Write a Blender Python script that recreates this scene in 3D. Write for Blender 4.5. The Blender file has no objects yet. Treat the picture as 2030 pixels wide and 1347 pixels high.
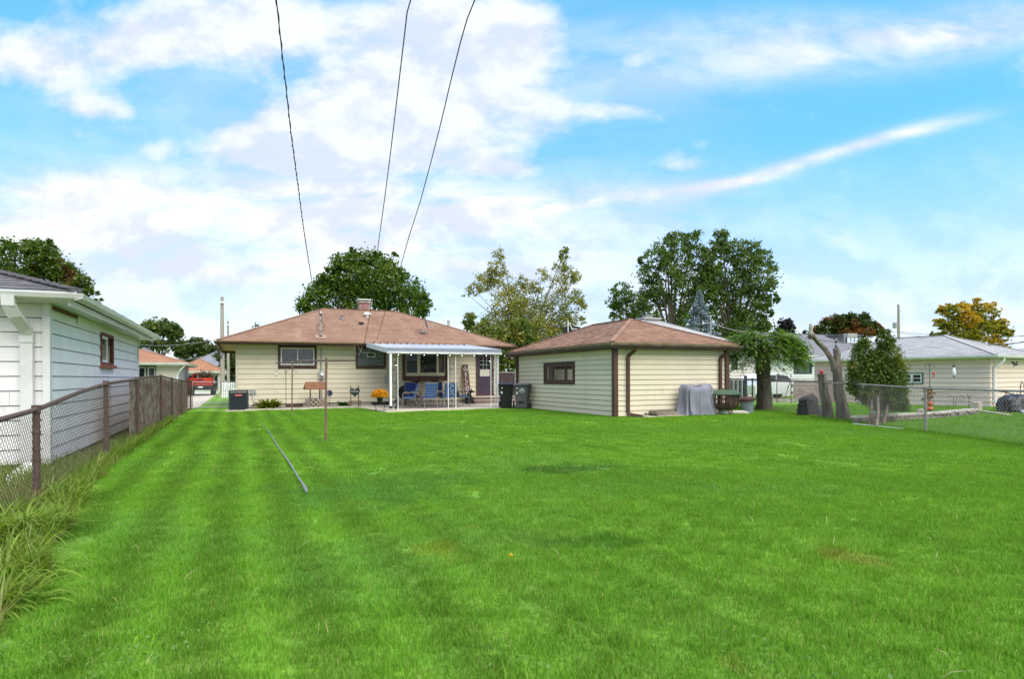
import bpy, bmesh, math, random
import numpy as np
from mathutils import Vector, Matrix

random.seed(7)
R = math.radians
sc = bpy.context.scene

# ------------------------------------------------------------------ camera
H = 1.30                      # lens height above the lawn
F = 1190.0                    # focal length in photo pixels (photo is 2030 wide)
YAW = math.atan(545.0 / F)    # the lot runs this far left of the view axis
ROLL = 0.0055
CU, CV = 1015.0, 749.0
cam_data = bpy.data.cameras.new('camera')
cam_data.sensor_width = 36.0
cam_data.lens = F / 2030.0 * 36.0
cam_data.shift_y = (CV - 673.5) / 2030.0
cam_data.clip_start = 0.05
cam_data.clip_end = 2000.0
cam = bpy.data.objects.new('camera', cam_data)
sc.collection.objects.link(cam)
cam.matrix_world = (Matrix.Translation((0, 0, H)) @ Matrix.Rotation(-YAW, 4, 'Z')
                    @ Matrix.Rotation(R(90), 4, 'X') @ Matrix.Rotation(-ROLL, 4, 'Z'))
sc.camera = cam

# ------------------------------------------------------------------ sky + sun
SUN_EL, SUN_AZ = R(58), R(168)          # azimuth clockwise from +Y
FW = Vector((math.sin(YAW), math.cos(YAW), 0.0))
RT = Vector((math.cos(YAW), -math.sin(YAW), 0.0))
world = bpy.data.worlds.new('World')
sc.world = world
world.use_nodes = True
wn, wl = world.node_tree.nodes, world.node_tree.links
wn.clear()


class NB:
    """tiny expression helper for shader nodes"""
    def __init__(s, nt):
        s.n, s.l = nt.nodes, nt.links

    def put(s, sock, v):
        if hasattr(v, 'is_linked') or isinstance(v, bpy.types.NodeSocket):
            s.l.new(v, sock)
        else:
            sock.default_value = v

    def m(s, op, a, b=None, c=None, clamp=False):
        n = s.n.new('ShaderNodeMath'); n.operation = op; n.use_clamp = clamp
        s.put(n.inputs[0], a)
        if b is not None: s.put(n.inputs[1], b)
        if c is not None: s.put(n.inputs[2], c)
        return n.outputs[0]

    def v(s, op, a, b=None):
        n = s.n.new('ShaderNodeVectorMath'); n.operation = op
        s.put(n.inputs[0], a)
        if b is not None: s.put(n.inputs[1], b)
        return n.outputs['Value'] if op in ('DOT_PRODUCT', 'LENGTH') else n.outputs[0]

    def noise(s, vec, scale, detail=3.0, rough=0.5, dist=0.0):
        n = s.n.new('ShaderNodeTexNoise')
        if vec is not None: s.put(n.inputs['Vector'], vec)
        n.inputs['Scale'].default_value = scale
        n.inputs['Detail'].default_value = detail
        n.inputs['Roughness'].default_value = rough
        n.inputs['Distortion'].default_value = dist
        return n.outputs['Fac']

    def ramp(s, fac, lo, hi, a=0.0, b=1.0):
        n = s.n.new('ShaderNodeMapRange'); n.clamp = True; n.interpolation_type = 'SMOOTHSTEP'
        s.put(n.inputs['Value'], fac)
        n.inputs['From Min'].default_value = lo; n.inputs['From Max'].default_value = hi
        n.inputs['To Min'].default_value = a; n.inputs['To Max'].default_value = b
        return n.outputs[0]

    def mix(s, fac, a, b):
        n = s.n.new('ShaderNodeMix'); n.data_type = 'RGBA'
        s.put(n.inputs[0], fac)
        s.put(n.inputs[6], a if not isinstance(a, tuple) else (*a[:3], 1))
        s.put(n.inputs[7], b if not isinstance(b, tuple) else (*b[:3], 1))
        return n.outputs[2]

    def comb(s, x, y, z):
        n = s.n.new('ShaderNodeCombineXYZ')
        s.put(n.inputs[0], x); s.put(n.inputs[1], y); s.put(n.inputs[2], z)
        return n.outputs[0]

    def sep(s, v_):
        n = s.n.new('ShaderNodeSeparateXYZ'); s.put(n.inputs[0], v_)
        return n.outputs


w = NB(world.node_tree)
sky = wn.new('ShaderNodeTexSky'); sky.sky_type = 'NISHITA'; sky.sun_disc = False
sky.sun_elevation = SUN_EL; sky.sun_rotation = SUN_AZ
sky.air_density = 1.0; sky.dust_density = 0.4; sky.ozone_density = 1.6
tc = wn.new('ShaderNodeTexCoord')
d = tc.outputs['Generated']
dz = w.sep(d)[2]
# position on a far vertical backdrop square to the lot's view (world-fixed), unit = tangent
fwd = w.m('MAXIMUM', w.v('DOT_PRODUCT', d, tuple(FW)), 0.05)
gx = w.m('DIVIDE', w.v('DOT_PRODUCT', d, tuple(RT)), fwd)
gy = w.m('DIVIDE', dz, fwd)
infront = w.ramp(w.v('DOT_PRODUCT', d, tuple(FW)), 0.15, 0.4)
# cloud layer coordinates for the general cloud texture
lay = w.v('DIVIDE', d, w.comb(w.m('ADD', w.m('ABSOLUTE', dz), 0.16), w.m('ADD', w.m('ABSOLUTE', dz), 0.16), w.m('ADD', w.m('ABSOLUTE', dz), 0.16)))
n_big = w.noise(lay, 0.9, 6.0, 0.55, 0.35)
gcoord = w.comb(gx, w.m('MULTIPLY', gy, 1.5), 0.0)
n_det = w.noise(gcoord, 4.2, 9.0, 0.58, 0.15)
n_fine = w.noise(gcoord, 13.0, 7.0, 0.6, 0.3)


def blob(u, v, ru, rv, ang=0.0, amp=1.0):
    cx, cy = (u - CU) / F, (CV - v) / F
    ca, sa = math.cos(ang), math.sin(ang)
    x = w.m('SUBTRACT', gx, cx); y = w.m('SUBTRACT', gy, cy)
    a = w.m('ADD', w.m('MULTIPLY', x, ca / (ru / F)), w.m('MULTIPLY', y, sa / (ru / F)))
    b = w.m('ADD', w.m('MULTIPLY', x, -sa / (rv / F)), w.m('MULTIPLY', y, ca / (rv / F)))
    r2 = w.m('ADD', w.m('MULTIPLY', a, a), w.m('MULTIPLY', b, b))
    g = w.m('POWER', 2.718, w.m('MULTIPLY', r2, -1.0))
    return w.m('MULTIPLY', g, amp)


PUFF = [(470, 40, 300, 75, 0, 1.0), (290, 90, 150, 50, 0, .7), (70, 120, 150, 62, -.3, 1.0), (190, 212, 90, 26, -.1, .62),
        (720, 215, 210, 110, .5, 1.0), (600, 270, 220, 60, .1, 1.0), (980, 70, 180, 95, -.1, .95), (900, 160, 150, 80, .3, .9), (800, 290, 280, 70, 0, .95), (1000, 335, 95, 24, -.1, .7),
        (1245, 218, 80, 28, 0, .75), (1265, 115, 70, 40, .2, .45), (1345, 328, 60, 18, 0, .42), (300, 295, 50, 24, 0, .45), (150, 262, 60, 20, 0, .42), (1060, 215, 90, 50, 0, .45)]
VEIL = [(1650, 110, 330, 48, .12, .62), (1960, 55, 220, 45, .15, .6), (1480, 60, 260, 40, .05, .35), (200, 480, 480, 100, 0, .75), (780, 480, 480, 80, .06, .6), (1180, 545, 330, 70, 0, .5),
        (130, 390, 180, 50, .1, .45), (560, 420, 280, 45, .15, .5), (1620, 317, 200, 13, .29, .72), (1830, 262, 130, 12, .22, .5), (1440, 366, 110, 10, .12, .5), (1150, 400, 240, 22, .10, .45), (500, 210, 480, 170, 0, .30), (1150, 150, 300, 140, 0, .22), (300, 420, 520, 90, 0, .45), (950, 400, 420, 70, 0, .35)]
def total(L):
    t_ = None
    for q in L:
        g = blob(*q); t_ = g if t_ is None else w.m('ADD', t_, g)
    return t_
n_up = w.noise(w.v('ADD', gcoord, (0.012, 0.055, 0.0)), 4.2, 9.0, 0.58, 0.15)
relief = w.m('SUBTRACT', n_det, n_up)
puff = w.m('ADD', w.m('MULTIPLY', w.m('SUBTRACT', n_det, 0.5), 2.3), w.m('MINIMUM', total(PUFF), 1.05))
puff = w.m('ADD', puff, w.m('MULTIPLY', w.m('SUBTRACT', n_fine, 0.5), 0.5))
puff = w.ramp(puff, 0.08, 0.98, 0.0, 0.92)
veil = w.m('MULTIPLY', w.m('MINIMUM', total(VEIL), 1.0), w.ramp(w.noise(w.comb(gx, w.m('MULTIPLY', gy, 3.2), 3.0), 5.0, 8.0, .6, .4), .25, .62, .35, 1.25))
mask = w.m('MAXIMUM', puff, veil)
gen = w.ramp(n_big, 0.34, 0.52)
gen_in = w.m('MULTIPLY', gen, w.m('SUBTRACT', 1.0, infront))  # cloud cover outside the view, thickened to whiten and lift the sky's fill light
mask = w.m('MULTIPLY', mask, infront)
mask = w.m('ADD', mask, gen_in, clamp=True)
# pale band near the horizon
hz = w.ramp(dz, 0.0, 0.36, 0.86, 0.0)
mask2 = w.m('ADD', mask, w.m('MULTIPLY', hz, w.m('SUBTRACT', 1.0, mask)), clamp=True)
shade = w.noise(gcoord, 2.6, 5.0, 0.5)
lit = w.m('ADD', w.m('MULTIPLY', shade, .5), w.m('MULTIPLY', relief, 2.2))
cloudcol = w.mix(w.ramp(lit, 0.05, 0.42), (2.95, 3.22, 3.80, 1), (3.95, 4.02, 4.10, 1))
skyc = wn.new('ShaderNodeHueSaturation'); skyc.inputs['Saturation'].default_value = 1.12; skyc.inputs['Value'].default_value = 1.0
wl.new(sky.outputs[0], skyc.inputs['Color'])
skyt = w.v('MULTIPLY', skyc.outputs[0], (0.5, 0.5, 0.42))
skyt = w.v('ADD', skyt, (0.14, 1.36, 3.45))
fin = w.mix(mask2, skyt, cloudcol)
bg = wn.new('ShaderNodeBackground'); bg.inputs['Strength'].default_value = 0.134
wl.new(fin, bg.inputs['Color'])
wo = wn.new('ShaderNodeOutputWorld'); wl.new(bg.outputs[0], wo.inputs['Surface'])

sun_d = bpy.data.lights.new('sun', 'SUN'); sun_d.energy = 2.7; sun_d.angle = R(65); sun_d.color = (1.0, 0.95, 0.88)
sun = bpy.data.objects.new('sun', sun_d); sc.collection.objects.link(sun)
sdir = Vector((math.sin(SUN_AZ) * math.cos(SUN_EL), math.cos(SUN_AZ) * math.cos(SUN_EL), math.sin(SUN_EL)))
sun.rotation_euler = sdir.to_track_quat('Z', 'Y').to_euler()
sun.location = (10, -10, 20)
sc.view_settings.view_transform = 'Standard'; sc.view_settings.look = 'None'
sc.view_settings.exposure = 1.0; sc.view_settings.gamma = 1.0
sc.view_settings.use_curve_mapping = False
sc.cycles.use_denoising = True
sc.cycles.max_bounces = 6; sc.cycles.transparent_max_bounces = 6
sc.cycles.diffuse_bounces = 3; sc.cycles.glossy_bounces = 3


# ------------------------------------------------------------------ pixel <-> place
def lvl(u, v):
    x, y = u - CU, CV - v
    c, s = math.cos(ROLL), math.sin(ROLL)
    return (x * c + y * s) / F, (-x * s + y * c) / F


def ray(u, v):
    x, y = lvl(u, v)
    return FW + RT * x + Vector((0, 0, y))


CAM = Vector((0, 0, H))


def at(u, v, D):                  # point at forward distance D
    return CAM + ray(u, v) * D


def gr(u, v, z=0.0):              # point on level z
    r = ray(u, v)
    return CAM + r * ((z - H) / r.z)


def onY(u, v, Y):
    r = ray(u, v)
    return CAM + r * (Y / r.y)


def onX(u, v, X):
    r = ray(u, v)
    return CAM + r * (X / r.x)


def onP(u, v, p, n):
    r = ray(u, v); n = Vector(n)
    return CAM + r * ((Vector(p) - CAM).dot(n) / r.dot(n))


def gD(u, D, z=0.0):              # column u at distance D, on level z
    p = at(u, 747, D); p.z = z
    return p


# ------------------------------------------------------------------ materials
MATS = {}


def mat(name, col, rough=0.7, col2=None, scale=4.0, bump=0.0, bscale=40.0, metal=0.0, spec=0.4, island=0.0, stretch=None,
        streak=None, lo=.35, hi=.7, detail=5.0, coat=0.0, emis=None):
    if name in MATS: return MATS[name]
    m = bpy.data.materials.new(name); m.use_nodes = True
    nt = m.node_tree; b = NB(nt)
    p = nt.nodes['Principled BSDF']
    p.inputs['Roughness'].default_value = rough
    p.inputs['Metallic'].default_value = metal
    p.inputs['Specular IOR Level'].default_value = spec
    if coat: p.inputs['Coat Weight'].default_value = coat
    geo = nt.nodes.new('ShaderNodeNewGeometry')
    pos = geo.outputs['Position']
    if stretch: pos = b.v('MULTIPLY', pos, stretch)
    c = (*col, 1)
    if col2 is not None:
        f = b.ramp(b.noise(pos, scale, detail, 0.6), lo, hi)
        c = b.mix(f, c, (*col2, 1))
    if streak is not None:
        sp = b.v('MULTIPLY', geo.outputs['Position'], streak[1])
        f = b.ramp(b.noise(sp, 1.0, 5.0, 0.65), streak[2], streak[3])
        c = b.mix(b.m('MULTIPLY', f, streak[4]), c, (*streak[0], 1))
    if island:
        f = b.m('ADD', b.m('MULTIPLY', geo.outputs['Random Per Island'], 2 * island), 1 - island)
        c = b.v('MULTIPLY', c if not isinstance(c, tuple) else c[:3], b.comb(f, f, f))
    b.put(p.inputs['Base Color'], c)
    if name in ('cream_siding', 'white_siding'):
        # splashed dirt on the lowest boards
        hz_ = b.sep(geo.outputs['Position'])[2]
        f = b.m('MULTIPLY', b.ramp(hz_, .05, .55, .75, 0.0), b.ramp(b.noise(b.v('MULTIPLY', geo.outputs['Position'], (5, 5, 2.0)), 1.0, 5.0, .7), .42, .7))
        c = b.mix(f, c, (.30, .27, .19, 1))
    if bump:
        bn = nt.nodes.new('ShaderNodeBump'); bn.inputs['Strength'].default_value = bump; bn.inputs['Distance'].default_value = 0.02
        b.put(bn.inputs['Height'], b.noise(pos, bscale, 4.0, 0.6))
        nt.links.new(bn.outputs[0], p.inputs['Normal'])
    if emis:
        p.inputs['Emission Color'].default_value = (*emis[0], 1); p.inputs['Emission Strength'].default_value = emis[1]
    MATS[name] = m
    return m


def leafmat(name, c1, c2, c3=None, nscale=0.35, amt=0.35, trans=0.35, lo=.42, hi=.6, isl=.35):
    if name in MATS: return MATS[name]
    m = bpy.data.materials.new(name); m.use_nodes = True
    nt = m.node_tree; b = NB(nt); nt.nodes.remove(nt.nodes['Principled BSDF'])
    out = nt.nodes['Material Output']
    geo = nt.nodes.new('ShaderNodeNewGeometry')
    c = b.mix(geo.outputs['Random Per Island'], (*c1, 1), (*c2, 1))
    if c3 is not None:
        f = b.ramp(b.noise(geo.outputs['Position'], nscale, 3.0, 0.6), lo, hi)
        f = b.m('MULTIPLY', f, b.ramp(geo.outputs['Random Per Island'], 0.0, isl, 0.2, 1.0))
        c = b.mix(f, c, (*c3, 1))
    di = nt.nodes.new('ShaderNodeBsdfDiffuse'); tr = nt.nodes.new('ShaderNodeBsdfTranslucent')
    gl = nt.nodes.new('ShaderNodeBsdfGlossy'); gl.inputs['Roughness'].default_value = 0.45
    gl.inputs['Color'].default_value = (.5, .5, .5, 1)
    b.put(di.inputs['Color'], c)
    b.put(tr.inputs['Color'], b.v('MULTIPLY', c, (1.2, 1.25, .6)))
    mx = nt.nodes.new('ShaderNodeMixShader'); mx.inputs[0].default_value = trans
    nt.links.new(di.outputs[0], mx.inputs[1]); nt.links.new(tr.outputs[0], mx.inputs[2])
    m2 = nt.nodes.new('ShaderNodeMixShader'); m2.inputs[0].default_value = 0.05
    nt.links.new(mx.outputs[0], m2.inputs[1]); nt.links.new(gl.outputs[0], m2.inputs[2])
    nt.links.new(m2.outputs[0], out.inputs['Surface'])
    MATS[name] = m
    return m


def lawn_colour(nt, b, pos):
    """mown lawn: broad green patches, mower tracks on the left, a few yellow and dark tufts"""
    s = b.sep(pos)
    g1 = (0.140, 0.290, 0.032); g2 = (0.168, 0.330, 0.036); g3 = (0.145, 0.300, 0.052); g4 = (0.24, 0.375, 0.068)
    n1 = b.noise(pos, 0.55, 4.0, 0.6)
    n2 = b.noise(pos, 2.2, 4.0, 0.65)
    n3 = b.noise(b.v('ADD', pos, (31.0, 5.0, 0.0)), 0.33, 3.0, 0.55, 0.4)
    c = b.mix(b.ramp(n1, .36, .64), g1, g2)
    c = b.mix(b.m('MULTIPLY', b.ramp(n2, .50, .72), .38), c, g4)
    c = b.mix(b.m('MULTIPLY', b.ramp(n3, .52, .66), .55), c, g3)
    # mower tracks run along the lot
    wob = b.m('MULTIPLY', b.m('SUBTRACT', b.noise(pos, 0.5, 2.0), .5), .5)
    st = b.m('SINE', b.m('MULTIPLY', b.m('ADD', s[0], wob), 11.0))
    st = b.m('MULTIPLY', b.m('MULTIPLY', st, b.ramp(s[0], 0.6, 2.6, 1.0, 0.25)), 0.16)
    st = b.m('ADD', st, 1.0)
    c = b.v('MULTIPLY', c, b.comb(st, st, st))
    # worn yellow tufts
    n4 = b.noise(b.v('ADD', pos, (7.0, 3.0, 0.0)), 1.3, 3.0, 0.6)
    c = b.mix(b.m('MULTIPLY', b.ramp(n4, .69, .76), .6), c, (0.24, 0.24, 0.04))
    n5 = b.noise(b.v('ADD', pos, (17.0, 13.0, 0.0)), 0.9, 3.0, 0.6)
    c = b.mix(b.m('MULTIPLY', b.ramp(n5, .68, .76), .5), c, (0.03, 0.09, 0.012))
    # patches seen in the photo
    for (pu, pv, rx, ry, col, k) in [(1125, 930, .9, .28, (0.05, .12, .03), .6), (865, 1092, .22, .12, (.27, .29, .03), .4), (1690, 1098, .16, .08, (.24, .15, .05), .42),
                                     (770, 965, 1.3, .7, (.11, .26, .06), .5), (1040, 1068, .5, .15, (.15, .26, .05), .5), (1180, 1068, .5, .12, (.04, .14, .02), .5)]:
        q = gr(pu, pv)
        e = b.v('MULTIPLY', b.v('SUBTRACT', pos, tuple(q)), (1 / rx, 1 / max(ry, .2) * .6, 0.0))
        ln = b.m('ADD', b.v('LENGTH', e), b.m('MULTIPLY', b.m('SUBTRACT', n2, .5), 3.2))
        c = b.mix(b.ramp(ln, .4, 1.2, k, 0.0), c, col)
    return c


def lawn_mat(name, blade):
    m = bpy.data.materials.new(name); m.use_nodes = True
    nt = m.node_tree; b = NB(nt)
    geo = nt.nodes.new('ShaderNodeNewGeometry')
    pos = geo.outputs['Position']
    c = lawn_colour(nt, b, pos)
    if blade:
        rnd = geo.outputs['Random Per Island']
        f = b.ramp(rnd, 0, 1, .76, 1.3)
        c = b.v('MULTIPLY', c, b.comb(f, f, f))
        c = b.mix(b.ramp(rnd, .972, .98), c, (0.42, 0.38, 0.16))
        nt.nodes.remove(nt.nodes['Principled BSDF'])
        di = nt.nodes.new('ShaderNodeBsdfDiffuse'); tr = nt.nodes.new('ShaderNodeBsdfTranslucent')
        b.put(di.inputs['Color'], c); b.put(tr.inputs['Color'], b.v('MULTIPLY', c, (1.3, 1.3, .7)))
        mx = nt.nodes.new('ShaderNodeMixShader'); mx.inputs[0].default_value = .4
        nt.links.new(di.outputs[0], mx.inputs[1]); nt.links.new(tr.outputs[0], mx.inputs[2])
        nt.links.new(mx.outputs[0], nt.nodes['Material Output'].inputs['Surface'])
    else:
        p = nt.nodes['Principled BSDF']; p.inputs['Roughness'].default_value = .95; p.inputs['Specular IOR Level'].default_value = .1
        n = b.noise(pos, 28.0, 6.0, .7)
        f = b.ramp(n, .25, .75, .6, 1.35)
        c = b.v('MULTIPLY', c, b.comb(f, f, f))
        b.put(p.inputs['Base Color'], c)
        bn = nt.nodes.new('ShaderNodeBump'); bn.inputs['Strength'].default_value = .8; bn.inputs['Distance'].default_value = .05
        b.put(bn.inputs['Height'], b.noise(pos, 22.0, 6.0, .7)); nt.links.new(bn.outputs[0], p.inputs['Normal'])
    MATS[name] = m
    return m


# ------------------------------------------------------------------ mesh builder
def wloc(o):
    v = Vector((0, 0, 0))
    while o is not None:
        v += o.location; o = o.parent
    return v


class MB:
    def __init__(s):
        s.v, s.f = [], []

    def add(s, vs, fs):
        n = len(s.v); s.v += [tuple(q) for q in vs]; s.f += [[i + n for i in f] for f in fs]
        return s

    def hexa(s, p):   # 8 points: bottom 4 then top 4, same winding
        return s.add(p, [[3, 2, 1, 0], [4, 5, 6, 7], [0, 1, 5, 4], [1, 2, 6, 5], [2, 3, 7, 6], [3, 0, 4, 7]])

    def box(s, x0, x1, y0, y1, z0, z1):
        return s.hexa([(x0, y0, z0), (x1, y0, z0), (x1, y1, z0), (x0, y1, z0), (x0, y0, z1), (x1, y0, z1), (x1, y1, z1), (x0, y1, z1)])

    def obox(s, c, sx, sy, sz, rz=0.0, tilt=None):
        M = Matrix.Rotation(rz, 3, 'Z')
        if tilt is not None: M = M @ tilt
        p = []
        for z in (-.5, .5):
            for x, y in ((-.5, -.5), (.5, -.5), (.5, .5), (-.5, .5)):
                p.append(Vector(c) + M @ Vector((x * sx, y * sy, z * sz)))
        return s.hexa(p)

    def bar(s, a, b, w_, t, up=(0, 0, 1)):   # rectangular bar from a to b
        a, b = Vector(a), Vector(b); dd = (b - a).normalized(); up = Vector(up)
        if abs(dd.dot(up)) > .98: up = Vector((1, 0, 0))
        sd = dd.cross(up).normalized(); up = sd.cross(dd)
        p = []
        for q in (a, b):
            for i, j in ((-1, -1), (1, -1), (1, 1), (-1, 1)):
                p.append(q + sd * (i * w_ / 2) + up * (j * t / 2))
        return s.hexa(p)

    def tube(s, pts, r, n=8, cap=True):
        pts = [Vector(q) for q in pts]
        rs = r if isinstance(r, (list, tuple)) else [r] * len(pts)
        base = len(s.v); ref = None
        for i, q in enumerate(pts):
            t = (pts[min(i + 1, len(pts) - 1)] - pts[max(i - 1, 0)]).normalized()
            if ref is None:
                ref = Vector((0, 0, 1)) if abs(t.z) < .9 else Vector((1, 0, 0))
            a = t.cross(ref).normalized(); b_ = a.cross(t).normalized(); ref = b_
            for k in range(n):
                an = 2 * math.pi * k / n
                s.v.append(tuple(q + (a * math.cos(an) + b_ * math.sin(an)) * rs[i]))
        for i in range(len(pts) - 1):
            for k in range(n):
                k2 = (k + 1) % n
                s.f.append([base + i * n + k, base + (i + 1) * n + k, base + (i + 1) * n + k2, base + i * n + k2])
        if cap:
            s.f.append([base + k for k in range(n)])
            s.f.append([base + (len(pts) - 1) * n + k for k in reversed(range(n))])
        return s

    def lathe(s, c, prof, n=20, ax=1.0, ay=1.0):   # prof: (r,z) from bottom to top
        base = len(s.v); c = Vector(c)
        for r, z in prof:
            for k in range(n):
                an = 2 * math.pi * k / n
                s.v.append((c.x + r * ax * math.cos(an), c.y + r * ay * math.sin(an), c.z + z))
        for i in range(len(prof) - 1):
            for k in range(n):
                k2 = (k + 1) % n
                s.f.append([base + i * n + k, base + i * n + k2, base + (i + 1) * n + k2, base + (i + 1) * n + k])
        s.f.append([base + k for k in reversed(range(n))])
        s.f.append([base + (len(prof) - 1) * n + k for k in range(n)])
        return s

    def prism(s, poly, dvec):     # planar polygon pushed along dvec
        n = len(poly); dvec = Vector(dvec)
        vs = [Vector(q) for q in poly] + [Vector(q) + dvec for q in poly]
        return s.add(vs, [list(range(n)), list(reversed(range(n, 2 * n)))] + [[(i + 1) % n, i, i + n, (i + 1) % n + n] for i in range(n)])

    def build(s, name, m, parent=None, smooth=False, bevel=0.0, kind=None, label=None):
        me = bpy.data.meshes.new(name)
        off = wloc(parent) if parent is not None else Vector((0, 0, 0))
        vs = [(q[0] - off.x, q[1] - off.y, q[2] - off.z) for q in s.v]
        me.from_pydata(vs, [], s.f); me.materials.append(m)
        bm = bmesh.new(); bm.from_mesh(me); bmesh.ops.recalc_face_normals(bm, faces=bm.faces)
        if bevel:
            bmesh.ops.bevel(bm, geom=[e for e in bm.edges if e.calc_face_angle(0) > .5], offset=bevel, segments=2, affect='EDGES', clamp_overlap=True)
        bm.to_mesh(me); bm.free()
        if smooth:
            me.shade_smooth()
            if smooth != 'all': me.set_sharp_from_angle(angle=R(40))
        o = bpy.data.objects.new(name, me); sc.collection.objects.link(o); o.parent = parent
        if kind: o['kind'] = kind
        if label: o['label'] = label
        return o


def thing(name, loc, label, cat, group=None):
    o = bpy.data.objects.new(name, None); sc.collection.objects.link(o); o.location = loc
    o.empty_display_size = .2
    o['label'] = label; o['category'] = cat
    if group: o['group'] = group
    return o


def tag(o, label, cat, group=None):
    o['label'] = label; o['category'] = cat
    if group: o['group'] = group
    return o


def recenter(o):
    """put a single-mesh thing's origin at its base"""
    me = o.data; n = len(me.vertices); co = np.empty(n * 3, 'f'); me.vertices.foreach_get('co', co); co = co.reshape(-1, 3)
    b = Vector(((co[:, 0].min() + co[:, 0].max()) / 2, (co[:, 1].min() + co[:, 1].max()) / 2, co[:, 2].min()))
    co -= np.array(b, 'f'); me.vertices.foreach_set('co', co.ravel()); me.update(); o.location = b
    return o


def copy_tree(o, parent=None):
    c = o.copy(); sc.collection.objects.link(c)
    if parent is not None: c.parent = parent
    for ch in o.children:
        copy_tree(ch, c)
    return c


def fastmesh(name, V, Fq, m, parent=None, kind=None, smooth=False):
    """V (n,3) float array, Fq (k,4) or (k,3) int array"""
    me = bpy.data.meshes.new(name)
    off = wloc(parent) if parent is not None else Vector((0, 0, 0))
    V = V - np.array(off)
    k = Fq.shape[1]
    me.vertices.add(len(V)); me.vertices.foreach_set('co', V.astype('f').ravel())
    me.loops.add(Fq.size); me.loops.foreach_set('vertex_index', Fq.astype('i').ravel())
    me.polygons.add(len(Fq)); me.polygons.foreach_set('loop_start', np.arange(0, Fq.size, k, dtype='i'))
    me.update(calc_edges=True); me.materials.append(m)
    if smooth: me.shade_smooth()
    o = bpy.data.objects.new(name, me); sc.collection.objects.link(o); o.parent = parent
    if kind: o['kind'] = kind
    return o


# ------------------------------------------------------------------ colours
M_CREAM = mat('cream_siding', (.66, .59, .445), .55, (.61, .545, .41), 1.2, bump=.08, bscale=30, streak=((.45, .40, .26), (3, 3, .7), .55, .8, .35))
M_WHITE_SID = mat('white_siding', (.80, .785, .79), .5, (.72, .71, .715), 1.5, bump=.12, bscale=25, streak=((.38, .38, .36), (2.5, 2.5, .6), .56, .8, .45))
M_PINK_SID = mat('pale_siding', (.74, .60, .52), .6, (.68, .55, .48), 1.0)
M_FAR_WHITE = mat('far_white_siding', (.70, .71, .73), .6, (.64, .65, .67), 1.0)
M_BROWN = mat('brown_trim', (.085, .040, .030), .55, (.06, .03, .025), 3.0, streak=((.16, .10, .08), (2, 2, 1), .6, .8, .5))
M_PURPLE = mat('door_paint', (.055, .04, .065), .4, (.045, .032, .05), 3.0)
M_WHITE = mat('white_metal', (.78, .79, .80), .4, (.70, .71, .72), 3.0)
M_WHITE_GUT = mat('white_gutter', (.66, .67, .67), .35, (.56, .57, .55), 2.0, streak=((.33, .33, .30), (1, 1, 12), .55, .8, .35))
M_WORN = mat('worn_white', (.62, .63, .60), .7, (.35, .36, .33), 14.0)
M_CREAMFR = mat('cream_frame', (.60, .55, .40), .5)
M_BLACK = mat('black_paint', (.012, .012, .014), .45)
M_BLACKPL = mat('black_plastic', (.016, .015, .020), .4)
M_GREYPL = mat('grey_plastic', (.10, .095, .11), .45, (.085, .08, .095), 4.0)
M_DGREY = mat('charcoal_metal', (.035, .042, .055), .45)
M_RUST = mat('rusty_steel', (.115, .068, .052), .85, (.07, .048, .042), 16.0, bump=.4, bscale=60, streak=((.30, .26, .23), (10, 10, 10), .62, .75, .6))
M_GALV = mat('galvanised_steel', (.40, .40, .39), .5, (.30, .29, .27), 9.0, metal=.4)
M_CONC = mat('concrete', (.50, .44, .36), .9, (.42, .37, .30), 2.5, bump=.2, bscale=50)
M_STONE = mat('pale_stone', (.50, .45, .39), .9, (.30, .27, .24), 5.0, bump=.6, bscale=25, island=.25)
M_ROOF_BR = mat('brown_shingle', (.27, .158, .105), .92, (.215, .122, .082), 1.1, bump=.5, bscale=45, island=.07, streak=((.36, .25, .18), (1.3, .5, .5), .5, .72, .5))
M_ROOF_GA = mat('garage_shingle', (.29, .162, .105), .92, (.195, .11, .075), 1.6, bump=.5, bscale=45, island=.16, streak=((.20, .12, .09), (.7, 2.0, 1), .58, .78, .5))
M_ROOF_GR = mat('grey_shingle', (.185, .175, .195), .92, (.14, .135, .15), 2.0, bump=.5, bscale=40, island=.18)
M_ROOF_LG = mat('light_grey_shingle', (.36, .355, .355), .92, (.31, .305, .305), 1.2, bump=.3, bscale=30, island=.08)
M_ROOF_DG = mat('mid_grey_shingle', (.185, .185, .20), .92, (.15, .15, .16), 1.2, island=.08)
M_ROOF_OR = mat('orange_shingle', (.34, .17, .095), .92, (.29, .145, .08), 1.2, island=.08)
M_ROOF_BL = mat('blue_grey_shingle', (.20, .215, .245), .92, (.17, .18, .21), 1.2, island=.08)
M_WOOD = mat('weathered_wood', (.24, .15, .09), .85, (.16, .10, .065), 7.0, bump=.3, bscale=50, stretch=(1, 1, .15))
M_REDWOOD = mat('stained_wood', (.20, .085, .04), .8, (.13, .06, .035), 6.0, bump=.25, bscale=50)
M_BARK = mat('bark', (.115, .09, .065), .95, (.06, .05, .038), 9.0, bump=1.0, bscale=26, stretch=(1, 1, .3))
M_DEADW = mat('dead_wood', (.19, .165, .13), .95, (.075, .065, .05), 7.0, bump=1.0, bscale=22, stretch=(1, 1, .3))
M_DARKST = mat('dark_stump', (.05, .045, .045), .95, (.028, .025, .03), 7.0, bump=.8, bscale=22)
M_BLUE = mat('blue_cushion', (.062, .115, .27), .85, (.05, .095, .235), 10.0, bump=.15, bscale=120)
M_BLUE2 = mat('navy_cushion', (.018, .05, .21), .8)
M_BRONZE = mat('bronze_frame', (.20, .17, .15), .45)
M_GLASS = mat('window_glass', (.012, .015, .018), .04, spec=.8)
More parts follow.
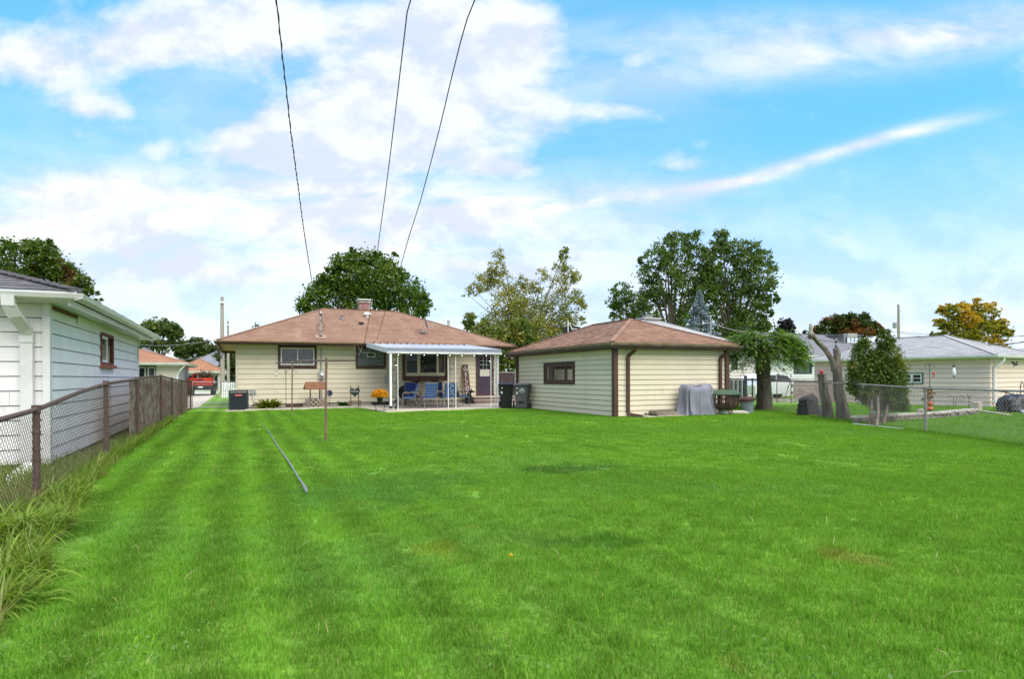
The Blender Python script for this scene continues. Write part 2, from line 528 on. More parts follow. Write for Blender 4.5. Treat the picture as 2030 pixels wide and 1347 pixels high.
M_GLASS.node_tree.nodes['Principled BSDF'].inputs['IOR'].default_value = 1.5
M_GLASS_R = mat('reflective_glass', (.012, .015, .018), .03, spec=1.0)
M_GLASS_R.node_tree.nodes['Principled BSDF'].inputs['IOR'].default_value = 3.2
M_LAP_SHADE = mat('lap_shadow_core', (.10, .085, .06), .9)  # wall core darkened to paint the shadow line under each siding lap
M_GLASSG = mat('glass_block_face', (.10, .13, .14), .12, (.05, .07, .075), 14.0, bump=.6, bscale=60, spec=.8)
M_CURT = mat('curtain', (.55, .52, .44), .9)
M_BRICK = mat('chimney_brick', (.27, .12, .11), .9, (.36, .21, .20), 6.0, island=.25, bump=.4, bscale=60)
M_MORTAR = mat('mortar', (.38, .34, .31), .95)
M_FABRIC = mat('grill_cover_cloth', (.215, .22, .265), .8, (.165, .17, .215), 3.0, bump=.15, bscale=35)
M_GREENP = mat('dark_green_paint', (.045, .085, .045), .35, (.07, .11, .06), 5.0)
M_CABLE = mat('cable_sheath', (.03, .028, .03), .6)

# ================================================================== GROUND
M_LAWN = lawn_mat('lawn_ground', False)
M_BLADE = lawn_mat('lawn_blade', True)
M_OLIVE = mat('rough_grass_ground', (.115, .125, .02), .95, (.20, .16, .07), 3.5, bump=.8, bscale=25)


def structure(o):
    o['kind'] = 'structure'; return o


def sheet(name, xs, ys, zf, m):
    V = []; Fc = []
    for y in ys:
        for x in xs: V.append((x, y, zf(x, y)))
    n = len(xs)
    for j in range(len(ys) - 1):
        for i in range(n - 1):
            a = j * n + i; Fc.append((a, a + 1, a + n + 1, a + n))
    return structure(fastmesh(name, np.array(V, float), np.array(Fc), m, smooth=True))


def dips(x, y):
    """gentle unevenness of the lawn"""
    return .018 * math.sin(x * .9 + 1.3) * math.sin(y * .7) + .012 * math.sin(x * 2.3 + y * 1.1)


def zlawn(x, y):
    f = min(1, max(0, (22 - y) / 6)) * min(1, max(0, (13 - x) / 4)) * min(1, max(0, (x + 2.2) / .8))
    z = (dips(x, y) - .02) * max(0, f)
    if x < -1.8: z -= min(1, (-1.8 - x) / .6) * .24 * max(0, min(1, (21 - y) / 3))
    return z


xs = [-260, -120, -60, -30, -15, -8, -5, -3.2] + [(-2.6 + .2 * i) for i in range(82)] + [16, 20, 30, 60, 120, 300]
ys = [-60, -30, -15, -6] + [(-2 + .25 * i) for i in range(100)] + [24, 27, 32, 45, 70, 120, 220, 450]
sheet('lawn', xs, ys, zlawn, M_LAWN)
# rough strip between the left fence and the neighbour's garage
sheet('rough_strip', [-9, -5, -3.2, -2.6, -2.3, -2.05, -1.93, -1.87], [-4, 0, 3, 6, 9, 12, 15, 18, 21, 24, 27, 29.7],
      lambda x, y: zlawn(x, y) + (.02 if x < -1.9 else -.0), M_OLIVE)
# driveway and path
sheet('driveway', [-4.6, -3, -1.62], [30, 36, 45, 60, 69], lambda x, y: .012, mat('driveway_concrete', (.56, .50, .40), .9, (.48, .43, .35), 1.5))
sheet('path', [-1.62, -1.0, -.1], [36.0, 37.0], lambda x, y: .016, M_CONC)
# patio slab
pb = MB()
pb.prism([(4.85, 28.58, 0), (4.85, 26.7, 0), (5.0, 24.2, 0), (5.14, 22.9, 0), (7.5, 23.0, 0), (10.55, 23.45, 0), (11.0, 23.6, 0), (13.6, 23.9, 0), (13.6, 28.58, 0)], (0, 0, .035))
structure(pb.build('patio', M_CONC))

# ---- mown grass blades (tile of blades repeated over the lawn in front)
rng = np.random.default_rng(11)


def grass_field(name, tile, nblade, h, wdt, centres, seed, m, lean=.6, clumpy=.0, kind='stuff'):
    rg = np.random.default_rng(seed)
    n = nblade
    bx = rg.uniform(-tile / 2, tile / 2, n); by = rg.uniform(-tile / 2, tile / 2, n)
    hh = h * rg.uniform(.55, 1.25, n) * (1 + clumpy * np.sin(bx * 19 + 1) * np.sin(by * 23))
    ang = rg.uniform(0, 2 * np.pi, n); la = rg.uniform(0, 2 * np.pi, n); lm = hh * rg.uniform(.15, lean, n)
    dx, dy = np.cos(ang) * wdt / 2, np.sin(ang) * wdt / 2
    lx, ly = np.cos(la) * lm, np.sin(la) * lm
    V = np.zeros((n, 5, 3))
    V[:, 0] = np.stack([bx - dx, by - dy, np.zeros(n) - .01], 1); V[:, 1] = np.stack([bx + dx, by + dy, np.zeros(n) - .01], 1)
    V[:, 2] = np.stack([bx + dx * .8 + lx * .35, by + dy * .8 + ly * .35, hh * .6], 1); V[:, 3] = np.stack([bx - dx * .8 + lx * .35, by - dy * .8 + ly * .35, hh * .6], 1)
    V[:, 4] = np.stack([bx + lx, by + ly, hh], 1)
    V = V.reshape(-1, 3)
    idx = (np.arange(n) * 5)[:, None]
    T = np.concatenate([idx + np.array([[0, 1, 2]]), idx + np.array([[0, 2, 3]]), idx + np.array([[3, 2, 4]])], 0)
    # tile positions are loose points of the same mesh
    P = np.array(centres); k = len(P); nv = len(V)
    me = bpy.data.meshes.new(name)
    me.vertices.add(nv + k); me.vertices.foreach_set('co', np.concatenate([V, P]).astype('f').ravel())
    me.loops.add(T.size); me.loops.foreach_set('vertex_index', T.astype('i').ravel())
    me.polygons.add(len(T)); me.polygons.foreach_set('loop_start', np.arange(0, T.size, 3, dtype='i'))
    me.update(calc_edges=True); me.materials.append(m)
    a = me.attributes.new('spot', 'BOOLEAN', 'POINT'); a.data.foreach_set('value', np.concatenate([np.zeros(nv, bool), np.ones(k, bool)]))
    a = me.attributes.new('turn', 'FLOAT', 'POINT'); a.data.foreach_set('value', np.concatenate([np.zeros(nv), rg.uniform(0, 6.283, k)]).astype('f'))
    o = bpy.data.objects.new(name, me); sc.collection.objects.link(o); o['kind'] = kind
    g = bpy.data.node_groups.new(name + '_spread', 'GeometryNodeTree')
    g.interface.new_socket('Geometry', in_out='INPUT', socket_type='NodeSocketGeometry')
    g.interface.new_socket('Geometry', in_out='OUTPUT', socket_type='NodeSocketGeometry')
    gi = g.nodes.new('NodeGroupInput'); go = g.nodes.new('NodeGroupOutput')
    at_ = g.nodes.new('GeometryNodeInputNamedAttribute'); at_.data_type = 'BOOLEAN'; at_.inputs['Name'].default_value = 'spot'
    tr_ = g.nodes.new('GeometryNodeInputNamedAttribute'); tr_.data_type = 'FLOAT'; tr_.inputs['Name'].default_value = 'turn'
    se = g.nodes.new('GeometryNodeSeparateGeometry'); se.domain = 'POINT'
    g.links.new(gi.outputs[0], se.inputs[0]); g.links.new(at_.outputs['Attribute'], se.inputs['Selection'])
    ip = g.nodes.new('GeometryNodeInstanceOnPoints')
    cx = g.nodes.new('ShaderNodeCombineXYZ'); g.links.new(tr_.outputs['Attribute'], cx.inputs[2])
    g.links.new(se.outputs['Selection'], ip.inputs['Points']); g.links.new(se.outputs['Inverted'], ip.inputs['Instance'])
    g.links.new(cx.outputs[0], ip.inputs['Rotation']); g.links.new(ip.outputs[0], go.inputs[0])
    md = o.modifiers.new('spread', 'NODES'); md.node_group = g
    return o


def tile_centres(step, D0, D1, ok):
    out = []
    for i in range(-20, int(45 / step)):
        for j in range(-5, int(45 / step)):
            x, y = i * step, j * step + (.5 * step if i % 2 else 0)
            p = Vector((x, y, 0)); D = p.dot(FW); s_ = p.dot(RT)
            if D0 - step * .5 < D < D1 + step * .5 and abs(s_) < D * .9 + 1.2 and ok(x, y):
                out.append((x + random.uniform(-.1, .1) * step, y + random.uniform(-.1, .1) * step, zlawn(x, y)))
    return out


def edge_x(y): return float(np.interp(y, [4, 5, 7, 9, 11], [-1.10, -1.2, -1.43, -1.62, -1.76]))


def on_lawn(x, y):
    if x < edge_x(y) + .12: return False
    if x > 10.9 and y > 15.9: return False
    if y > 22.6 and x > 5: return False
    if y > 26.6: return False
    return True


grass_field('grass', .5, 2000, .036, .0036, tile_centres(.44, 2.2, 8.0, lambda x, y: on_lawn(x + .1, y)), 1, M_BLADE, .9, .2)
grass_field('grass', .8, 2300, .036, .0055, tile_centres(.72, 8.0, 15.0, lambda x, y: on_lawn(x - .05, y)), 2, M_BLADE, .9, .2)
grass_field('grass', 1.2, 2200, .040, .010, tile_centres(1.1, 15.0, 27.0, lambda x, y: on_lawn(x - .3, y + .4)), 3, M_BLADE, .9, .2)
# scattered taller, wider blades and pale clippings
grass_field('coarse_grass', 1.0, 200, .058, .005, tile_centres(.8, 2.2, 7.5, lambda x, y: on_lawn(x + .1, y) and random.random() < .75), 6, M_BLADE, 1.3, .5)
M_CLIP = mat('grass_clippings', (.46, .40, .22), .9)
grass_field('grass_clippings', 1.0, 7, .045, .004, tile_centres(.9, 2.2, 8.0, lambda x, y: on_lawn(x, y) and random.random() < .6), 7, M_CLIP, 3.5)
# lawn beyond the right fence
grass_field('grass', 1.2, 1900, .040, .010, tile_centres(1.1, 15.0, 26.0, lambda x, y: x > 16.8 and y < 22 and not (x > 26 and y > 13)), 4, M_BLADE, .9)

# ================================================================== BUILDING HELPERS


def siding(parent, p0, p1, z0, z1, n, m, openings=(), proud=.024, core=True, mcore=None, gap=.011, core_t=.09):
    """lap siding from p0 to p1 (outside is on the right of p0->p1), boards are parts; openings = (s0,s1,z0,z1)"""
    p0 = Vector((*p0, 0)); p1 = Vector((*p1, 0)); L = (p1 - p0).length; t = (p1 - p0) / L; nr = Vector((t.y, -t.x, 0))
    h = (z1 - z0) / n
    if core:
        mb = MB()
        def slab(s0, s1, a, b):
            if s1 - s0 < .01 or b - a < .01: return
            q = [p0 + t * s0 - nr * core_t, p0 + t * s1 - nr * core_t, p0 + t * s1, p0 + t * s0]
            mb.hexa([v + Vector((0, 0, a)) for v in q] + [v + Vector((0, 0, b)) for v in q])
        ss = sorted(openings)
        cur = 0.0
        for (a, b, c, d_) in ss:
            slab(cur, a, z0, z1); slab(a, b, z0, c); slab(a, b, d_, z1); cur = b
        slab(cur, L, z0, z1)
        mb.build('wall', mcore or M_LAP_SHADE, parent)
    for k in range(n):
        a = z0 + k * h; b = a + h
        segs = [(0.0, L)]
        for (s0, s1, c, d_) in openings:
            if c < a + h * .6 and d_ > a + h * .4:
                ns = []
                for (u0, u1) in segs:
                    if s0 > u0: ns.append((u0, min(u1, s0)))
                    if s1 < u1: ns.append((max(u0, s1), u1))
                segs = [q for q in ns if q[1] - q[0] > .03]
        cuts = []
        for (u0, u1) in segs:
            s_ = u0
            while u1 - s_ > 3.9:
                nx = s_ + 3.66 if s_ > u0 else s_ + 1.2 + (k * 1.37 % 2.4)
                if u1 - nx < .3: break
                cuts.append((s_, nx - .005)); s_ = nx
            cuts.append((s_, u1))
        for (u0, u1) in cuts:
            A, B = p0 + t * u0, p0 + t * u1
            b0 = nr * proud; t0 = nr * .004
            z_a, z_b = Vector((0, 0, a + gap)), Vector((0, 0, b - .001))
            mb = MB().hexa([A + nr * .001 + z_a, B + nr * .001 + z_a, B + b0 + z_a, A + b0 + z_a,
                            A + nr * .001 + z_b, B + nr * .001 + z_b, B + t0 + z_b, A + t0 + z_b])
            mb.build('siding_board', m, parent)


def shingles(A, B, C, D_, rows, tab, mb, lift=.012, seed=0, single=None):
    """tabs on the plane A(eave left) B(eave right) C(top right) D(top left)"""
    rg = random.Random(seed)
    A, B, C, D_ = map(Vector, (A, B, C, D_))
    n = (B - A).cross(D_ - A)
    if n.length < 1e-6: n = (B - A).cross(C - A)
    n.normalize()
    if n.z < 0: n = -n
    et = (B - A).normalized()
    for k in range(rows):
        f0, f1 = k / rows, min(1.0, (k + 1.12) / rows)
        l0, r0 = A.lerp(D_, f0), B.lerp(C, f0)
        l1, r1 = A.lerp(D_, f1), B.lerp(C, f1)
        # positions along eave direction
        sl0, sr0 = (l0 - A).dot(et), (r0 - A).dot(et)
        sl1, sr1 = (l1 - A).dot(et), (r1 - A).dot(et)
        up0 = l0 - et * sl0; up1 = l1 - et * sl1
        x = min(sl0, sl1) - rg.uniform(0, tab)
        while x < max(sr0, sr1):
            x2 = x + tab * rg.uniform(.85, 1.15)
            a0, a1 = max(x, sl0), min(x2, sr0); b0, b1 = max(x, sl1), min(x2, sr1)
            if a1 > a0 + .004 or b1 > b0 + .004:
                a0 = min(a0, sr0); a1 = max(a1, sl0); b0 = min(b0, sr1); b1 = max(b1, sl1)
                if a1 < a0: a1 = a0
                if b1 < b0: b1 = b0
                li = lift * rg.uniform(.7, 1.5)
                dr = (up0 - up1).normalized() * rg.uniform(0, .008)
                p = [up0 + et * a0 + dr, up0 + et * (a1 - .004) + dr, up1 + et * (b1 - .004), up1 + et * b0]
                tgt = mb if single is None else MB()
                q = [v + n * .002 for v in p] + [p[0] + n * (li + .004), p[1] + n * (li + .004), p[2] + n * .005, p[3] + n * .005]
                tgt.add(q, [[4, 5, 6, 7], [0, 1, 5, 4], [1, 2, 6, 5], [3, 0, 4, 7]])
                if single is not None: single.append(tgt)
            x = x2
    return mb


def hip_roof(parent, x0, x1, y0, y1, ze, zr, m, rows=14, tab=.3, axis=None, fascia_m=None, fh=.16, name='shingles', rot=None, capm=None, sides='frlb', thick=.03, soff=None, gutter=True):
    """hip roof over the rectangle (already including the eaves). rot = (origin, angle)"""
    def T(p):
        p = Vector(p)
        if rot:
            o_ = Vector((*rot[0], 0)); return o_ + Matrix.Rotation(rot[1], 3, 'Z') @ p
        return p
    wx, wy = x1 - x0, y1 - y0
    if wx >= wy:
        s_ = wy / 2; ra, rb = (x0 + s_, y0 + s_, zr), (x1 - s_, y0 + s_, zr)
    else:
        s_ = wx / 2; ra, rb = (x0 + s_, y0 + s_, zr), (x0 + s_, y1 - s_, zr)
    c = [(x0, y0, ze), (x1, y0, ze), (x1, y1, ze), (x0, y1, ze)]
    deck = MB()
    if wx >= wy:
        pl = {'f': (c[0], c[1], rb, ra), 'r': (c[1], c[2], rb, rb), 'b': (c[2], c[3], ra, rb), 'l': (c[3], c[0], ra, ra)}
    else:
        pl = {'f': (c[0], c[1], ra, ra), 'r': (c[1], c[2], rb, ra), 'b': (c[2], c[3], rb, rb), 'l': (c[3], c[0], ra, rb)}
    R_ = [T(ra), T(rb)]; Cc = [T(q) for q in c]
    # closed deck with flat underside
    vs = Cc + [q - Vector((0, 0, thick)) for q in Cc] + R_
    if wx >= wy: fs = [[0, 1, 9, 8], [1, 2, 9], [2, 3, 8, 9], [3, 0, 8]]
    else: fs = [[0, 1, 8], [1, 2, 9, 8], [2, 3, 9], [3, 0, 8, 9]]
    fs += [[0, 4, 5, 1], [1, 5, 6, 2], [2, 6, 7, 3], [3, 7, 4, 0], [7, 6, 5, 4]]
    deck.add(vs, fs)
    roof = deck.build('roof', soff or m, parent)
    roof.data.materials.append(m)
    for p in roof.data.polygons:
        if p.normal.z > .05: p.material_index = 1
    mb = MB()
    for i, k in enumerate(sides):
        shingles(*[T(q) for q in pl[k]], rows, tab, mb, seed=i + 3)
    sh = mb.build(name, m, roof, kind='stuff')
    # ridge and hip caps
    cap = MB()
    up = Vector((0, 0, .022))
    lines = [(R_[0], R_[1])]
    if wx >= wy: lines += [(Cc[0], R_[0]), (Cc[3], R_[0]), (Cc[1], R_[1]), (Cc[2], R_[1])]
    else: lines += [(Cc[0], R_[0]), (Cc[1], R_[0]), (Cc[2], R_[1]), (Cc[3], R_[1])]
    for a, b in lines:
        if (b - a).length > .05: cap.bar(a + up, b + up, .16, .022)
    cap.build('ridge_cap', capm or m, roof)
    if fascia_m:
        z1, z0 = ze - thick - .001, ze - thick - fh
        g = MB()
        inner = .03
        for i in range(4):
            a, b = Cc[i], Cc[(i + 1) % 4]
            ctr = (Cc[0] + Cc[2]) / 2
            dd = (b - a).normalized(); inn = Vector((-dd.y, dd.x, 0))
            if inn.dot(ctr - a) < 0: inn = -inn
            aa, bb = a + dd * .0, b - dd * .035
            q = [aa, bb, bb + inn * inner, aa + inn * inner]
            mbf = MB().hexa([Vector((v.x, v.y, z0)) for v in q] + [Vector((v.x, v.y, z1)) for v in q])
            mbf.build('fascia', fascia_m, parent)
            if gutter:
                o_ = -inn
                mg = MB()
                prof = [(0.002, 0), (.09, .03), (.115, .095), (.105, .10), (.08, .035), (.002, .012)]
                a2, b2 = a - dd * .1, b + dd * .1
                poly = [a2 + o_ * u_ + Vector((0, 0, z1 - a2.z - .105 + w_)) for u_, w_ in prof]
                mg.prism(poly, b2 - a2)
                mg.build('gutter', gutter if not isinstance(gutter, bool) else fascia_m, parent)
    return roof


def rect_frame(mb, A, ux, w_, h, t, dpt, nr, uz=Vector((0, 0, 1))):
    """picture frame: A = lower-left outer corner, proud of the wall by dpt"""
    A = Vector(A)
    def bx(s0, s1, z0, z1):
        q = [A + ux * s0, A + ux * s1, A + ux * s1 + nr * dpt, A + ux * s0 + nr * dpt]
        mb.hexa([v + uz * z0 for v in q] + [v + uz * z1 for v in q])
    bx(0, w_, 0, t); bx(0, w_, h - t, h); bx(0, t, t, h - t); bx(w_ - t, w_, t, h - t)
    return mb


def pbox(A, ux, nr, s0, s1, z0, z1, d0, d1, mb=None):
    """box on a wall: s along ux, z up, d outward"""
    mb = mb or MB(); A = Vector(A)
    q = [A + ux * s0 + nr * d0, A + ux * s1 + nr * d0, A + ux * s1 + nr * d1, A + ux * s0 + nr * d1]
    return mb.hexa([v + Vector((0, 0, z0)) for v in q] + [v + Vector((0, 0, z1)) for v in q])


X_, Y_, Z_ = Vector((1, 0, 0)), Vector((0, 1, 0)), Vector((0, 0, 1))

# ================================================================== MAIN HOUSE
YF = 28.6
HX1 = 12.2
house = thing('ranch_house', (6.1, YF, 0), 'cream ranch house with low brown hip roof behind the patio', 'house')
w1 = (onY(551, 720, YF).x, onY(628, 720, YF).x)
w2 = (onY(705, 720, YF).x, onY(765, 720, YF).x)
bay = (onY(799, 720, YF).x, onY(886, 720, YF).x)
dor = (onY(943, 720, YF).x, onY(978.5, 720, YF).x)
zb, zt = .18, 2.84
zw = onY(590, 729, YF).z
zw2 = onY(735, 729, YF).z
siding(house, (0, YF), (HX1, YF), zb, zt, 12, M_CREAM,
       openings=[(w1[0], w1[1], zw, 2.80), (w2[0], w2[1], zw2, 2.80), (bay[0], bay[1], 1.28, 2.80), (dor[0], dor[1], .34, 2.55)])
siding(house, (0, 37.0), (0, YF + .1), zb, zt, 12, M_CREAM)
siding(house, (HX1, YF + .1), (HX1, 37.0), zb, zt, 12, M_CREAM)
MB().box(-.01, HX1 + .01, 36.91, 37.0, 0, zt).build('wall', M_CREAM, house)
MB().box(.03, HX1 - .03, YF + .03, 36.9, 0, zb - .005).build('foundation', M_CONC, house)
MB().box(.12, HX1 - .12, YF + .12, 36.9, 2.70, 2.78).build('ceiling', M_WHITE, house)
MB().bar((-.03, YF - .03, zb), (-.03, YF - .03, zt), .05, .05).build('corner_trim', M_CREAM, house)
MB().bar((HX1 + .02, YF - .03, zb), (HX1 + .02, YF - .03, zt), .14, .07).build('corner_trim', M_WORN, house)
roofH = hip_roof(house, -.77, 12.95, 27.85, 37.75, 2.93, 4.98, M_ROOF_BR, rows=34, tab=.3, fascia_m=M_BROWN, fh=.13,
                 soff=mat('soffit_paint', (.36, .27, .12), .8))
# chimney
ch = thing('chimney', (6.35, 33.2, 4.6), 'square pink and red brick chimney with flat cap on the brown roof ridge', 'chimney')
cx0, cx1 = 6.05, 6.65
MB().box(cx0 + .02, cx1 - .02, 33.0, 33.5, 4.55, 5.42).build('shaft', M_MORTAR, ch)
for r_ in range(11):
    z = 4.72 + r_ * .066
    for k in range(3):
        x0_ = cx0 + k * .2 + (0 if r_ % 2 else -.1); x1_ = x0_ + .19
        x0_, x1_ = max(cx0, x0_), min(cx1, x1_)
        if x1_ - x0_ > .03: MB().box(x0_, x1_, 32.985, 33.06, z, z + .056).build('brick', M_BRICK, ch)
    for k in range(2):
        MB().box(cx1 - .03, cx1 + .005, 33.065 + k * .22, 33.275 + k * .22, z, z + .056).build('brick', M_BRICK, ch)
MB().box(cx0 - .05, cx1 + .05, 32.93, 33.55, 5.42, 5.47).build('cap', M_STONE, ch)
for k in range(3): MB().box(cx0 + .06 + k * .2, cx0 + .2 + k * .2, 33.0, 33.4, 5.47, 5.56).build('flue_block', M_MORTAR, ch)
MB().box(cx0 - .08, cx1 + .08, 32.9, 33.58, 5.56, 5.61).build('cap', M_WHITE_GUT, ch)

# windows of the house
def slider_window(parent, A, ux, nr, w_, h, fm, inner, panes=2, t=.1, glass=M_GLASS, it=.045, depth=.05):
    win = rect_frame(MB(), A, ux, w_, h, t, depth, nr).build('window', fm, parent)
    rect_frame(MB(), Vector(A) + ux * t + Z_ * t, ux, w_ - 2 * t, h - 2 * t, it, .032, nr).build('sash', inner, win)
    iw = (w_ - 2 * t - 2 * it)
    pbox(A, ux, nr, t + it - .01, w_ - t - it + .01, t + it - .01, h - t - it + .01, -.02, .008).build('pane', glass, win)
    for k in range(1, panes):
        s_ = t + it + iw * k / panes
        pbox(A, ux, nr, s_ - .018, s_ + .018, t + it, h - t - it, .009, .03).build('mullion', inner, win)
    return win


M_GLASS_T = mat('window_glass_curtained', (.05, .065, .065), .06, (.012, .02, .022), 5.0, spec=.9, lo=.4, hi=.65, stretch=(1, 1, .6))
slider_window(house, (w1[0], YF, zw), X_, -Y_, w1[1] - w1[0], 2.80 - zw, M_BROWN, M_WHITE, 2, .11, M_GLASS_T)
# glass block window
gw = rect_frame(MB(), (w2[0], YF, zw2), X_, w2[1] - w2[0], 2.80 - zw2, .1, .05, -Y_).build('window', M_BROWN, house)
bw = (w2[1] - w2[0] - .24) / 6; bz0 = zw2 + .12; bh = .19
pbox((w2[0], YF, 0), X_, -Y_, .1, w2[1] - w2[0] - .1, bz0 - .02, 2.7, -.06, .0).build('mortar_bed', M_MORTAR, gw)
for r_ in range(4):
    for k in range(6):
        if r_ == 2 and k in (2, 3): continue
        x0_ = w2[0] + .12 + k * bw
        MB().box(x0_ + .012, x0_ + bw - .012, YF - .03, YF + .04, bz0 + r_ * bh + .012, bz0 + (r_ + 1) * bh - .012).build('glass_block', M_GLASSG, gw)
vx = w2[0] + .12 + 2 * bw
rect_frame(MB(), (vx, YF, bz0 + 2 * bh), X_, 2 * bw, bh, .03, .06, -Y_).build('vent_frame', M_WHITE, gw)
MB().box(vx + .03, vx + 2 * bw - .03, YF - .02, YF + .02, bz0 + 2 * bh + .03, bz0 + 3 * bh - .03).build('vent_pane', M_BLACK, gw)
# bay window
bz, bt = 1.40, 2.80
bx0, bx1 = bay
bd = .42
bwin = MB().prism([(bx0 + .1, YF, bz), (bx1 - .1, YF, bz), (bx1 - .6, YF - bd, bz), (bx0 + .66, YF - bd, bz)], (0, 0, .08)).build('bay_window', M_CREAMFR, house)
MB().prism([(bx0 + .1, YF, bt - .08), (bx1 - .1, YF, bt - .08), (bx1 - .6, YF - bd, bt - .08), (bx0 + .66, YF - bd, bt - .08)], (0, 0, .08)).build('head', M_CREAMFR, bwin)
def bay_side(a, b):
    a, b = Vector((*a, bz + .08)), Vector((*b, bz + .08)); L = (b - a).length; ux = (b - a) / L; nr = Vector((ux.y, -ux.x, 0))
    rect_frame(MB(), a - nr * .04, ux, L, bt - bz - .16, .07, .05, nr).build('frame', M_CREAMFR, bwin)
    pbox(a, ux, nr, .06, L - .06, .05, bt - bz - .2, -.03, -.02).build('pane', M_GLASS, bwin)
bay_side((bx0 + .1, YF), (bx0 + .66, YF - bd)); bay_side((bx0 + .66, YF - bd), (bx1 - .60, YF - bd)); bay_side((bx1 - .60, YF - bd), (bx1 - .1, YF))
pbox((0, YF, 0), X_, -Y_, bx0 - .04, bx0 + .1, 1.16, 2.8, .0, .06).build('side_trim', M_BROWN, bwin)
pbox((0, YF, 0), X_, -Y_, bx1 - .1, bx1 + .04, 1.16, 2.8, .0, .06).build('side_trim', M_BROWN, bwin)
MB().prism([(bx0 + .11, YF - .02, 1.16), (bx1 - .11, YF - .02, 1.16), (bx1 - .55, YF - bd - .03, 1.16), (bx0 + .6, YF - bd - .03, 1.16)], (0, 0, .235)).build('apron', M_BROWN, bwin)
for xx in (bx0 + .55, bx1 - .75):
    MB().prism([(xx, YF - .01, .78), (xx, YF - .01, 1.155), (xx, YF - .35, 1.155), (xx, YF - .3, 1.04), (xx, YF - .1, .9)], (.17, 0, 0)).build('bracket', M_BROWN, bwin)
pbox((0, YF, 0), X_, -Y_, bx1 - 1.05, bx1 - .72, 1.5, 2.1, .382, .385).build('curtain', M_CURT, bwin)
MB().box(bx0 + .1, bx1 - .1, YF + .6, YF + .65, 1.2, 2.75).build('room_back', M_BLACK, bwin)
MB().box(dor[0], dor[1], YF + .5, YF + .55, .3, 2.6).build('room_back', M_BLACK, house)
# door
dr = rect_frame(MB(), (dor[0], YF, .34), X_, dor[1] - dor[0], 2.21, .09, .05, -Y_).build('door_frame', M_BROWN, house)
dw0, dw1 = dor[0] + .09, dor[1] - .09
dd_ = MB().box(dw0, dw1, YF - .03, YF + .02, .46, 1.24).build('door', M_PURPLE, house)
rect_frame(MB(), (dw0, YF - .0, 1.24), X_, dw1 - dw0, 1.21, .13, .03, -Y_).build('sash', M_PURPLE, dd_)
MB().box(dw0, dw1, YF - .045, YF + .0, .35, .458).build('threshold', mat('maroon_paint', (.13, .035, .05), .5), dd_)
g0, g1, gz0, gz1 = dw0 + .13, dw1 - .13, 1.37, 2.32
MB().box(g0, g1, YF - .005, YF + .01, gz0 + .36, gz1).build('pane', M_GLASS, dd_)
MB().box(g0, g1, YF - .005, YF + .01, gz0, gz0 + .355).build('curtain', M_CURT, dd_)
for k in (1, 2):
    x = g0 + (g1 - g0) * k / 3; MB().box(x - .009, x + .009, YF - .02, YF - .006, gz0 + .36, gz1).build('muntin', M_WORN, dd_)
for k in (1, 2):
    z = gz0 + .36 + (gz1 - gz0 - .36) * k / 3 + .04; MB().box(g0, g1, YF - .019, YF - .007, z - .009, z + .009).build('muntin', M_WORN, dd_)
MB().tube([(dw0 + .06, YF - .03, 1.3), (dw0 + .06, YF - .08, 1.32), (dw0 + .06, YF - .08, 1.42), (dw0 + .06, YF - .03, 1.44)], .012).build('handle', M_BLACK, dd_)
# steps
st = thing('door_steps', (11.5, 27.7, 0), 'two brown concrete steps in front of the purple back door', 'steps')
M_STEP = mat('step_concrete', (.24, .17, .15), .9, (.18, .125, .11), 3.0, bump=.2)
MB().box(10.55, 12.7, 27.45, YF - .02, .036, .33).build('upper_step', M_STEP, st)
MB().box(10.42, 12.7, 27.08, 27.44, .036, .18).build('lower_step', M_STEP, st)
MB().box(10.52, 12.73, 27.42, YF - .02, .332, .36).build('tread', M_CONC, st)
MB().box(10.4, 12.73, 27.06, 27.41, .182, .2).build('tread', M_CONC, st)

# roof fittings: slope of the front plane
FRN = Vector((0, -(4.98 - 2.93), 4.95)).normalized(); FRP = Vector((0, 27.85, 2.95))
def onroof(u, v): return onP(u, v, FRP, FRN)
def metal_mast():
    b = onroof(635.5, 668)
    o = thing('service_mast', b, 'grey service mast with curled cables and weatherhead rising from brown roof', 'mast')
    top = Vector((b.x, b.y, onY(635, 628, b.y).z))
    MB().prism([(b.x - .24, b.y - .25, b.z - .09), (b.x + .24, b.y - .25, b.z - .09), (b.x + .24, b.y + .2, b.z + .1), (b.x - .24, b.y + .2, b.z + .1)], (0, -.004, .012)).build('flashing', mat('flashing_tan', (.32, .21, .155), .8), o)
    MB().tube([b, top], .035).build('pipe', M_GALV, o, smooth=True)
    MB().lathe(b, [(.09, 0), (.085, .03), (.04, .07)], 12).build('boot', M_BLACK, o)
    t2 = top + Vector((0, -.02, .02))
    MB().tube([t2, t2 + Vector((0, -.02, .1)), t2 + Vector((0, -.12, .15)), t2 + Vector((0, -.2, .08))], [.05, .07, .07, .05], 10).build('weatherhead', M_GALV, o, smooth=True)
    MB().tube([top + Vector((-.01, 0, -.3)), top + Vector((-.17, -.06, -.42)), top + Vector((-.15, -.08, -.62)), top + Vector((0, -.08, -.7)), top + Vector((.14, -.08, -.6)), top + Vector((.15, -.06, -.4)), top + Vector((.02, -.1, -.15)), t2 + Vector((0, -.19, .06))], .014, 6).build('cable_loop', M_CABLE, o, smooth=True)
    MB().bar(top + Vector((0, -.05, -.15)), top + Vector((0, -.05, -.02)), .09, .05).build('insulator', M_WHITE, o)
    return top
MAST = metal_mast()
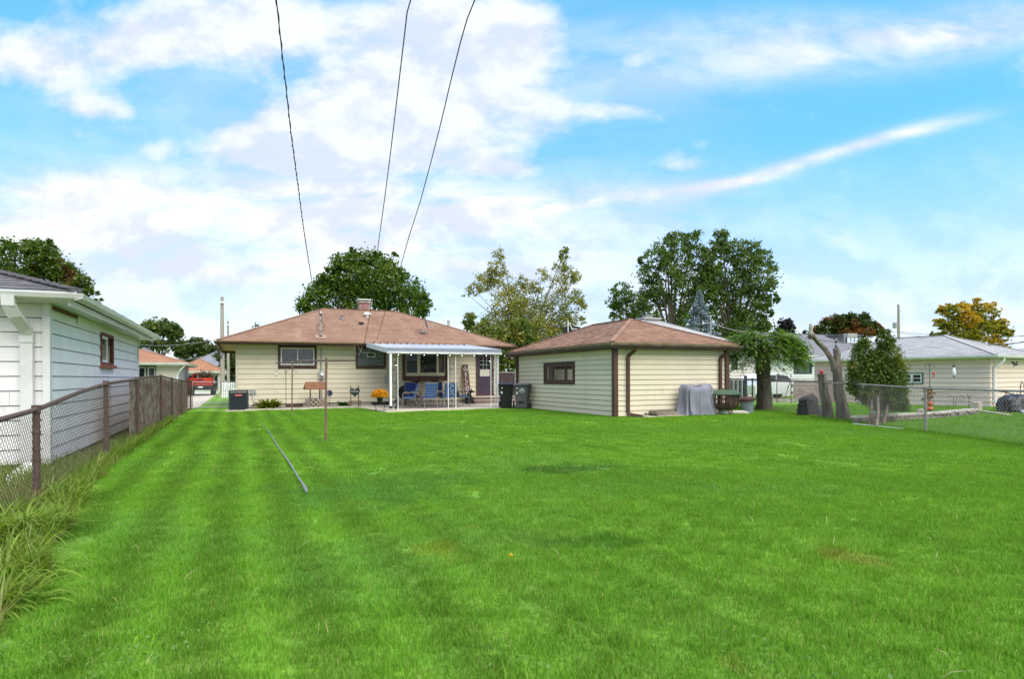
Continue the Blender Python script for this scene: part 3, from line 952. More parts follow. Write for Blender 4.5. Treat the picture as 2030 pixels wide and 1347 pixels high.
# conduit and meter below
mx = onY(636, 700, YF).x
o = thing('electric_meter', (mx, YF - .05, 1.3), 'grey electric meter box and conduit on cream wall', 'meter')
MB().tube([(mx, YF - .06, 2.72), (mx, YF - .06, 1.62)], .028, 8).build('conduit', M_GALV, o)
MB().box(mx - .12, mx + .13, YF - .14, YF - .02, 1.28, 1.64).build('meter_box', M_GALV, o, bevel=.01)
MB().tube([(mx + .03, YF - .14, 1.5), (mx + .03, YF - .25, 1.5)], [.085, .075], 16).build('dial', M_WHITE, o, smooth=True)
MB().tube([(mx + .02, YF - .06, 1.28), (mx + .02, YF - .06, .1)], .022, 8).build('conduit', M_GALV, o)

b = onroof(728, 628)
o = thing('roof_vent', b, 'white mushroom roof vent below the chimney', 'roof vent')
MB().lathe(b - Vector((0, 0, .05)), [(.1, 0), (.1, .14)], 14).build('neck', M_WHITE, o, smooth=True)
MB().lathe(b + Vector((0, 0, .08)), [(.19, 0), (.2, .03), (.18, .1), (.1, .14), (.0, .15)], 18).build('hood', M_WHITE, o, smooth=True)
b = onroof(716, 643)
tag(recenter(MB().obox(b + Vector((0, 0, .04)), .22, .2, .12).build('roof_vent', M_BLACK, bevel=.02)), 'small black square roof vent under the white one', 'roof vent')
b = onroof(678.5, 634)
o = thing('roof_vent', b, 'tall thin rusty grey roof vent left of the chimney', 'roof vent')
MB().lathe(b - Vector((0, 0, .03)), [(.1, 0), (.07, .2), (.1, .22), (.1, .26), (.0, .28)], 12).build('stack', mat('grey_pipe', (.25, .2, .19), .7), o, smooth=True)
b = onroof(897, 652)
tag(recenter(MB().bar((b.x, b.y + .6, b.z), (b.x, b.y + .6, b.z + .5), .12, .12).build('vent_pipe', M_GALV)), 'short grey vent pipe near right end of brown roof', 'pipe')
# satellite dish
b = onroof(838, 661)
o = thing('satellite_dish', b, 'grey satellite dish seen edge on, on right half of brown roof', 'satellite dish')
MB().obox(b + Vector((0, 0, .04)), .24, .3, .03).build('base', M_GALV, o)
MB().tube([b, b + Vector((0, 0, .3)), b + Vector((.06, -.05, .42))], .025).build('mast', M_GALV, o, smooth=True)
ctr = b + Vector((.14, -.05, .52)); ax = Vector((.92, -.35, .25)).normalized()
a1 = ax.cross(Z_).normalized(); a2 = a1.cross(ax)
md = MB()
for ring in range(5):
    r = .33 * ring / 4
    for k in range(20):
        an = 2 * math.pi * k / 20
        md.v.append(tuple(ctr + (a1 * math.cos(an) * .85 + a2 * math.sin(an)) * r + ax * (r * r * .7 - .02)))
for ring in range(4):
    for k in range(20):
        md.f.append([ring * 20 + k, ring * 20 + (k + 1) % 20, (ring + 1) * 20 + (k + 1) % 20, (ring + 1) * 20 + k])
dob = md.build('dish', mat('dish_grey', (.16, .16, .18), .5), o, smooth=True)
sm = dob.modifiers.new('thick', 'SOLIDIFY'); sm.thickness = .012
MB().bar(ctr - a2 * .28, ctr + ax * .55 - a2 * .1, .02, .03).build('feed_arm', M_GALV, o)
MB().obox(ctr + ax * .56 - a2 * .08, .08, .08, .07).build('receiver', M_WHITE_GUT, o)

# ------------------------------------------------------------------ patio awning
AX0, AX1, AYF, AYB = 5.42, 10.22, 23.5, 27.72
zf, zbk = 2.47, 2.90
aw = thing('patio_awning', (7.8, 25.5, 0), 'white and grey metal patio awning attached to the back of the ranch house', 'awning')
npan = 15
M_PAN = mat('awning_panel', (.66, .68, .72), .35, (.58, .60, .65), 2.0)
M_AWG = mat('awning_fascia', (.22, .25, .31), .4, (.19, .215, .27), 2.0)
for k in range(npan):
    x0_ = AX0 + .04 + (AX1 - AX0 - .08) * k / npan; x1_ = AX0 + .04 + (AX1 - AX0 - .08) * (k + 1) / npan
    mb = MB()
    def Zp(y): return zf + (zbk - zf) * (y - AYF) / (AYB - AYF)
    for (a, b_, za, zb_) in ((x0_ + .003, x1_ - .03, -.03, -.018), (x1_ - .03, x1_ - .003, -.03, .03)):
        mb.hexa([(a, AYF + .06, Zp(AYF) + za), (b_, AYF + .06, Zp(AYF) + za), (b_, AYB, Zp(AYB) + za), (a, AYB, Zp(AYB) + za),
                 (a, AYF + .06, Zp(AYF) + zb_), (b_, AYF + .06, Zp(AYF) + zb_), (b_, AYB, Zp(AYB) + zb_), (a, AYB, Zp(AYB) + zb_)])
    mb.build('roof_panel', M_PAN, aw)
    MB().box(x1_ - .06, x1_ - .01, AYB + .001, AYB + .03, Zp(AYB) - .03, Zp(AYB) + .07).build('rib_end', M_BLACK, aw)
# fascias: grey band with white lip
MB().box(AX0 - .05, AX1 + .05, AYF - .03, AYF + .055, zf - .14, zf + .035).build('front_fascia', M_AWG, aw)
MB().box(AX0 - .06, AX1 + .06, AYF - .05, AYF - .031, zf - .19, zf - .115).build('front_gutter_lip', M_WHITE_GUT, aw)
for xx, nm in ((AX0 - .05, 'l'), (AX1, 'r')):
    mb = MB().hexa([(xx, AYF + .056, zf - .17), (xx + .05, AYF + .056, zf - .17), (xx + .05, AYB, zbk - .17), (xx, AYB, zbk - .17),
                    (xx, AYF + .056, zf + .04), (xx + .05, AYF + .056, zf + .04), (xx + .05, AYB, zbk + .03), (xx, AYB, zbk + .03)])
    mb.build('side_fascia', M_PAN, aw)


def scroll_post(pa, pb_, ztop, z0=.036):
    pa, pb_ = Vector((*pa, 0)), Vector((*pb_, 0))
    for p in (pa, pb_):
        MB().tube([p + Z_ * z0, p + Z_ * ztop], .017, 8).build('post', M_WHITE, aw)
    L = (pb_ - pa).length; ux = (pb_ - pa) / L; mid = (pa + pb_) / 2
    n = 4; hh = (ztop - z0 - .2) / n
    for k in range(n):
        zc = z0 + .1 + hh * (k + .5); pts = []
        sg = 1 if k % 2 else -1
        for i in range(25):
            t = i / 24; an = (t * 2 - 1) * 2.4 * math.pi
            r = L * .42 * (1 - abs(t * 2 - 1) ** 2 * .55) * .5
            pts.append(mid + ux * (math.sin(an * .9) * L * .36 * sg * (.5 + .5 * abs(2 * t - 1))) + Z_ * (zc + (t - .5) * hh * .9 + .05 * math.cos(an)))
        MB().tube(pts, .0055, 5).build('scroll', M_WORN, aw)


pL = gr(784.5, 813); scroll_post((5.52, 23.62), (5.82, 23.62), zf - .13)
scroll_post((7.92, 23.62), (8.25, 23.62), zf - .13)
scroll_post((9.83, 23.62), (10.12, 23.62), zf - .13)
scroll_post((10.2, 23.66), (10.2, 23.98), zf - .12)
dn = MB().bar((5.5, 23.5, .2), (5.5, 23.5, zf - .17), .11, .08).build('downspout', M_WHITE, aw)
MB().bar((5.5, 23.5, .12), (5.5, 23.49, .199), .1, .1).build('spout_foot', M_BLACK, dn)
# string lights
sl = thing('string_lights', (7.8, 23.45, 2.2), 'string of small white globe bulbs hung under the awning edge', 'string lights')
us = [790, 815, 841, 867, 892, 916, 940, 964]
bp = [onY(u_, 703.5, 23.42) for u_ in us]
pts = []
for i, q in enumerate(bp):
    q.z = zf - .21; pts.append(q + Vector((0, 0, .03)))
    if i < len(bp) - 1: pts.append((q + bp[i + 1]) / 2 + Vector((0, 0, -.0)))
MB().tube([Vector((5.4, 23.42, zf - .17))] + pts + [Vector((10.2, 23.42, zf - .18))], .006, 5).build('cable', M_CABLE, sl)
M_BULB = mat('bulb_glass', (.85, .85, .8), .2, emis=((1, .97, .9), .6))
for q in bp:
    MB().lathe(q - Vector((0, 0, .035)), [(0.005, -.024), (.016, -.017), (.022, 0), (.016, .017), (.008, .026)], 12).build('bulb', M_BULB, sl, smooth=True)
q = onY(971, 717, 23.42); MB().lathe(q, [(0.005, -.024), (.016, -.017), (.022, 0), (.016, .017), (.008, .026)], 12).build('bulb', M_BULB, sl, smooth=True)
q2 = onY(785.5, 725, 23.55); MB().lathe(q2, [(0.005, -.024), (.016, -.017), (.022, 0), (.016, .017), (.008, .026)], 12).build('bulb', M_BULB, sl, smooth=True)
# loose cables under eave
def cable(name, pts, r, label, cat='cable', m=M_CABLE, n=6):
    return tag(recenter(MB().tube(pts, r, n).build(name, m, smooth=True)), label, cat)
def yc(u, v, Y=27.72): return onY(u, v, Y)
cable('eave_cable', [yc(703, 684), yc(704, 694), yc(707, 703), yc(711, 705), yc(715, 698), yc(718, 688)], .006, 'drooping grey cable loop at left corner of the awning under the eave', m=M_GALV)
cable('eave_cable', [yc(709, 685), yc(713, 694), yc(718, 699), yc(724, 701), yc(730, 698), yc(734, 691)], .006, 'second looser cable hanging across the glass block window top', m=M_GALV)
o = thing('breaker_box', (onY(768, 750, YF).x, YF - .05, 1.2), 'grey breaker box on wall behind the awning post', 'electrical box')
qx = onY(767.5, 750, YF).x
MB().box(qx - .12, qx + .12, YF - .14, YF - .02, 1.05, 1.42).build('box', M_GALV, o, bevel=.01)
MB().tube([(qx, YF - .05, 1.42), (qx, YF - .05, 2.6)], .02, 8).build('conduit', M_GALV, o)

# ================================================================== MIDDLE GARAGE
GX0, GX1, GY0, GY1 = 11.07, 15.74, 16.2, 23.5
gar = thing('garage', (13.5, 19.8, 0), 'cream garage with brown trim and brown hip roof right of the patio', 'garage')
wy1, wy0 = onX(1079.5, 740, GX0).y, onX(1140.5, 740, GX0).y
wz0, wz1 = 1.05, 1.87
gzt = 2.21
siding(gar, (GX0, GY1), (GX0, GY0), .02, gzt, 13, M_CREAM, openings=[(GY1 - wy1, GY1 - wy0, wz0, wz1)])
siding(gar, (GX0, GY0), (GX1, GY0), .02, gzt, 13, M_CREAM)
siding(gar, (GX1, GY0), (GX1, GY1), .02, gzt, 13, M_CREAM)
MB().box(GX0 + .1, GX1 - .1, GY1 - .1, GY1, 0.0, gzt).build('wall', M_CREAM, gar)
for (x, y) in ((GX0 - .02, GY0 - .02), (GX1 + .02, GY0 - .02), (GX0 - .02, GY1 + .02), (GX1 + .02, GY1 + .02)):
    sx = -.0 if x < 13 else 0
    MB().bar((x, y, 0), (x, y, gzt), .15, .15).build('corner_trim', M_BROWN, gar)
hip_roof(gar, GX0 - .32, GX1 + .32, GY0 - .32, GY1 + .32, 2.41, 3.45, M_ROOF_GA, rows=22, tab=.24, fascia_m=M_BROWN, fh=.17, gutter=mat('brown_gutter', (.12, .075, .06), .45, (.2, .16, .15), 3.0),
         soff=mat('soffit_paint2', (.30, .24, .08), .8))
ww = GY1 - (GY1 - wy1)
A = Vector((GX0, wy1, wz0)); L = wy1 - wy0
win = rect_frame(MB(), A, -Y_, L, wz1 - wz0, .085, .05, -X_).build('window', M_BROWN, gar)
for (s0, s1) in ((.09, L * .285), (L * .285 + .01, L * .72), (L * .72 + .01, L - .09)):
    rect_frame(MB(), A + (-Y_) * s0 + Z_ * .086, -Y_, s1 - s0, wz1 - wz0 - .172, .07, .035, -X_).build('sash', M_BROWN, win)
    pbox(A, -Y_, -X_, s0 + .06, s1 - .06, .14, wz1 - wz0 - .14, -.02, .012).build('pane', M_GLASS_R, win)
pbox(A, -Y_, -X_, L * .19, L * .2, .16, wz1 - wz0 - .16, .014, .03).build('muntin', M_BROWN, win)
pbox(A, -Y_, -X_, .16, L * .27, .4, .415, .014, .03).build('muntin', M_BROWN, win)


def downspout(parent, pts, w_, t, m):
    mb = MB(); r = [Vector(q) for q in pts]
    for a, b in zip(r[:-1], r[1:]): mb.bar(a, b, w_, t, up=(0, 1, .01))
    return mb.tube([r[0], r[0] + Vector((0, 0, .001))], .001, 4).build('downspout', m, parent)


xd = onY(1245, 760, GY0 - .07).x
downspout(gar, [(xd + .12, GY0 - .36, 2.25), (xd + .1, GY0 - .3, 2.14), (xd, GY0 - .09, 1.98), (xd, GY0 - .07, .16), (xd + .05, GY0 - .1, .08), (xd + .33, GY0 - .42, .02)], .1, .07, M_BROWN)
xd2 = onY(1428, 760, GY0 - .07).x
downspout(gar, [(xd2 + .15, GY0 - .34, 2.25), (xd2 + .13, GY0 - .28, 2.14), (xd2, GY0 - .09, 1.95), (xd2, GY0 - .07, .1)], .1, .07, M_BROWN)

# ================================================================== LEFT NEIGHBOUR GARAGE
lg = thing('neighbour_garage', (-5.6, 15.6, 0), 'white sided garage with grey shingles and white gutters beyond the left fence', 'garage')
LX, LY0, LY1 = -2.6, 11.17, 20.08
lzb, lzt = .04, 2.45
lw = (onX(197.4, 700, LX).y, onX(222, 700, LX).y)
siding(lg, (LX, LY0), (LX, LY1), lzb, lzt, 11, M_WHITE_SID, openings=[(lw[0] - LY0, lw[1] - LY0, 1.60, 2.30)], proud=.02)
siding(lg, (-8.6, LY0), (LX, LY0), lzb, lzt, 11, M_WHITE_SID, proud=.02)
MB().box(-8.6, LX - .1, LY1 - .1, LY1, lzb, lzt).build('wall', M_WHITE_SID, lg)
M_REDT = mat('red_brown_trim', (.13, .03, .028), .7, (.2, .07, .05), 8.0)
MB().box(-8.55, LX - .06, LY0 + .05, LY1 - .05, -.3, lzb - .002).build('foundation', mat('dark_foundation', (.07, .045, .035), .9, (.11, .06, .045), 5.0), lg)
MB().bar((LX + .0, LY0 - .02, lzb), (LX + .0, LY0 - .02, lzt), .13, .09).build('corner_trim', M_WHITE_GUT, lg)
MB().bar((LX + .02, LY1 - .01, lzb), (LX + .02, LY1 - .01, lzt), .06, .06).build('corner_trim', M_WHITE_GUT, lg)
A = Vector((LX, lw[0], 1.60)); L = lw[1] - lw[0]
win = rect_frame(MB(), A, Y_, L, .70, .07, .04, X_).build('window', M_REDT, lg)
pbox(A, Y_, X_, -.04, L + .04, -.05, .02, .0, .09).build('sill', mat('orange_red_sill', (.30, .09, .05), .7), win)
rect_frame(MB(), A + Y_ * .08 + Z_ * .075, Y_, L * .45, .55, .05, .03, X_).build('sash', M_WHITE, win)
pbox(A, Y_, X_, .08, L - .08, .08, .62, -.04, .004).build('pane', M_GLASS, win)
# missing soffit trim strip showing red board, loose frieze boards
pbox((LX, LY0 + .15, 0), Y_, X_, 0, 1.6, 2.385, 2.44, .022, .03).build('bare_board', M_REDT, lg)
pbox((LX, LY0 + 1.75, 0), Y_, X_, 0, 1.5, 2.28, 2.44, .022, .035).build('frieze_board', M_WHITE_SID, lg)
lr = hip_roof(lg, -9.05, -2.15, 10.72, 20.53, 2.60, 3.68, M_ROOF_GR, rows=2, tab=3, sides='', fascia_m=M_WHITE_GUT, fh=.07, soff=M_WHITE_GUT)
# near roof: shingle pieces one by one; beyond: joined
ze, zr = 2.60, 3.68; hw = 3.45
pr = (-5.6, 14.17, zr)
single = []
shingles((-9.05, 10.72, ze), (-2.15, 10.72, ze), pr, pr, 18, .32, None, lift=.02, single=single)
single = sorted(single, key=lambda q: -q.v[4][0])[:130]
for q in single: q.build('shingle', M_ROOF_GR, lr)
mb = MB(); shingles((-2.15, 10.72, ze), (-2.15, 20.53, ze), (-5.6, 17.08, zr), pr, 18, .32, mb, lift=.02)
mb.build('shingles', M_ROOF_GR, lr, kind='stuff')
n_cap = 26
for k in range(n_cap):
    a = Vector((-2.15, 10.72, ze)).lerp(Vector(pr), k / n_cap); b = Vector((-2.15, 10.72, ze)).lerp(Vector(pr), (k + 1.15) / n_cap)
    MB().bar(a + Z_ * .05, b + Z_ * .03, .24, .015).build('hip_shingle', M_ROOF_GR, lr)
# soffit box and second lip
MB().box(-9.0, -2.22, 10.80, LY0 - .001, 2.452, 2.475).build('soffit', M_WHITE_GUT, lg)
MB().box(LX + .001, -2.22, LY0, 20.5, 2.452, 2.475).build('soffit', M_WHITE_GUT, lg)
MB().box(-2.27, -2.235, 10.8, 15.4, 2.40, 2.4515).build('soffit_trim', M_WHITE_GUT, lg)
MB().box(-2.275, -2.24, 15.45, 20.5, 2.41, 2.4515).build('soffit_trim', M_WHITE_GUT, lg)
dx = onY(53.5, 650, LY0 - .08).x
mb = MB()
r = [Vector((dx - .1, 10.66, 2.50)), Vector((dx - .1, 10.67, 2.38)), Vector((dx - .06, 10.76, 2.24)), Vector((dx, 11.02, 2.06)), Vector((dx, 11.09, 1.96)), Vector((dx, 11.09, .1))]
for a, b in zip(r[:-1], r[1:]): mb.bar(a, b + (b - a).normalized() * .02, .15, .1, up=(0, 1, .01))
mb.build('downspout', M_WHITE_GUT, lg)
MB().bar((dx, 11.085, 1.86), (dx, 11.085, 2.0), .165, .115, up=(0, 1, .01)).build('spout_collar', M_WHITE_GUT, lg)
# white board leaning under the garage corner
MB().bar(gr(20, 1010, -.3) + Z_ * .0, at(62, 925, 8.6), .25, .03)
tag(recenter(MB().bar(Vector((-3.05, 10.3, -.26)), Vector((-2.72, 10.9, .08)), .24, .04).build('leaning_board', M_WHITE)), 'white board leaning in the weeds under the corner of the white garage', 'board')

# ================================================================== LEFT CHAIN LINK FENCE
M_CHAIN = mat('rusty_wire', (.10, .068, .055), .7, (.16, .125, .10), 6.0, metal=.3)
M_CHAING = mat('grey_wire', (.38, .35, .34), .6, (.17, .15, .14), 6.0, metal=.3)
M_CHAINR = mat('grey_pipe_fence', (.34, .31, .30), .6, (.23, .18, .16), 5.0, metal=.3)


def chain_fence(name, path, label, group, mw, mp, sp=.06, wr=.0019, post_idx=None, pr=.032, rr=.022, top_m=None, far=None):
    """path: (x,y,ztop,zbase)"""
    path = [Vector((*p[:2], 0)) for p in path], [p[2] for p in path], [p[3] for p in path]
    P, ZT, ZB = path
    S = [0]
    for a, b in zip(P[:-1], P[1:]): S.append(S[-1] + (b - a).length)
    def pt(s, h):
        s = max(0, min(S[-1], s)); i = 0
        while i < len(S) - 2 and S[i + 1] < s: i += 1
        t = (s - S[i]) / (S[i + 1] - S[i])
        p = P[i].lerp(P[i + 1], t); zt_ = ZT[i] * (1 - t) + ZT[i + 1] * t; zb_ = ZB[i] * (1 - t) + ZB[i + 1] * t
        return Vector((p.x, p.y, zb_ + (zt_ - zb_) * h))
    t = thing(name, (P[0].x, P[0].y, ZB[0]), label, 'fence', group)
    rail = [pt(s, 1) for s in np.linspace(0, S[-1], max(2, int(S[-1] / .5)))]
    MB().tube(rail, rr, 8).build('rail', top_m or mp, t, smooth=True)
    for i in (post_idx if post_idx is not None else range(len(P))):
        p = P[i]
        MB().tube([Vector((p.x, p.y, ZB[i] - .1)), Vector((p.x, p.y, ZT[i] + .02))], pr, 10).build('post', mp, t)
        MB().tube([Vector((p.x, p.y, ZT[i] - .03)), Vector((p.x, p.y, ZT[i] + .045))], pr * 1.25, 10).build('post_cap', mp, t)
        for hz in (.25, .55, .8):
            MB().tube([pt(S[i], hz) - Z_ * .012, pt(S[i], hz) + Z_ * .012], pr * 1.2, 8).build('tie', mp, t)
    # woven wires
    mb = MB(); hgt = ZT[0] - ZB[0]; nW = int(S[-1] / sp)
    dlt = hgt / 1.0
    V = []; Fq = []
    seg = 8
    for fam in (1, -1):
        for k in range(-int(hgt / sp) - 1, nW + int(hgt / sp) + 1):
            s0 = k * sp
            prev = None
            for j in range(seg + 1):
                h = j / seg; s_ = s0 + fam * hgt * h
                ok = 0 <= s_ <= S[-1]
                q = pt(s_, h * .985) if ok else None
                if q is not None:
                    if far and q.y > far[0]: wr_ = far[1]
                    else: wr_ = wr
                    i0 = len(V)
                    wob = .004 * fam
                    # little triangle section across the run
                    V.append((q.x + wob, q.y, q.z + wr_)); V.append((q.x + wr_ + wob, q.y, q.z - wr_)); V.append((q.x - wr_ + wob, q.y - wr_, q.z - wr_))
                    if prev is not None:
                        for a in range(3):
                            b_ = (a + 1) % 3; Fq.append((prev + a, i0 + a, i0 + b_, prev + b_))
                    prev = i0
                else: prev = None
    # twisted ends above the rail
    for k in range(nW):
        q = pt(k * sp, .985)
        i0 = len(V)
        V += [(q.x - wr, q.y, q.z), (q.x + wr, q.y, q.z), (q.x + wr, q.y + .006, q.z + .035 + .01 * math.sin(k * 7)), (q.x - wr, q.y + .006, q.z + .035)]
        Fq.append((i0, i0 + 1, i0 + 2, i0 + 3))
    fastmesh('wire_mesh', np.array(V), np.array(Fq), mw, t, kind='stuff')
    return t, pt, S


LFX = -1.85
lf = [(-1.85, 2.6, .86, -.14), (-1.85, 4.3, .90, -.14), (-1.85, 5.9, .94, -.14), (-1.85, 7.53, 1.0, -.13), (-1.85, 9.3, 1.14, -.1), (-1.85, 11.08, 1.24, -.06), (-1.85, 14.3, 1.31, -.05),
      (-1.85, 16.0, 1.37, -.03), (-1.85, 18.5, 1.385, -.02), (-1.85, 21.5, 1.32, 0), (-1.85, 25.0, 1.25, 0), (-1.85, 29.8, 1.21, 0)]
chain_fence('chain_link_fence', lf, 'rusty chain link fence with sagging top rail along the left edge of the lawn', None, M_CHAIN, M_RUST, sp=.066, wr=.0017, far=(11.5, .0007), post_idx=[0, 3, 5, 6, 8, 9, 10, 11], pr=.033, rr=.025)
# old board screen behind the far half of the fence
bs = thing('board_screen', (-1.98, 20, 0), 'mossy brown and grey board screen standing behind the far half of the rusty fence', 'screen')
bm_ = [mat('mossy_board', (.15, .08, .05), .95, (.38, .30, .235), 3.0, stretch=(1, 1, 1.4), lo=.4, hi=.62), mat('rusty_board', (.20, .085, .07), .9, (.36, .24, .21), 3.5, stretch=(1, 1, 1.2)),
       mat('pale_board', (.36, .31, .28), .9, (.2, .14, .11), 3.5, stretch=(1, 1, 1.2))]
def ftop(y):
    for a, b in zip(lf[:-1], lf[1:]):
        if a[1] <= y <= b[1]:
            t = (y - a[1]) / (b[1] - a[1]); return a[2] * (1 - t) + b[2] * t
    return 1.2
y = 14.3; k = 0
while y < 29.7:
    wdt = random.uniform(.5, 1.1); y2 = min(y + wdt, 29.72)
    m_ = bm_[random.choice([0, 0, 1, 2] if y < 22 else [0, 1, 1, 2])]
    MB().box(-1.99, -1.965, y, y2 - .004, .08 + random.uniform(-.03, .03), ftop((y + y2) / 2) - .03).build('board', m_, bs)
    y = y2; k += 1
# gate at the end
g = thing('wire_gate', (-.9, 29.7, 0), 'thin grey wire gate between the rusty fence and the house corner', 'gate')
MB().tube([(-1.78, 29.75, .06), (-1.78, 29.75, 1.18), (-.12, 29.75, 1.18), (-.12, 29.75, .06), (-1.78, 29.75, .06)], .018, 8).build('gate_frame', M_GALV, g)
MB().tube([(-.04, 29.75, 0), (-.04, 29.75, 1.34)], .04, 8).build('post', M_GALV, g)
V = []; Fq = []
for fam in (1, -1):
    for k in range(-18, 48):
        a = Vector((-1.78 + k * .065, 29.75, .06)); b = a + Vector((fam * 1.12, 0, 1.12))
        lo, hi = 0.0, 1.0
        def xx(t_): return a.x + (b.x - a.x) * t_
        ts = [t_ for t_ in (0, 1)]
        tmin, tmax = 0.0, 1.0
        for xb, side in ((-1.78, 1), (-.12, -1)):
            den = b.x - a.x; tb = (xb - a.x) / den
            if (den > 0) == (side > 0): tmin = max(tmin, tb)
            else: tmax = min(tmax, tb)
        if tmax - tmin > .02:
            p0, p1 = a.lerp(b, tmin), a.lerp(b, tmax); i0 = len(V)
            V += [(p0.x, 29.748, p0.z - .002), (p0.x, 29.752, p0.z + .002), (p1.x, 29.752, p1.z + .002), (p1.x, 29.748, p1.z - .002)]; Fq.append((i0, i0 + 1, i0 + 2, i0 + 3))
fastmesh('wire_mesh', np.array(V), np.array(Fq), M_GALV, g, kind='stuff')

# ================================================================== RIGHT CHAIN LINK FENCE
rf = [(12.3, 4.55, 1.0, .0), (12.9, 5.8, 1.0, 0), (14.2, 8.48, 1.0, .0), (15.25, 10.64, 1.06, .0), (16.3, 12.8, 1.10, .0), (17.6, 15.5, 1.15, .0), (18.5, 17.6, 1.18, 0), (19.4, 19.7, 1.2, 0)]
t_, rpt, rS = chain_fence('chain_link_fence', rf, 'grey chain link fence with thin posts along the right edge of the lawn', None, M_CHAING, M_CHAINR, sp=.085, wr=.0042, post_idx=[0, 2, 4, 6, 7], pr=.03, rr=.02)

# ================================================================== FAR LEFT: DRIVEWAY SIDE


def simple_house(name, label, cat, x0, x1, y0, y1, ze, zr, oh, wall_m, roof_m, rows=14, tab=.5, n_board=10, fas=M_WHITE_GUT, sides='frlb', openings=(), fh=.16, faces='fr', openings_l=(), openings_r=()):
    t = thing(name, ((x0 + x1) / 2, (y0 + y1) / 2, 0), label, cat)
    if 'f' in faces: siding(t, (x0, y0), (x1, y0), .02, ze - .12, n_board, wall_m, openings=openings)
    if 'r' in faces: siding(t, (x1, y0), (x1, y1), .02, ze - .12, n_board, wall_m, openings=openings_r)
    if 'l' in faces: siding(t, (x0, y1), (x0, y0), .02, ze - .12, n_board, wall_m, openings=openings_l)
    if 'l' not in faces: MB().box(x0, x0 + .1, y0 + .1, y1, 0, ze - .12).build('wall', wall_m, t)
    if 'r' not in faces: MB().box(x1 - .1, x1, y0 + .1, y1, 0, ze - .12).build('wall', wall_m, t)
    MB().box(x0 + .1, x1 - .1, y1 - .1, y1, 0, ze - .12).build('wall', wall_m, t)
    hip_roof(t, x0 - oh, x1 + oh, y0 - oh, y1 + oh, ze + .05, zr, roof_m, rows=rows, tab=tab, fascia_m=fas, fh=fh, sides=sides, soff=M_WHITE_GUT)
    return t


M_GREYW = mat('grey_cream_wall', (.50, .48, .43), .7, (.44, .42, .38), 1.0)
xr = -3.75
wa, wb = onY(272, 740, 48).x - .6, onY(310, 740, 48).x
oh_ = simple_house('bungalow', 'pale house with orange brown roof behind the board screen, left of the driveway', 'house', -13, xr, 48, 58, 2.42, 4.1, .6, M_GREYW, M_ROOF_OR, n_board=12, openings=[(wa + 13, wb + 13, 1.0, 2.2)])
for k in range(3):
    a = wa + (wb - wa) * k / 3
    slider_window(oh_, (a + .01, 48, 1.0), X_, -Y_, (wb - wa) / 3 - .02, 1.2, mat('dark_green_trim', (.03, .05, .045), .5), M_WORN, 1, .05, M_GLASS, it=.05)
MB().tube([(xr + .45, 47.5, 2.3), (xr + .1, 47.8, 1.9), (xr - .05, 47.93, 1.6), (xr - .05, 47.93, .1)], .06, 6).build('downspout', M_WHITE_GUT, oh_)
fg = simple_house('far_garage', 'small far garage with orange hip roof and dark doorway at end of the driveway', 'garage', -6.1, -1.35, 72, 78, 2.1, 3.55, .35, mat('far_cream', (.60, .55, .47), .7), M_ROOF_OR, rows=10, n_board=8, openings=[(1.0, 4.35, 0.0, 1.85)], fh=.2, fas=mat('white_fascia', (.75, .73, .70), .5))
MB().box(-5.05, -1.8, 72.3, 72.36, 0, 1.83).build('doorway_shade', M_BLACK, fg)  # black sheet stands in for the shade inside the open doorway
rect_frame(MB(), (-5.1, 72, 0), X_, 3.35, 1.85, .14, .04, -Y_).build('door_frame', M_WORN, fg)
simple_house('bungalow', 'farther house showing only a blue grey roof above the small orange garage', 'house', -6.2, 1.5, 84, 92, 2.6, 5.0, .5, M_FAR_WHITE, M_ROOF_BL, rows=8, n_board=8)
simple_house('bungalow', 'farther house showing only a dark grey roof between orange roof and orange garage', 'house', -14, -6.6, 82, 90, 2.8, 5.2, .5, M_FAR_WHITE, M_ROOF_DG, rows=8, n_board=8)

# picket fence
pk = thing('picket_fence', (-1.2, 45, 0), 'white picket fence across the path left of the ranch house', 'fence')
px0, px1 = onY(440, 760, 44).x, onY(470, 760, 44).x + .4
for zz in (.35, .95): MB().box(px0, px1, 44.02, 44.05, zz, zz + .08).build('rail', M_WHITE, pk)
n = 12
for k in range(n):
    x = px0 + (px1 - px0) * k / n
    MB().prism([(x, 43.98, .05), (x + .07, 43.98, .05), (x + .07, 43.98, 1.05), (x + .035, 43.98, 1.13), (x, 43.98, 1.05)], (0, .03, 0)).build('picket', M_WHITE, pk)
# utility poles
def pole(u, vtop, D, r, label, z0=0.0, m=None):
    b = gD(u, D); top = at(u, vtop, D)
    o = thing('utility_pole', b, label, 'pole')
    MB().tube([b, Vector((b.x, b.y, b.z + (top.z) * .5)), Vector((b.x, b.y, top.z))], [r, r * .85, r * .62], 12).build('shaft', m or M_POLE, o, smooth=True)
    MB().obox((b.x - .02, b.y - r, top.z - .42), .34, .1, .12).build('insulator', M_WHITE, o)
    return o, Vector((b.x, b.y, top.z))
M_POLE = mat('pole_wood', (.26, .235, .20), .9, (.38, .35, .31), 3.0, stretch=(3, 3, .25), bump=.4)
po, ptop1 = pole(441, 589, 44.7, .17, 'tall bare wooden utility pole left of the ranch house, nearer of two')
MB().obox((ptop1.x, ptop1.y, .05), .75, .6, .14, .4).build('base_stones', M_STONE, po)
po2, ptop2 = pole(452.6, 637, 62, .15, 'shorter farther utility pole just right of the tall pole')
MB().tube([ptop2, ptop2 + Z_ * .5], .02, 6).build('finial', M_GALV, po2)
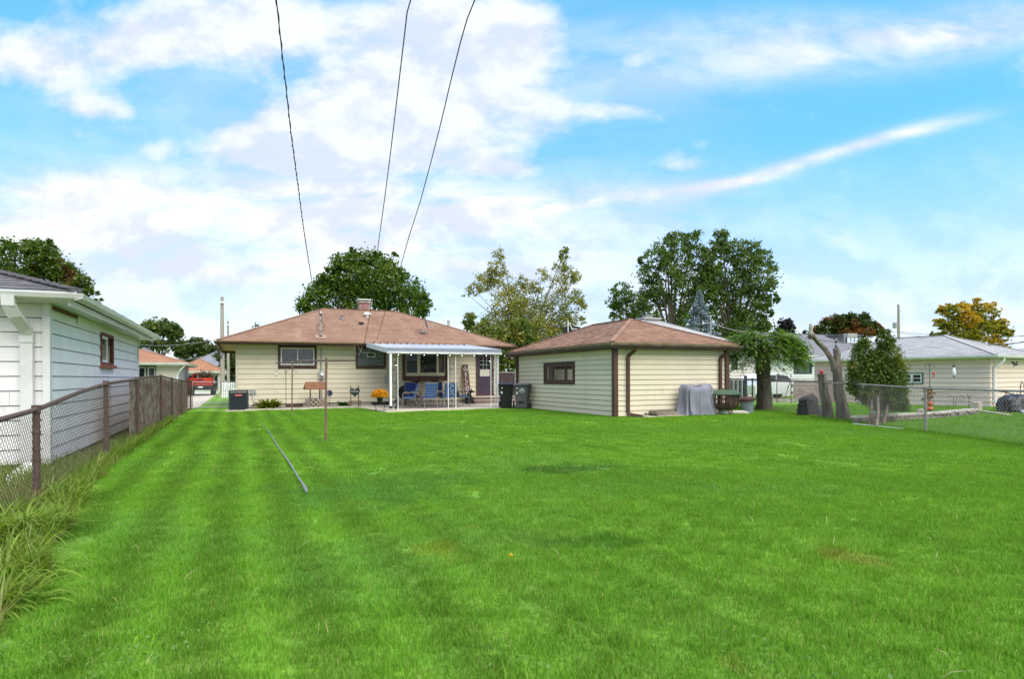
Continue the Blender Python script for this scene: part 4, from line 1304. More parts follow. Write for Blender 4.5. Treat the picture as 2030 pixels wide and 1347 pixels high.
# traffic cone like orange pot by the gate
o = recenter(MB().lathe(gD(466, 42), [(.3, 0), (.3, .04), (.16, .05), (.07, .55), (.05, .6)], 14).build('traffic_cone', mat('orange_plastic', (.65, .16, .05), .5), smooth=True))
tag(o, 'small orange cone beside the corner of the ranch house behind the gate', 'cone')

# ------------------------------------------------------------------ red pickup
tk = thing('pickup_truck', (-2.62, 55.0, 0), 'lifted red pickup truck seen from behind on the driveway, tree branches in its bed', 'pickup truck')
M_RED = mat('red_car_paint', (.50, .045, .02), .3, (.44, .035, .018), 2.0, coat=.6)
M_TYRE = mat('tyre_rubber', (.015, .015, .016), .85)
cx = -2.62; y0 = 53.2
def tb(a, b, c, d_, e, f_): return MB().box(cx + a, cx + b, y0 + c, y0 + d_, e, f_)
body = MB()
body.hexa([(cx - .88, y0, .72), (cx + .88, y0, .72), (cx + .88, y0 + 5.2, .72), (cx - .88, y0 + 5.2, .72), (cx - .92, y0 + .02, 1.2), (cx + .92, y0 + .02, 1.2), (cx + .92, y0 + 5.2, 1.2), (cx - .92, y0 + 5.2, 1.2)])
bo = body.build('body', M_RED, tk, bevel=.06)
tb(-.90, -.80, .02, 1.9, 1.2, 1.42).build('bed_side', M_RED, tk, bevel=.02); tb(.80, .90, .02, 1.9, 1.2, 1.42).build('bed_side', M_RED, tk, bevel=.02)
tg = tb(-.78, .78, -.05, .02, .82, 1.40).build('tailgate', M_RED, tk, bevel=.02)
tb(-.62, .62, -.065, -.051, .95, 1.18).build('tailgate_panel', mat('red_car_shade', (.36, .03, .02), .4), tg)
tb(-.2, .2, -.08, -.066, 1.22, 1.3).build('handle', M_BLACK, tg)
for s in (-1, 1):
    MB().box(cx + s * .84 - .06, cx + s * .84 + .06, y0 - .055, y0 + .03, .92, 1.32).build('tail_light', mat('tail_lamp', (.35, .01, .01), .15), tk, bevel=.01)
bm2 = tb(-.9, .9, -.22, -.06, .56, .78).build('bumper', M_BLACK, tk, bevel=.03)
tb(-.17, .17, -.235, -.221, .62, .74).build('licence_plate', M_WHITE, bm2)
tb(-.6, .6, .3, 4.6, .5, .71).build('chassis', M_BLACK, tk)
cab = MB().hexa([(cx - .86, y0 + 1.95, 1.2), (cx + .86, y0 + 1.95, 1.2), (cx + .86, y0 + 3.9, 1.2), (cx - .86, y0 + 3.9, 1.2), (cx - .66, y0 + 2.15, 1.80), (cx + .66, y0 + 2.15, 1.80), (cx + .66, y0 + 3.3, 1.80), (cx - .66, y0 + 3.3, 1.80)]).build('cab', M_RED, tk, bevel=.05)
MB().hexa([(cx - .66, y0 + 1.96, 1.3), (cx + .66, y0 + 1.96, 1.3), (cx + .66, y0 + 2.0, 1.3), (cx - .66, y0 + 2.0, 1.3), (cx - .56, y0 + 2.09, 1.72), (cx + .56, y0 + 2.09, 1.72), (cx + .56, y0 + 2.15, 1.72), (cx - .56, y0 + 2.15, 1.72)]).build('rear_window', M_GLASS, cab)
for s in (-1, 1):
    MB().obox((cx + s * 1.03, y0 + 3.3, 1.36), .16, .1, .2).build('mirror', M_BLACK, tk)
    for yy in (.85, 4.2):
        c = Vector((cx + s * .84, y0 + yy, .44)); wv = X_ * s
        wh = MB().tube([c - wv * .16, c - wv * .13, c + wv * .13, c + wv * .16], [.4, .44, .44, .4], 24).build('wheel', M_TYRE, tk, smooth=True)
        MB().tube([c + wv * .12, c + wv * .165], [.24, .22], 16).build('rim', M_GALV, wh)
        MB().obox((cx + s * .92, y0 + yy, .92), .14, 1.15, .08).build('fender_flare', M_BLACK, tk)
rg = np.random.default_rng(5)
nb = 260
P0 = np.stack([rg.uniform(-.1, .75, nb) + cx, y0 + rg.uniform(.1, 1.6, nb), rg.uniform(1.3, 1.5, nb)], 1); dr_ = rg.normal(0, .25, (nb, 3)); dr_[:, 2] = np.abs(dr_[:, 2]) + .18
V = np.stack([P0, P0 + dr_ * .6 + rg.normal(0, .03, (nb, 3)), P0 + dr_, P0 + dr_ * .5 - rg.normal(0, .03, (nb, 3))], 1).reshape(-1, 3)
br = fastmesh('cut_branches', V, np.arange(nb * 4).reshape(-1, 4), leafmat('dry_branch', (.05, .055, .03), (.10, .07, .04)))
recenter(br); tag(br, 'dark cut branches heaped in the bed of the red pickup', 'branches')

# ================================================================== THINGS BY THE HOUSE
# flower bed kerb
kb = thing('bed_edging', (2.6, 27.1, 0), 'pale stone edging strip along the flower bed under the house wall', 'edging')
a, b = gr(486, 815.5), gr(708, 808.5); n = 9
for k in range(n):
    p, q = a.lerp(b, k / n), a.lerp(b, (k + .985) / n)
    MB().bar(p + Z_ * .03, q + Z_ * .03, .11, .09 + .01 * (k % 2)).build('edging_stone', mat('edging_stone', (.52, .47, .41), .9, (.38, .34, .3), 6.0, bump=.3), kb)
sheet('flower_bed', [a.x, b.x], [27.2, YF], lambda x, y: .03, mat('bed_soil', (.12, .085, .05), .95, (.22, .17, .11), 9.0, bump=.8, bscale=30))
# wall base vents / rusty basement strips
tag(recenter(MB().box(onY(567, 800, YF - .03).x, onY(600, 800, YF - .03).x, YF - .045, YF - .02, .05, .17).build('basement_window', M_RUST)), 'low rusty basement window strip behind the hosta', 'basement window')
tag(recenter(MB().box(onY(737, 800, YF - .03).x, onY(770, 800, YF - .03).x, YF - .045, YF - .02, .05, .17).build('basement_window', M_BLACK)), 'low dark basement window behind the flower stand', 'basement window')

# AC unit
ac = thing('air_conditioner', (.04, 26.95, 0), 'charcoal outdoor air conditioner with red badge on a slab by the house corner', 'air conditioner')
MB().box(-.42, .52, 26.5, 27.45, 0, .05).build('slab', M_CONC, ac)
MB().box(-.28, .38, 26.66, 27.3, .05, .75).build('core', M_BLACKPL, ac)
for (x, y) in ((-.30, 26.62), (.38, 26.62), (-.30, 27.3), (.38, 27.3)):
    MB().box(x - .02, x + .04, y - .01, y + .05, .05, .78).build('corner_post', M_DGREY, ac)
for k in range(9):
    z = .09 + k * .075
    MB().hexa([(-.28, 26.615, z), (.38, 26.615, z), (.38, 26.66, z + .02), (-.28, 26.66, z + .02), (-.28, 26.61, z + .035), (.38, 26.61, z + .035), (.38, 26.66, z + .055), (-.28, 26.66, z + .055)]).build('louvre', M_DGREY, ac)
    MB().hexa([(.38, 26.66, z), (.425, 26.66, z), (.425, 27.3, z), (.38, 27.3, z + .02), (.38, 26.66, z + .055), (.43, 26.66, z + .035), (.43, 27.3, z + .035), (.38, 27.3, z + .055)]).build('louvre', M_DGREY, ac)
MB().box(-.33, .43, 26.6, 27.36, .78, .84).build('top', M_DGREY, ac, bevel=.02)
MB().box(-.08, .18, 26.595, 26.609, .615, .68).build('badge', mat('badge_red', (.55, .12, .13), .4), ac)
ms = bpy.data.curves.new('badge_text', 'FONT')
q = onY(501, 777, YF - .05)
o = thing('disconnect_box', q, 'small grey disconnect box with pipe on wall right of the air conditioner', 'electrical box')
MB().box(q.x - .12, q.x + .12, YF - .12, YF - .02, q.z - .08, q.z + .1).build('box', M_GALV, o)
MB().tube([(q.x, YF - .07, q.z - .08), (q.x + .05, YF - .07, q.z - .45), (q.x - .12, YF - .25, q.z - .62), (q.x - .5, YF - 1.0, .2), (.43, 27.2, .2)], .035, 8).build('pipe', M_WORN, o, smooth=True)


def spiky_plant(name, c, n, L, wd, m, label, cat, seed, el=(.2, 1.2), droop=1.0, spread=.12, group=None, seg=4):
    rg = np.random.default_rng(seed); V = []; Fq = []
    for i in range(n):
        an = rg.uniform(0, 6.283); e = rg.uniform(*el); l = L * rg.uniform(.6, 1.1); w_ = wd * rg.uniform(.7, 1.2)
        base = np.array(c) + np.array([math.cos(an), math.sin(an), 0]) * rg.uniform(0, spread)
        h = np.array([math.cos(an), math.sin(an), 0]); s_ = np.array([-math.sin(an), math.cos(an), 0])
        p = base.copy(); ee = e; i0 = len(V)
        for j in range(seg + 1):
            t = j / seg; ww_ = w_ * (math.sin(min(1, t * 1.25 + .12) * math.pi) ** .7 if t < 1 else 0.02)
            V += [tuple(p - s_ * ww_ / 2), tuple(p + s_ * ww_ / 2)]
            p = p + (h * math.cos(ee) + np.array([0, 0, math.sin(ee)])) * l / seg
            ee -= droop * 1.3 / seg
            if j: Fq.append((i0 + 2 * j - 2, i0 + 2 * j - 1, i0 + 2 * j + 1, i0 + 2 * j))
    V = np.array(V); V[:, 2] = np.maximum(V[:, 2], .01 + (c[2] if c[2] < 0 else 0) - .25 * (c[2] < 0))
    o = fastmesh(name, V, np.array(Fq), m); recenter(o); tag(o, label, cat, group)
    return o


M_HOSTA = leafmat('hosta_leaf', (.07, .12, .012), (.16, .20, .02), (.22, .22, .03), 6.0)
M_HOSTAD = leafmat('hosta_dark_leaf', (.035, .09, .02), (.07, .14, .03))
c = gD(531, 26.0)
spiky_plant('hosta', (c.x, 27.75, .03), 190, .85, .15, M_HOSTA, 'wide yellow green hosta clump in the flower bed right of the air conditioner', 'plant', 3, spread=.34, droop=1.05)
spiky_plant('hosta', (onY(681, 800, 27.95).x, 27.95, .03), 55, .50, .12, M_HOSTAD, 'smaller darker hosta clump between wishing well and heart sign', 'plant', 4, spread=.18, droop=1.1)

# wishing well
wx, wyy = onY(624.5, 800, 27.75).x, 27.75
ww_ = thing('wishing_well', (wx, wyy, 0), 'garden wishing well with brown pitched roof over open pale block base', 'wishing well')
for r_ in range(4):
    for k in range(12):
        an = 2 * math.pi * (k + .5 * (r_ % 2)) / 12
        MB().obox((wx + .36 * math.cos(an), wyy + .3 * math.sin(an), .08 + r_ * .095), .085, .13, .075, an).build('block', mat('well_block', (.42, .34, .27), .9, (.3, .23, .18), 8.0), ww_)
MB().lathe((wx, wyy, .03), [(.30, 0), (.30, .37)], 16, 1, .8).build('liner', M_BLACK, ww_)
for s in (-1, 1): MB().bar((wx + s * .2, wyy, .4), (wx + s * .2, wyy, .9), .045, .045).build('post', M_BLACK, ww_)
zr_ = 1.13
for s in (-1, 1):
    MB().hexa([(wx - .46, wyy + s * .34, .82), (wx + .46, wyy + s * .34, .82), (wx + .44, wyy, zr_), (wx - .40, wyy, zr_),
               (wx - .46, wyy + s * .35, .85), (wx + .46, wyy + s * .35, .85), (wx + .44, wyy, zr_ + .03), (wx - .40, wyy, zr_ + .03)]).build('roof_board', M_REDWOOD, ww_)
MB().prism([(wx - .45, wyy - .32, .82), (wx - .45, wyy + .32, .82), (wx - .39, wyy, zr_ - .01)], (.02, 0, 0)).build('gable', mat('dark_gable', (.05, .035, .03), .9), ww_)

# double shepherd hook
q = gD(567, 26.6); q.y = 28.0; q.x = onY(567, 800, 28.0).x
o = thing('shepherd_hook', q, 'thin black double shepherd hook before the left window of the house', 'plant hook')
zt_ = onY(565, 731, 28.0).z
MB().tube([q, (q.x, q.y, zt_)], .012, 6).build('stake', M_BLACK, o)
for s in (-1, 1):
    MB().tube([(q.x, q.y, zt_ - .22), (q.x + s * .06, q.y, zt_ - .08), (q.x + s * .2, q.y, zt_ - .02), (q.x + s * .34, q.y, zt_ - .08), (q.x + s * .42, q.y, zt_ - .16), (q.x + s * .46, q.y, zt_ - .1)], .009, 6).build('hook', M_BLACK, o, smooth=True)
MB().lathe((q.x - .4, q.y, zt_ - .34), [(.01, 0), (.05, .03), (.05, .08), (.01, .12)], 10).build('ornament', M_WORN, o)
# pinwheel spinner
q = onY(653, 780, 27.9)
o = thing('garden_spinner', (q.x, q.y, 0), 'dark metal flower spinner on a thin stake right of the wishing well', 'garden ornament')
MB().tube([(q.x, q.y, .02), (q.x, q.y, q.z)], .008, 6).build('stake', M_BLACK, o)
for k in range(10):
    an = 2 * math.pi * k / 10; e = Vector((math.cos(an), 0, math.sin(an)))
    MB().add([q, q + e * .1 + Vector((-e.z, 0, e.x)) * .045 - Y_ * .02, q + e * .17, q + e * .1 - Vector((-e.z, 0, e.x)) * .045 + Y_ * .01], [[0, 1, 2, 3]]).build('petal', mat('blue_grey_metal', (.09, .10, .15), .4, metal=.5), o)
MB().tube([q - Y_ * .03, q + Y_ * .01], .03, 8).build('hub', M_BLACK, o)
# heart welcome sign on a small chair shaped stand
q = onY(704, 785, 27.45); q.z = 0
o = thing('heart_sign', q, 'dark green heart sign reading Welcome on a small wooden chair stand', 'sign')
for s in (-1, 1):
    MB().bar((q.x + s * .17, q.y + .12, .03), (q.x + s * .17, q.y + .12, .98), .04, .04).build('upright', M_WOOD, o)
    MB().bar((q.x + s * .2, q.y - .15, .03), (q.x + s * .2, q.y - .15, .26), .04, .04).build('leg', M_WOOD, o)
MB().box(q.x - .25, q.x + .25, q.y - .2, q.y + .12, .26, .3).build('seat', M_WOOD, o)
poly = []
for i in range(32):
    t = 2 * math.pi * i / 32
    hx = 16 * math.sin(t) ** 3; hy = 13 * math.cos(t) - 5 * math.cos(2 * t) - 2 * math.cos(3 * t) - math.cos(4 * t)
    poly.append((q.x + hx * .0145, q.y + .07, .68 + hy * .0145))
hs = MB().prism(poly, (0, .025, 0)).build('heart', mat('heart_green', (.015, .035, .025), .5), o)


def text(body, size, loc, rot, m, parent, name='lettering', ext=.004, align='CENTER', scale=(1, 1, 1)):
    cu = bpy.data.curves.new(name, 'FONT'); cu.body = body; cu.size = size; cu.extrude = ext; cu.align_x = align; cu.align_y = 'CENTER'; cu.resolution_u = 2
    ob = bpy.data.objects.new(name, cu); sc.collection.objects.link(ob)
    bpy.context.view_layer.update()
    dg = bpy.context.evaluated_depsgraph_get()
    me = bpy.data.meshes.new_from_object(ob.evaluated_get(dg))
    bpy.data.objects.remove(ob); bpy.data.curves.remove(cu)
    Mx = Matrix.Translation(Vector(loc) - wloc(parent)) @ rot.to_4x4() @ Matrix.Diagonal((*scale, 1))
    me.transform(Mx); me.materials.clear(); me.materials.append(m); me.name = name
    ob = bpy.data.objects.new(name, me); sc.collection.objects.link(ob); ob.parent = parent
    return ob


FACE = Matrix.Rotation(R(90), 3, 'X')
text('Welcome', .1, (q.x, q.y + .066, .72), FACE, M_WORN, hs, scale=(1, 1.3, 1))
bpy.data.curves.remove(ms)

# clothesline posts
def tpost(u, v, D, vtop, half, label):
    b = gr(u, v); top = at(u - 5, vtop, D).z
    o = thing('clothesline_post', b, label, 'clothesline post', 'clothesline posts')
    MB().tube([b - Z_ * .1, Vector((b.x + .03, b.y, top))], .025, 10).build('pole', M_POSTR, o, smooth=True)
    zb_ = top - (.06 if half > 0 else .0)
    hh = abs(half)
    MB().tube([(b.x + .03 - hh, b.y, zb_ - .01), (b.x + .03 + hh, b.y, zb_ + .01)], .02, 8).build('crossbar', M_DARKBAR, o, smooth=True)
    for k in (-.85, -.3, .3, .85):
        MB().tube([(b.x + .03 + hh * k, b.y, zb_ + .01), (b.x + .03 + hh * k, b.y - .02, zb_ - .05)], .006, 5).build('line_hook', M_GALV, o)
    return o
M_POSTR = mat('rust_brown_post', (.20, .12, .08), .8, (.13, .085, .06), 9.0, streak=((.36, .30, .25), (8, 8, 4), .6, .78, .6))
M_DARKBAR = mat('dark_bar', (.08, .06, .055), .7)
tpost(645, 874, 12.6, 710, .60, 'rusty T shaped clothesline post standing nearer, out in the lawn')
tpost(578.5, 820, 22.6, 716, .60, 'thinner farther clothesline post close to the flower bed')

# buried white strip in the lawn (drain line)
pts = [gr(u_, v_) for u_, v_ in ((517, 840), (527, 852), (534, 860), (541, 872), (549, 886), (560, 902), (572, 919), (583, 937), (592, 953), (601, 966), (604, 972), (608, 980))]
o = tag(recenter(MB().tube([p + Z_ * (.03) for p in pts], [.004, .006, .009, .011, .012, .013, .013, .012, .011, .013, .022, .016], 8).build('drain_hose', mat('hose_grey', (.21, .22, .23), .8, (.15, .16, .165), 9.0), smooth=True)), 'flattened pale grey drain hose lying across the lawn', 'hose')

# mums on a wire stand
c = gD(753, 23.3, .036)
o = thing('plant_stand', c, 'black wire plant stand at the patio corner under the orange flowers', 'plant stand')
MB().tube([Vector((c.x + .2 * math.cos(a_), c.y + .2 * math.sin(a_), .36)) for a_ in np.linspace(0, 6.2832, 17)], .008, 5).build('ring', M_BLACK, o)
for k in range(4):
    a_ = k * math.pi / 2 + .5; ca, sa = math.cos(a_), math.sin(a_)
    MB().tube([(c.x + .2 * ca, c.y + .2 * sa, .36), (c.x + .27 * ca, c.y + .27 * sa, .22), (c.x + .2 * ca, c.y + .2 * sa, .1), (c.x + .28 * ca, c.y + .28 * sa, .036)], .008, 5).build('leg', M_BLACK, o, smooth=True)
    MB().bar((c.x - .19 * ca, c.y - .19 * sa, .355), (c.x + .19 * ca, c.y + .19 * sa, .355), .01, .006).build('cross_wire', M_BLACK, o)
o = thing('flower_pot', (c.x, c.y, .37), 'black pot of bright orange yellow chrysanthemums on a wire stand', 'potted flowers')
MB().lathe((c.x, c.y, .37), [(.09, 0), (.13, .2), (.145, .2), (.145, .23), (.12, .23)], 18).build('pot', M_BLACKPL, o, smooth=True)
rg = np.random.default_rng(9); n = 1500
th, ph = rg.uniform(0, 6.283, n), np.arccos(rg.uniform(-.25, 1, n))
rr_ = rg.uniform(.88, 1.05, n)
P = np.stack([c.x + .32 * rr_ * np.sin(ph) * np.cos(th), c.y + .32 * rr_ * np.sin(ph) * np.sin(th), .62 + .25 * rr_ * np.cos(ph)], 1)
def leafquads(P, size, rg, up=.3, asp=.6):
    n = len(P); a = rg.normal(0, 1, (n, 3)); a /= np.linalg.norm(a, axis=1)[:, None]
    nrm = rg.normal(0, 1, (n, 3)); nrm[:, 2] = np.abs(nrm[:, 2]) + up; b = np.cross(nrm, a); b /= np.linalg.norm(b, axis=1)[:, None] + 1e-9
    s = (size * rg.uniform(.6, 1.3, n))[:, None]
    V = np.stack([P - a * s * .5, P + b * s * asp * .5 - a * s * .05, P + a * s * .5, P - b * s * asp * .5 - a * s * .05], 1).reshape(-1, 3)
    return V, np.arange(n * 4).reshape(-1, 4)
V, Q = leafquads(P, .055, rg, 1, .9)
fastmesh('blossoms', V, Q, leafmat('mum_petal', (.62, .26, .005), (.72, .36, .01), trans=.2), o, kind='stuff')
P2 = np.stack([c.x + rg.uniform(0, .25, 500) * np.cos(th[:500]), c.y + rg.uniform(0, .25, 500) * np.sin(th[:500]), rg.uniform(.55, .72, 500)], 1)
V, Q = leafquads(P2, .07, rg); fastmesh('foliage', V, Q, M_HOSTAD, o, kind='stuff')
# shepherd stake near the left post
q = gr(785, 817); o = thing('garden_stake', q, 'thin black stake with round ornaments in front of the left awning post', 'garden ornament')
MB().tube([q, q + Z_ * .55], .008, 6).build('stake', M_BLACK, o)
for zz in (.16, .42): MB().lathe(q + Z_ * zz, [(.01, -.05), (.05, -.02), (.05, .03), (.01, .06)], 8).build('ornament', M_BLACK, o)

# ------------------------------------------------------------------ patio furniture
tcx, tcy = 7.8, 25.2
tb_ = thing('patio_table', (tcx, tcy, .036), 'glass topped patio table with brown frame amid the blue chairs', 'table')
MB().box(tcx - .85, tcx + .85, tcy - .5, tcy + .5, .715, .73).build('tabletop', mat('table_glass', (.25, .30, .33), .15, (.2, .24, .28), 5.0), tb_)
rect_frame(MB(), (tcx - .88, tcy - .53, .70), X_, 1.76, 1.06, .05, .045, Z_, uz=Y_).build('rim', M_BRONZE, tb_)
for sx in (-1, 1):
    for sy in (-1, 1):
        MB().tube([(tcx + sx * .74, tcy + sy * .4, .7), (tcx + sx * .66, tcy + sy * .34, .36), (tcx + sx * .76, tcy + sy * .42, .036)], .022, 8).build('leg', M_BRONZE, tb_, smooth=True)
MB().box(tcx - .25, tcx + .2, tcy - .2, tcy + .2, .732, .74).build('placemat', M_CURT, tb_)


def make_chair(m_c, m_f):
    t = thing('patio_chair', (0, 0, 0), '', 'chair', 'blue cushioned patio chairs')
    def rolls(p0, p1, w_, th_, n, name, nrm):
        p0, p1 = Vector(p0), Vector(p1); mb = MB(); L = (p1 - p0)
        N = n * 6; nx = 6
        for i in range(N + 1):
            f = i / N; bul = abs(math.sin(f * n * math.pi)) ** .5
            for j in range(nx + 1):
                x = (j / nx - .5) * w_; e = (1 - abs(2 * j / nx - 1) ** 6 * .6)
                c_ = p0 + L * f + Vector(nrm) * (th_ * (.45 + .55 * bul) * e); mb.v.append((x, c_.y, c_.z))
        M0 = len(mb.v)
        for i in range(N + 1):
            f = i / N
            for j in range(nx + 1):
                x = (j / nx - .5) * w_; c_ = p0 + L * f - Vector(nrm) * .012 - Vector(nrm) * (.02 * abs(math.sin(f * n * math.pi)) ** .5); mb.v.append((x, c_.y, c_.z))
        W_ = nx + 1
        for i in range(N):
            for j in range(nx):
                a = i * W_ + j; mb.f.append([a, a + 1, a + W_ + 1, a + W_]); a += M0; mb.f.append([a, a + W_, a + W_ + 1, a + 1])
        for i in range(N):
            a = i * W_; mb.f.append([a, a + W_, a + W_ + M0, a + M0]); a += nx; mb.f.append([a, a + M0, a + W_ + M0, a + W_])
        for j in range(nx):
            mb.f.append([j, j + M0, j + 1 + M0, j + 1]); a = N * W_ + j; mb.f.append([a, a + 1, a + 1 + M0, a + M0])
        return mb.build(name, m_c, t, smooth='all')
    rolls((0, -.24, .42), (0, .24, .43), .50, .07, 4, 'seat_cushion', (0, 0, 1))
    rolls((0, .22, .48), (0, .42, 1.04), .50, .06, 5, 'back_cushion', (0, -.94, .34))
    for s in (-1, 1):
        MB().tube([(s * .27, .45, 1.06), (s * .27, .25, .43), (s * .28, .40, 0)], .014, 8).build('rear_leg', m_f, t, smooth=True)
        MB().tube([(s * .29, -.28, 0), (s * .29, -.25, .40), (s * .30, -.24, .62), (s * .30, .0, .65), (s * .28, .33, .64)], .014, 8).build('front_leg', m_f, t, smooth=True)
        MB().bar((s * .30, -.22, .655), (s * .30, .18, .665), .045, .02).build('armrest', m_f, t)
    MB().tube([(-.27, .45, 1.06), (.27, .45, 1.06)], .014, 8).build('top_rail', m_f, t)
    MB().tube([(-.28, -.26, .40), (.28, -.26, .40)], .012, 8).build('seat_rail', m_f, t)
    MB().tube([(-.27, .26, .41), (.27, .26, .41)], .012, 8).build('seat_rail', m_f, t)
    MB().box(-.26, .26, -.25, .26, .405, .415).build('seat_sling', m_f, t)
    return t


ch0 = make_chair(M_BLUE, M_BRONZE)
chn = make_chair(M_BLUE2, M_BRONZE)
CH = [(ch0, 7.25, 24.2, 180, 'light blue patio chair seen from behind, nearest, in front of the bay window'),
      (ch0, 8.12, 24.35, 183, 'light blue patio chair seen from behind, between the middle awning posts'),
      (ch0, 6.55, 24.75, 258 , 'light blue patio chair at left end of the table, seen side on'),
      (ch0, 9.05, 25.2, 100, 'blue patio chair at right end of the table beside the WELCOME board'),
      (chn, 7.15, 26.25, 4, 'navy patio chair behind the table under the bay window'),
      (chn, 8.35, 26.3, -5, 'navy patio chair behind the table at right, half hidden by awning posts')]
used = set()
for proto, x, y, rz, lab in CH:
    o = proto if id(proto) not in used else copy_tree(proto)
    used.add(id(proto)); o.location = (x, y, .036); o.rotation_euler = (0, 0, R(rz)); o['label'] = lab
# round black lid leaning behind left chair
q = onY(804, 778, 27.6); tag(recenter(MB().tube([Vector((q.x, 27.6, .62)), Vector((q.x, 27.56, .625))], [.36, .33], 24).build('metal_disc', M_BLACK, smooth=True)), 'round black metal disc leaning behind the left patio chair', 'disc')
MB().tube([(q.x, 27.62, .036), (q.x, 27.62, .62)], .03, 6).build('stand', M_BLACK, bpy.data.objects['metal_disc'])
# welcome board
b = onY(928, 800, 28.05); b.z = .036
o = thing('welcome_sign', b, 'tall narrow dark wood board reading WELCOME leaning on wall left of the door', 'sign')
tx = onY(922.5, 724, 28.45); w2_ = .155
bo_ = Vector((onY(929, 790, 28.1).x, 28.1, .05)); to_ = Vector((tx.x, 28.5, onY(922, 724, 28.5).z))
MB().bar(bo_, to_, .02, .31, up=(1, 0, 0)).build('board', mat('dark_red_wood', (.085, .028, .022), .7, (.12, .05, .04), 9.0), o)
up_ = (to_ - bo_).normalized(); xr_ = X_ - up_ * up_.x; xr_.normalize(); nr_ = xr_.cross(up_)
if nr_.y > 0: nr_ = -nr_
RM = Matrix((xr_, up_, xr_.cross(up_))).transposed()
Lb = (to_ - bo_).length
for i, ch_ in enumerate('WELCOME'):
    text(ch_, .29, bo_ + up_ * (Lb * (.865 - i * .125)) + nr_ * .012, RM, M_WORN if ch_ != 'O' else M_WHITE, o, 'letter', ext=.003)
MB().prism([bo_ + up_ * (Lb * .955) + nr_ * .011 + xr_ * a + up_ * c_ for a, c_ in ((0, -.05), (.045, 0), (.03, .025), (0, .008), (-.03, .025), (-.045, 0))], nr_ * .004).build('heart_mark', M_WORN, o)
# black cat-like ornament by the board: crouching metal figure
q = onY(929, 800, 27.3)
o = thing('dog_statue', (q.x, 27.3, .036), 'black seated dog statue by the steps below the WELCOME board', 'statue')
x, y, z = q.x, 27.3, .036
sk = MB()
sk.tube([(x, y + .1, z), (x, y + .07, z + .2), (x + .02, y - .02, z + .42), (x + .05, y - .06, z + .56)], [.13, .17, .12, .06], 12)
sk.tube([(x + .05, y - .06, z + .52), (x + .07, y - .1, z + .6), (x + .14, y - .16, z + .6), (x + .24, y - .2, z + .56)], [.06, .085, .06, .03], 10)
sk.build('body', M_BLACKPL, o, smooth='all')
for s in (-.08, .1): MB().tube([(x + s, y - .06, z + .38), (x + s, y - .12, z + .2), (x + s, y - .12, z + .02), (x + s, y - .19, z + .015)], [.05, .035, .03, .025], 8).build('leg', M_BLACKPL, o, smooth='all')
for s in (-.03, .07): MB().tube([(x + .06 + s, y - .06, z + .65), (x + .05 + s, y - .05, z + .76)], [.03, .006], 6).build('ear', M_BLACKPL, o)

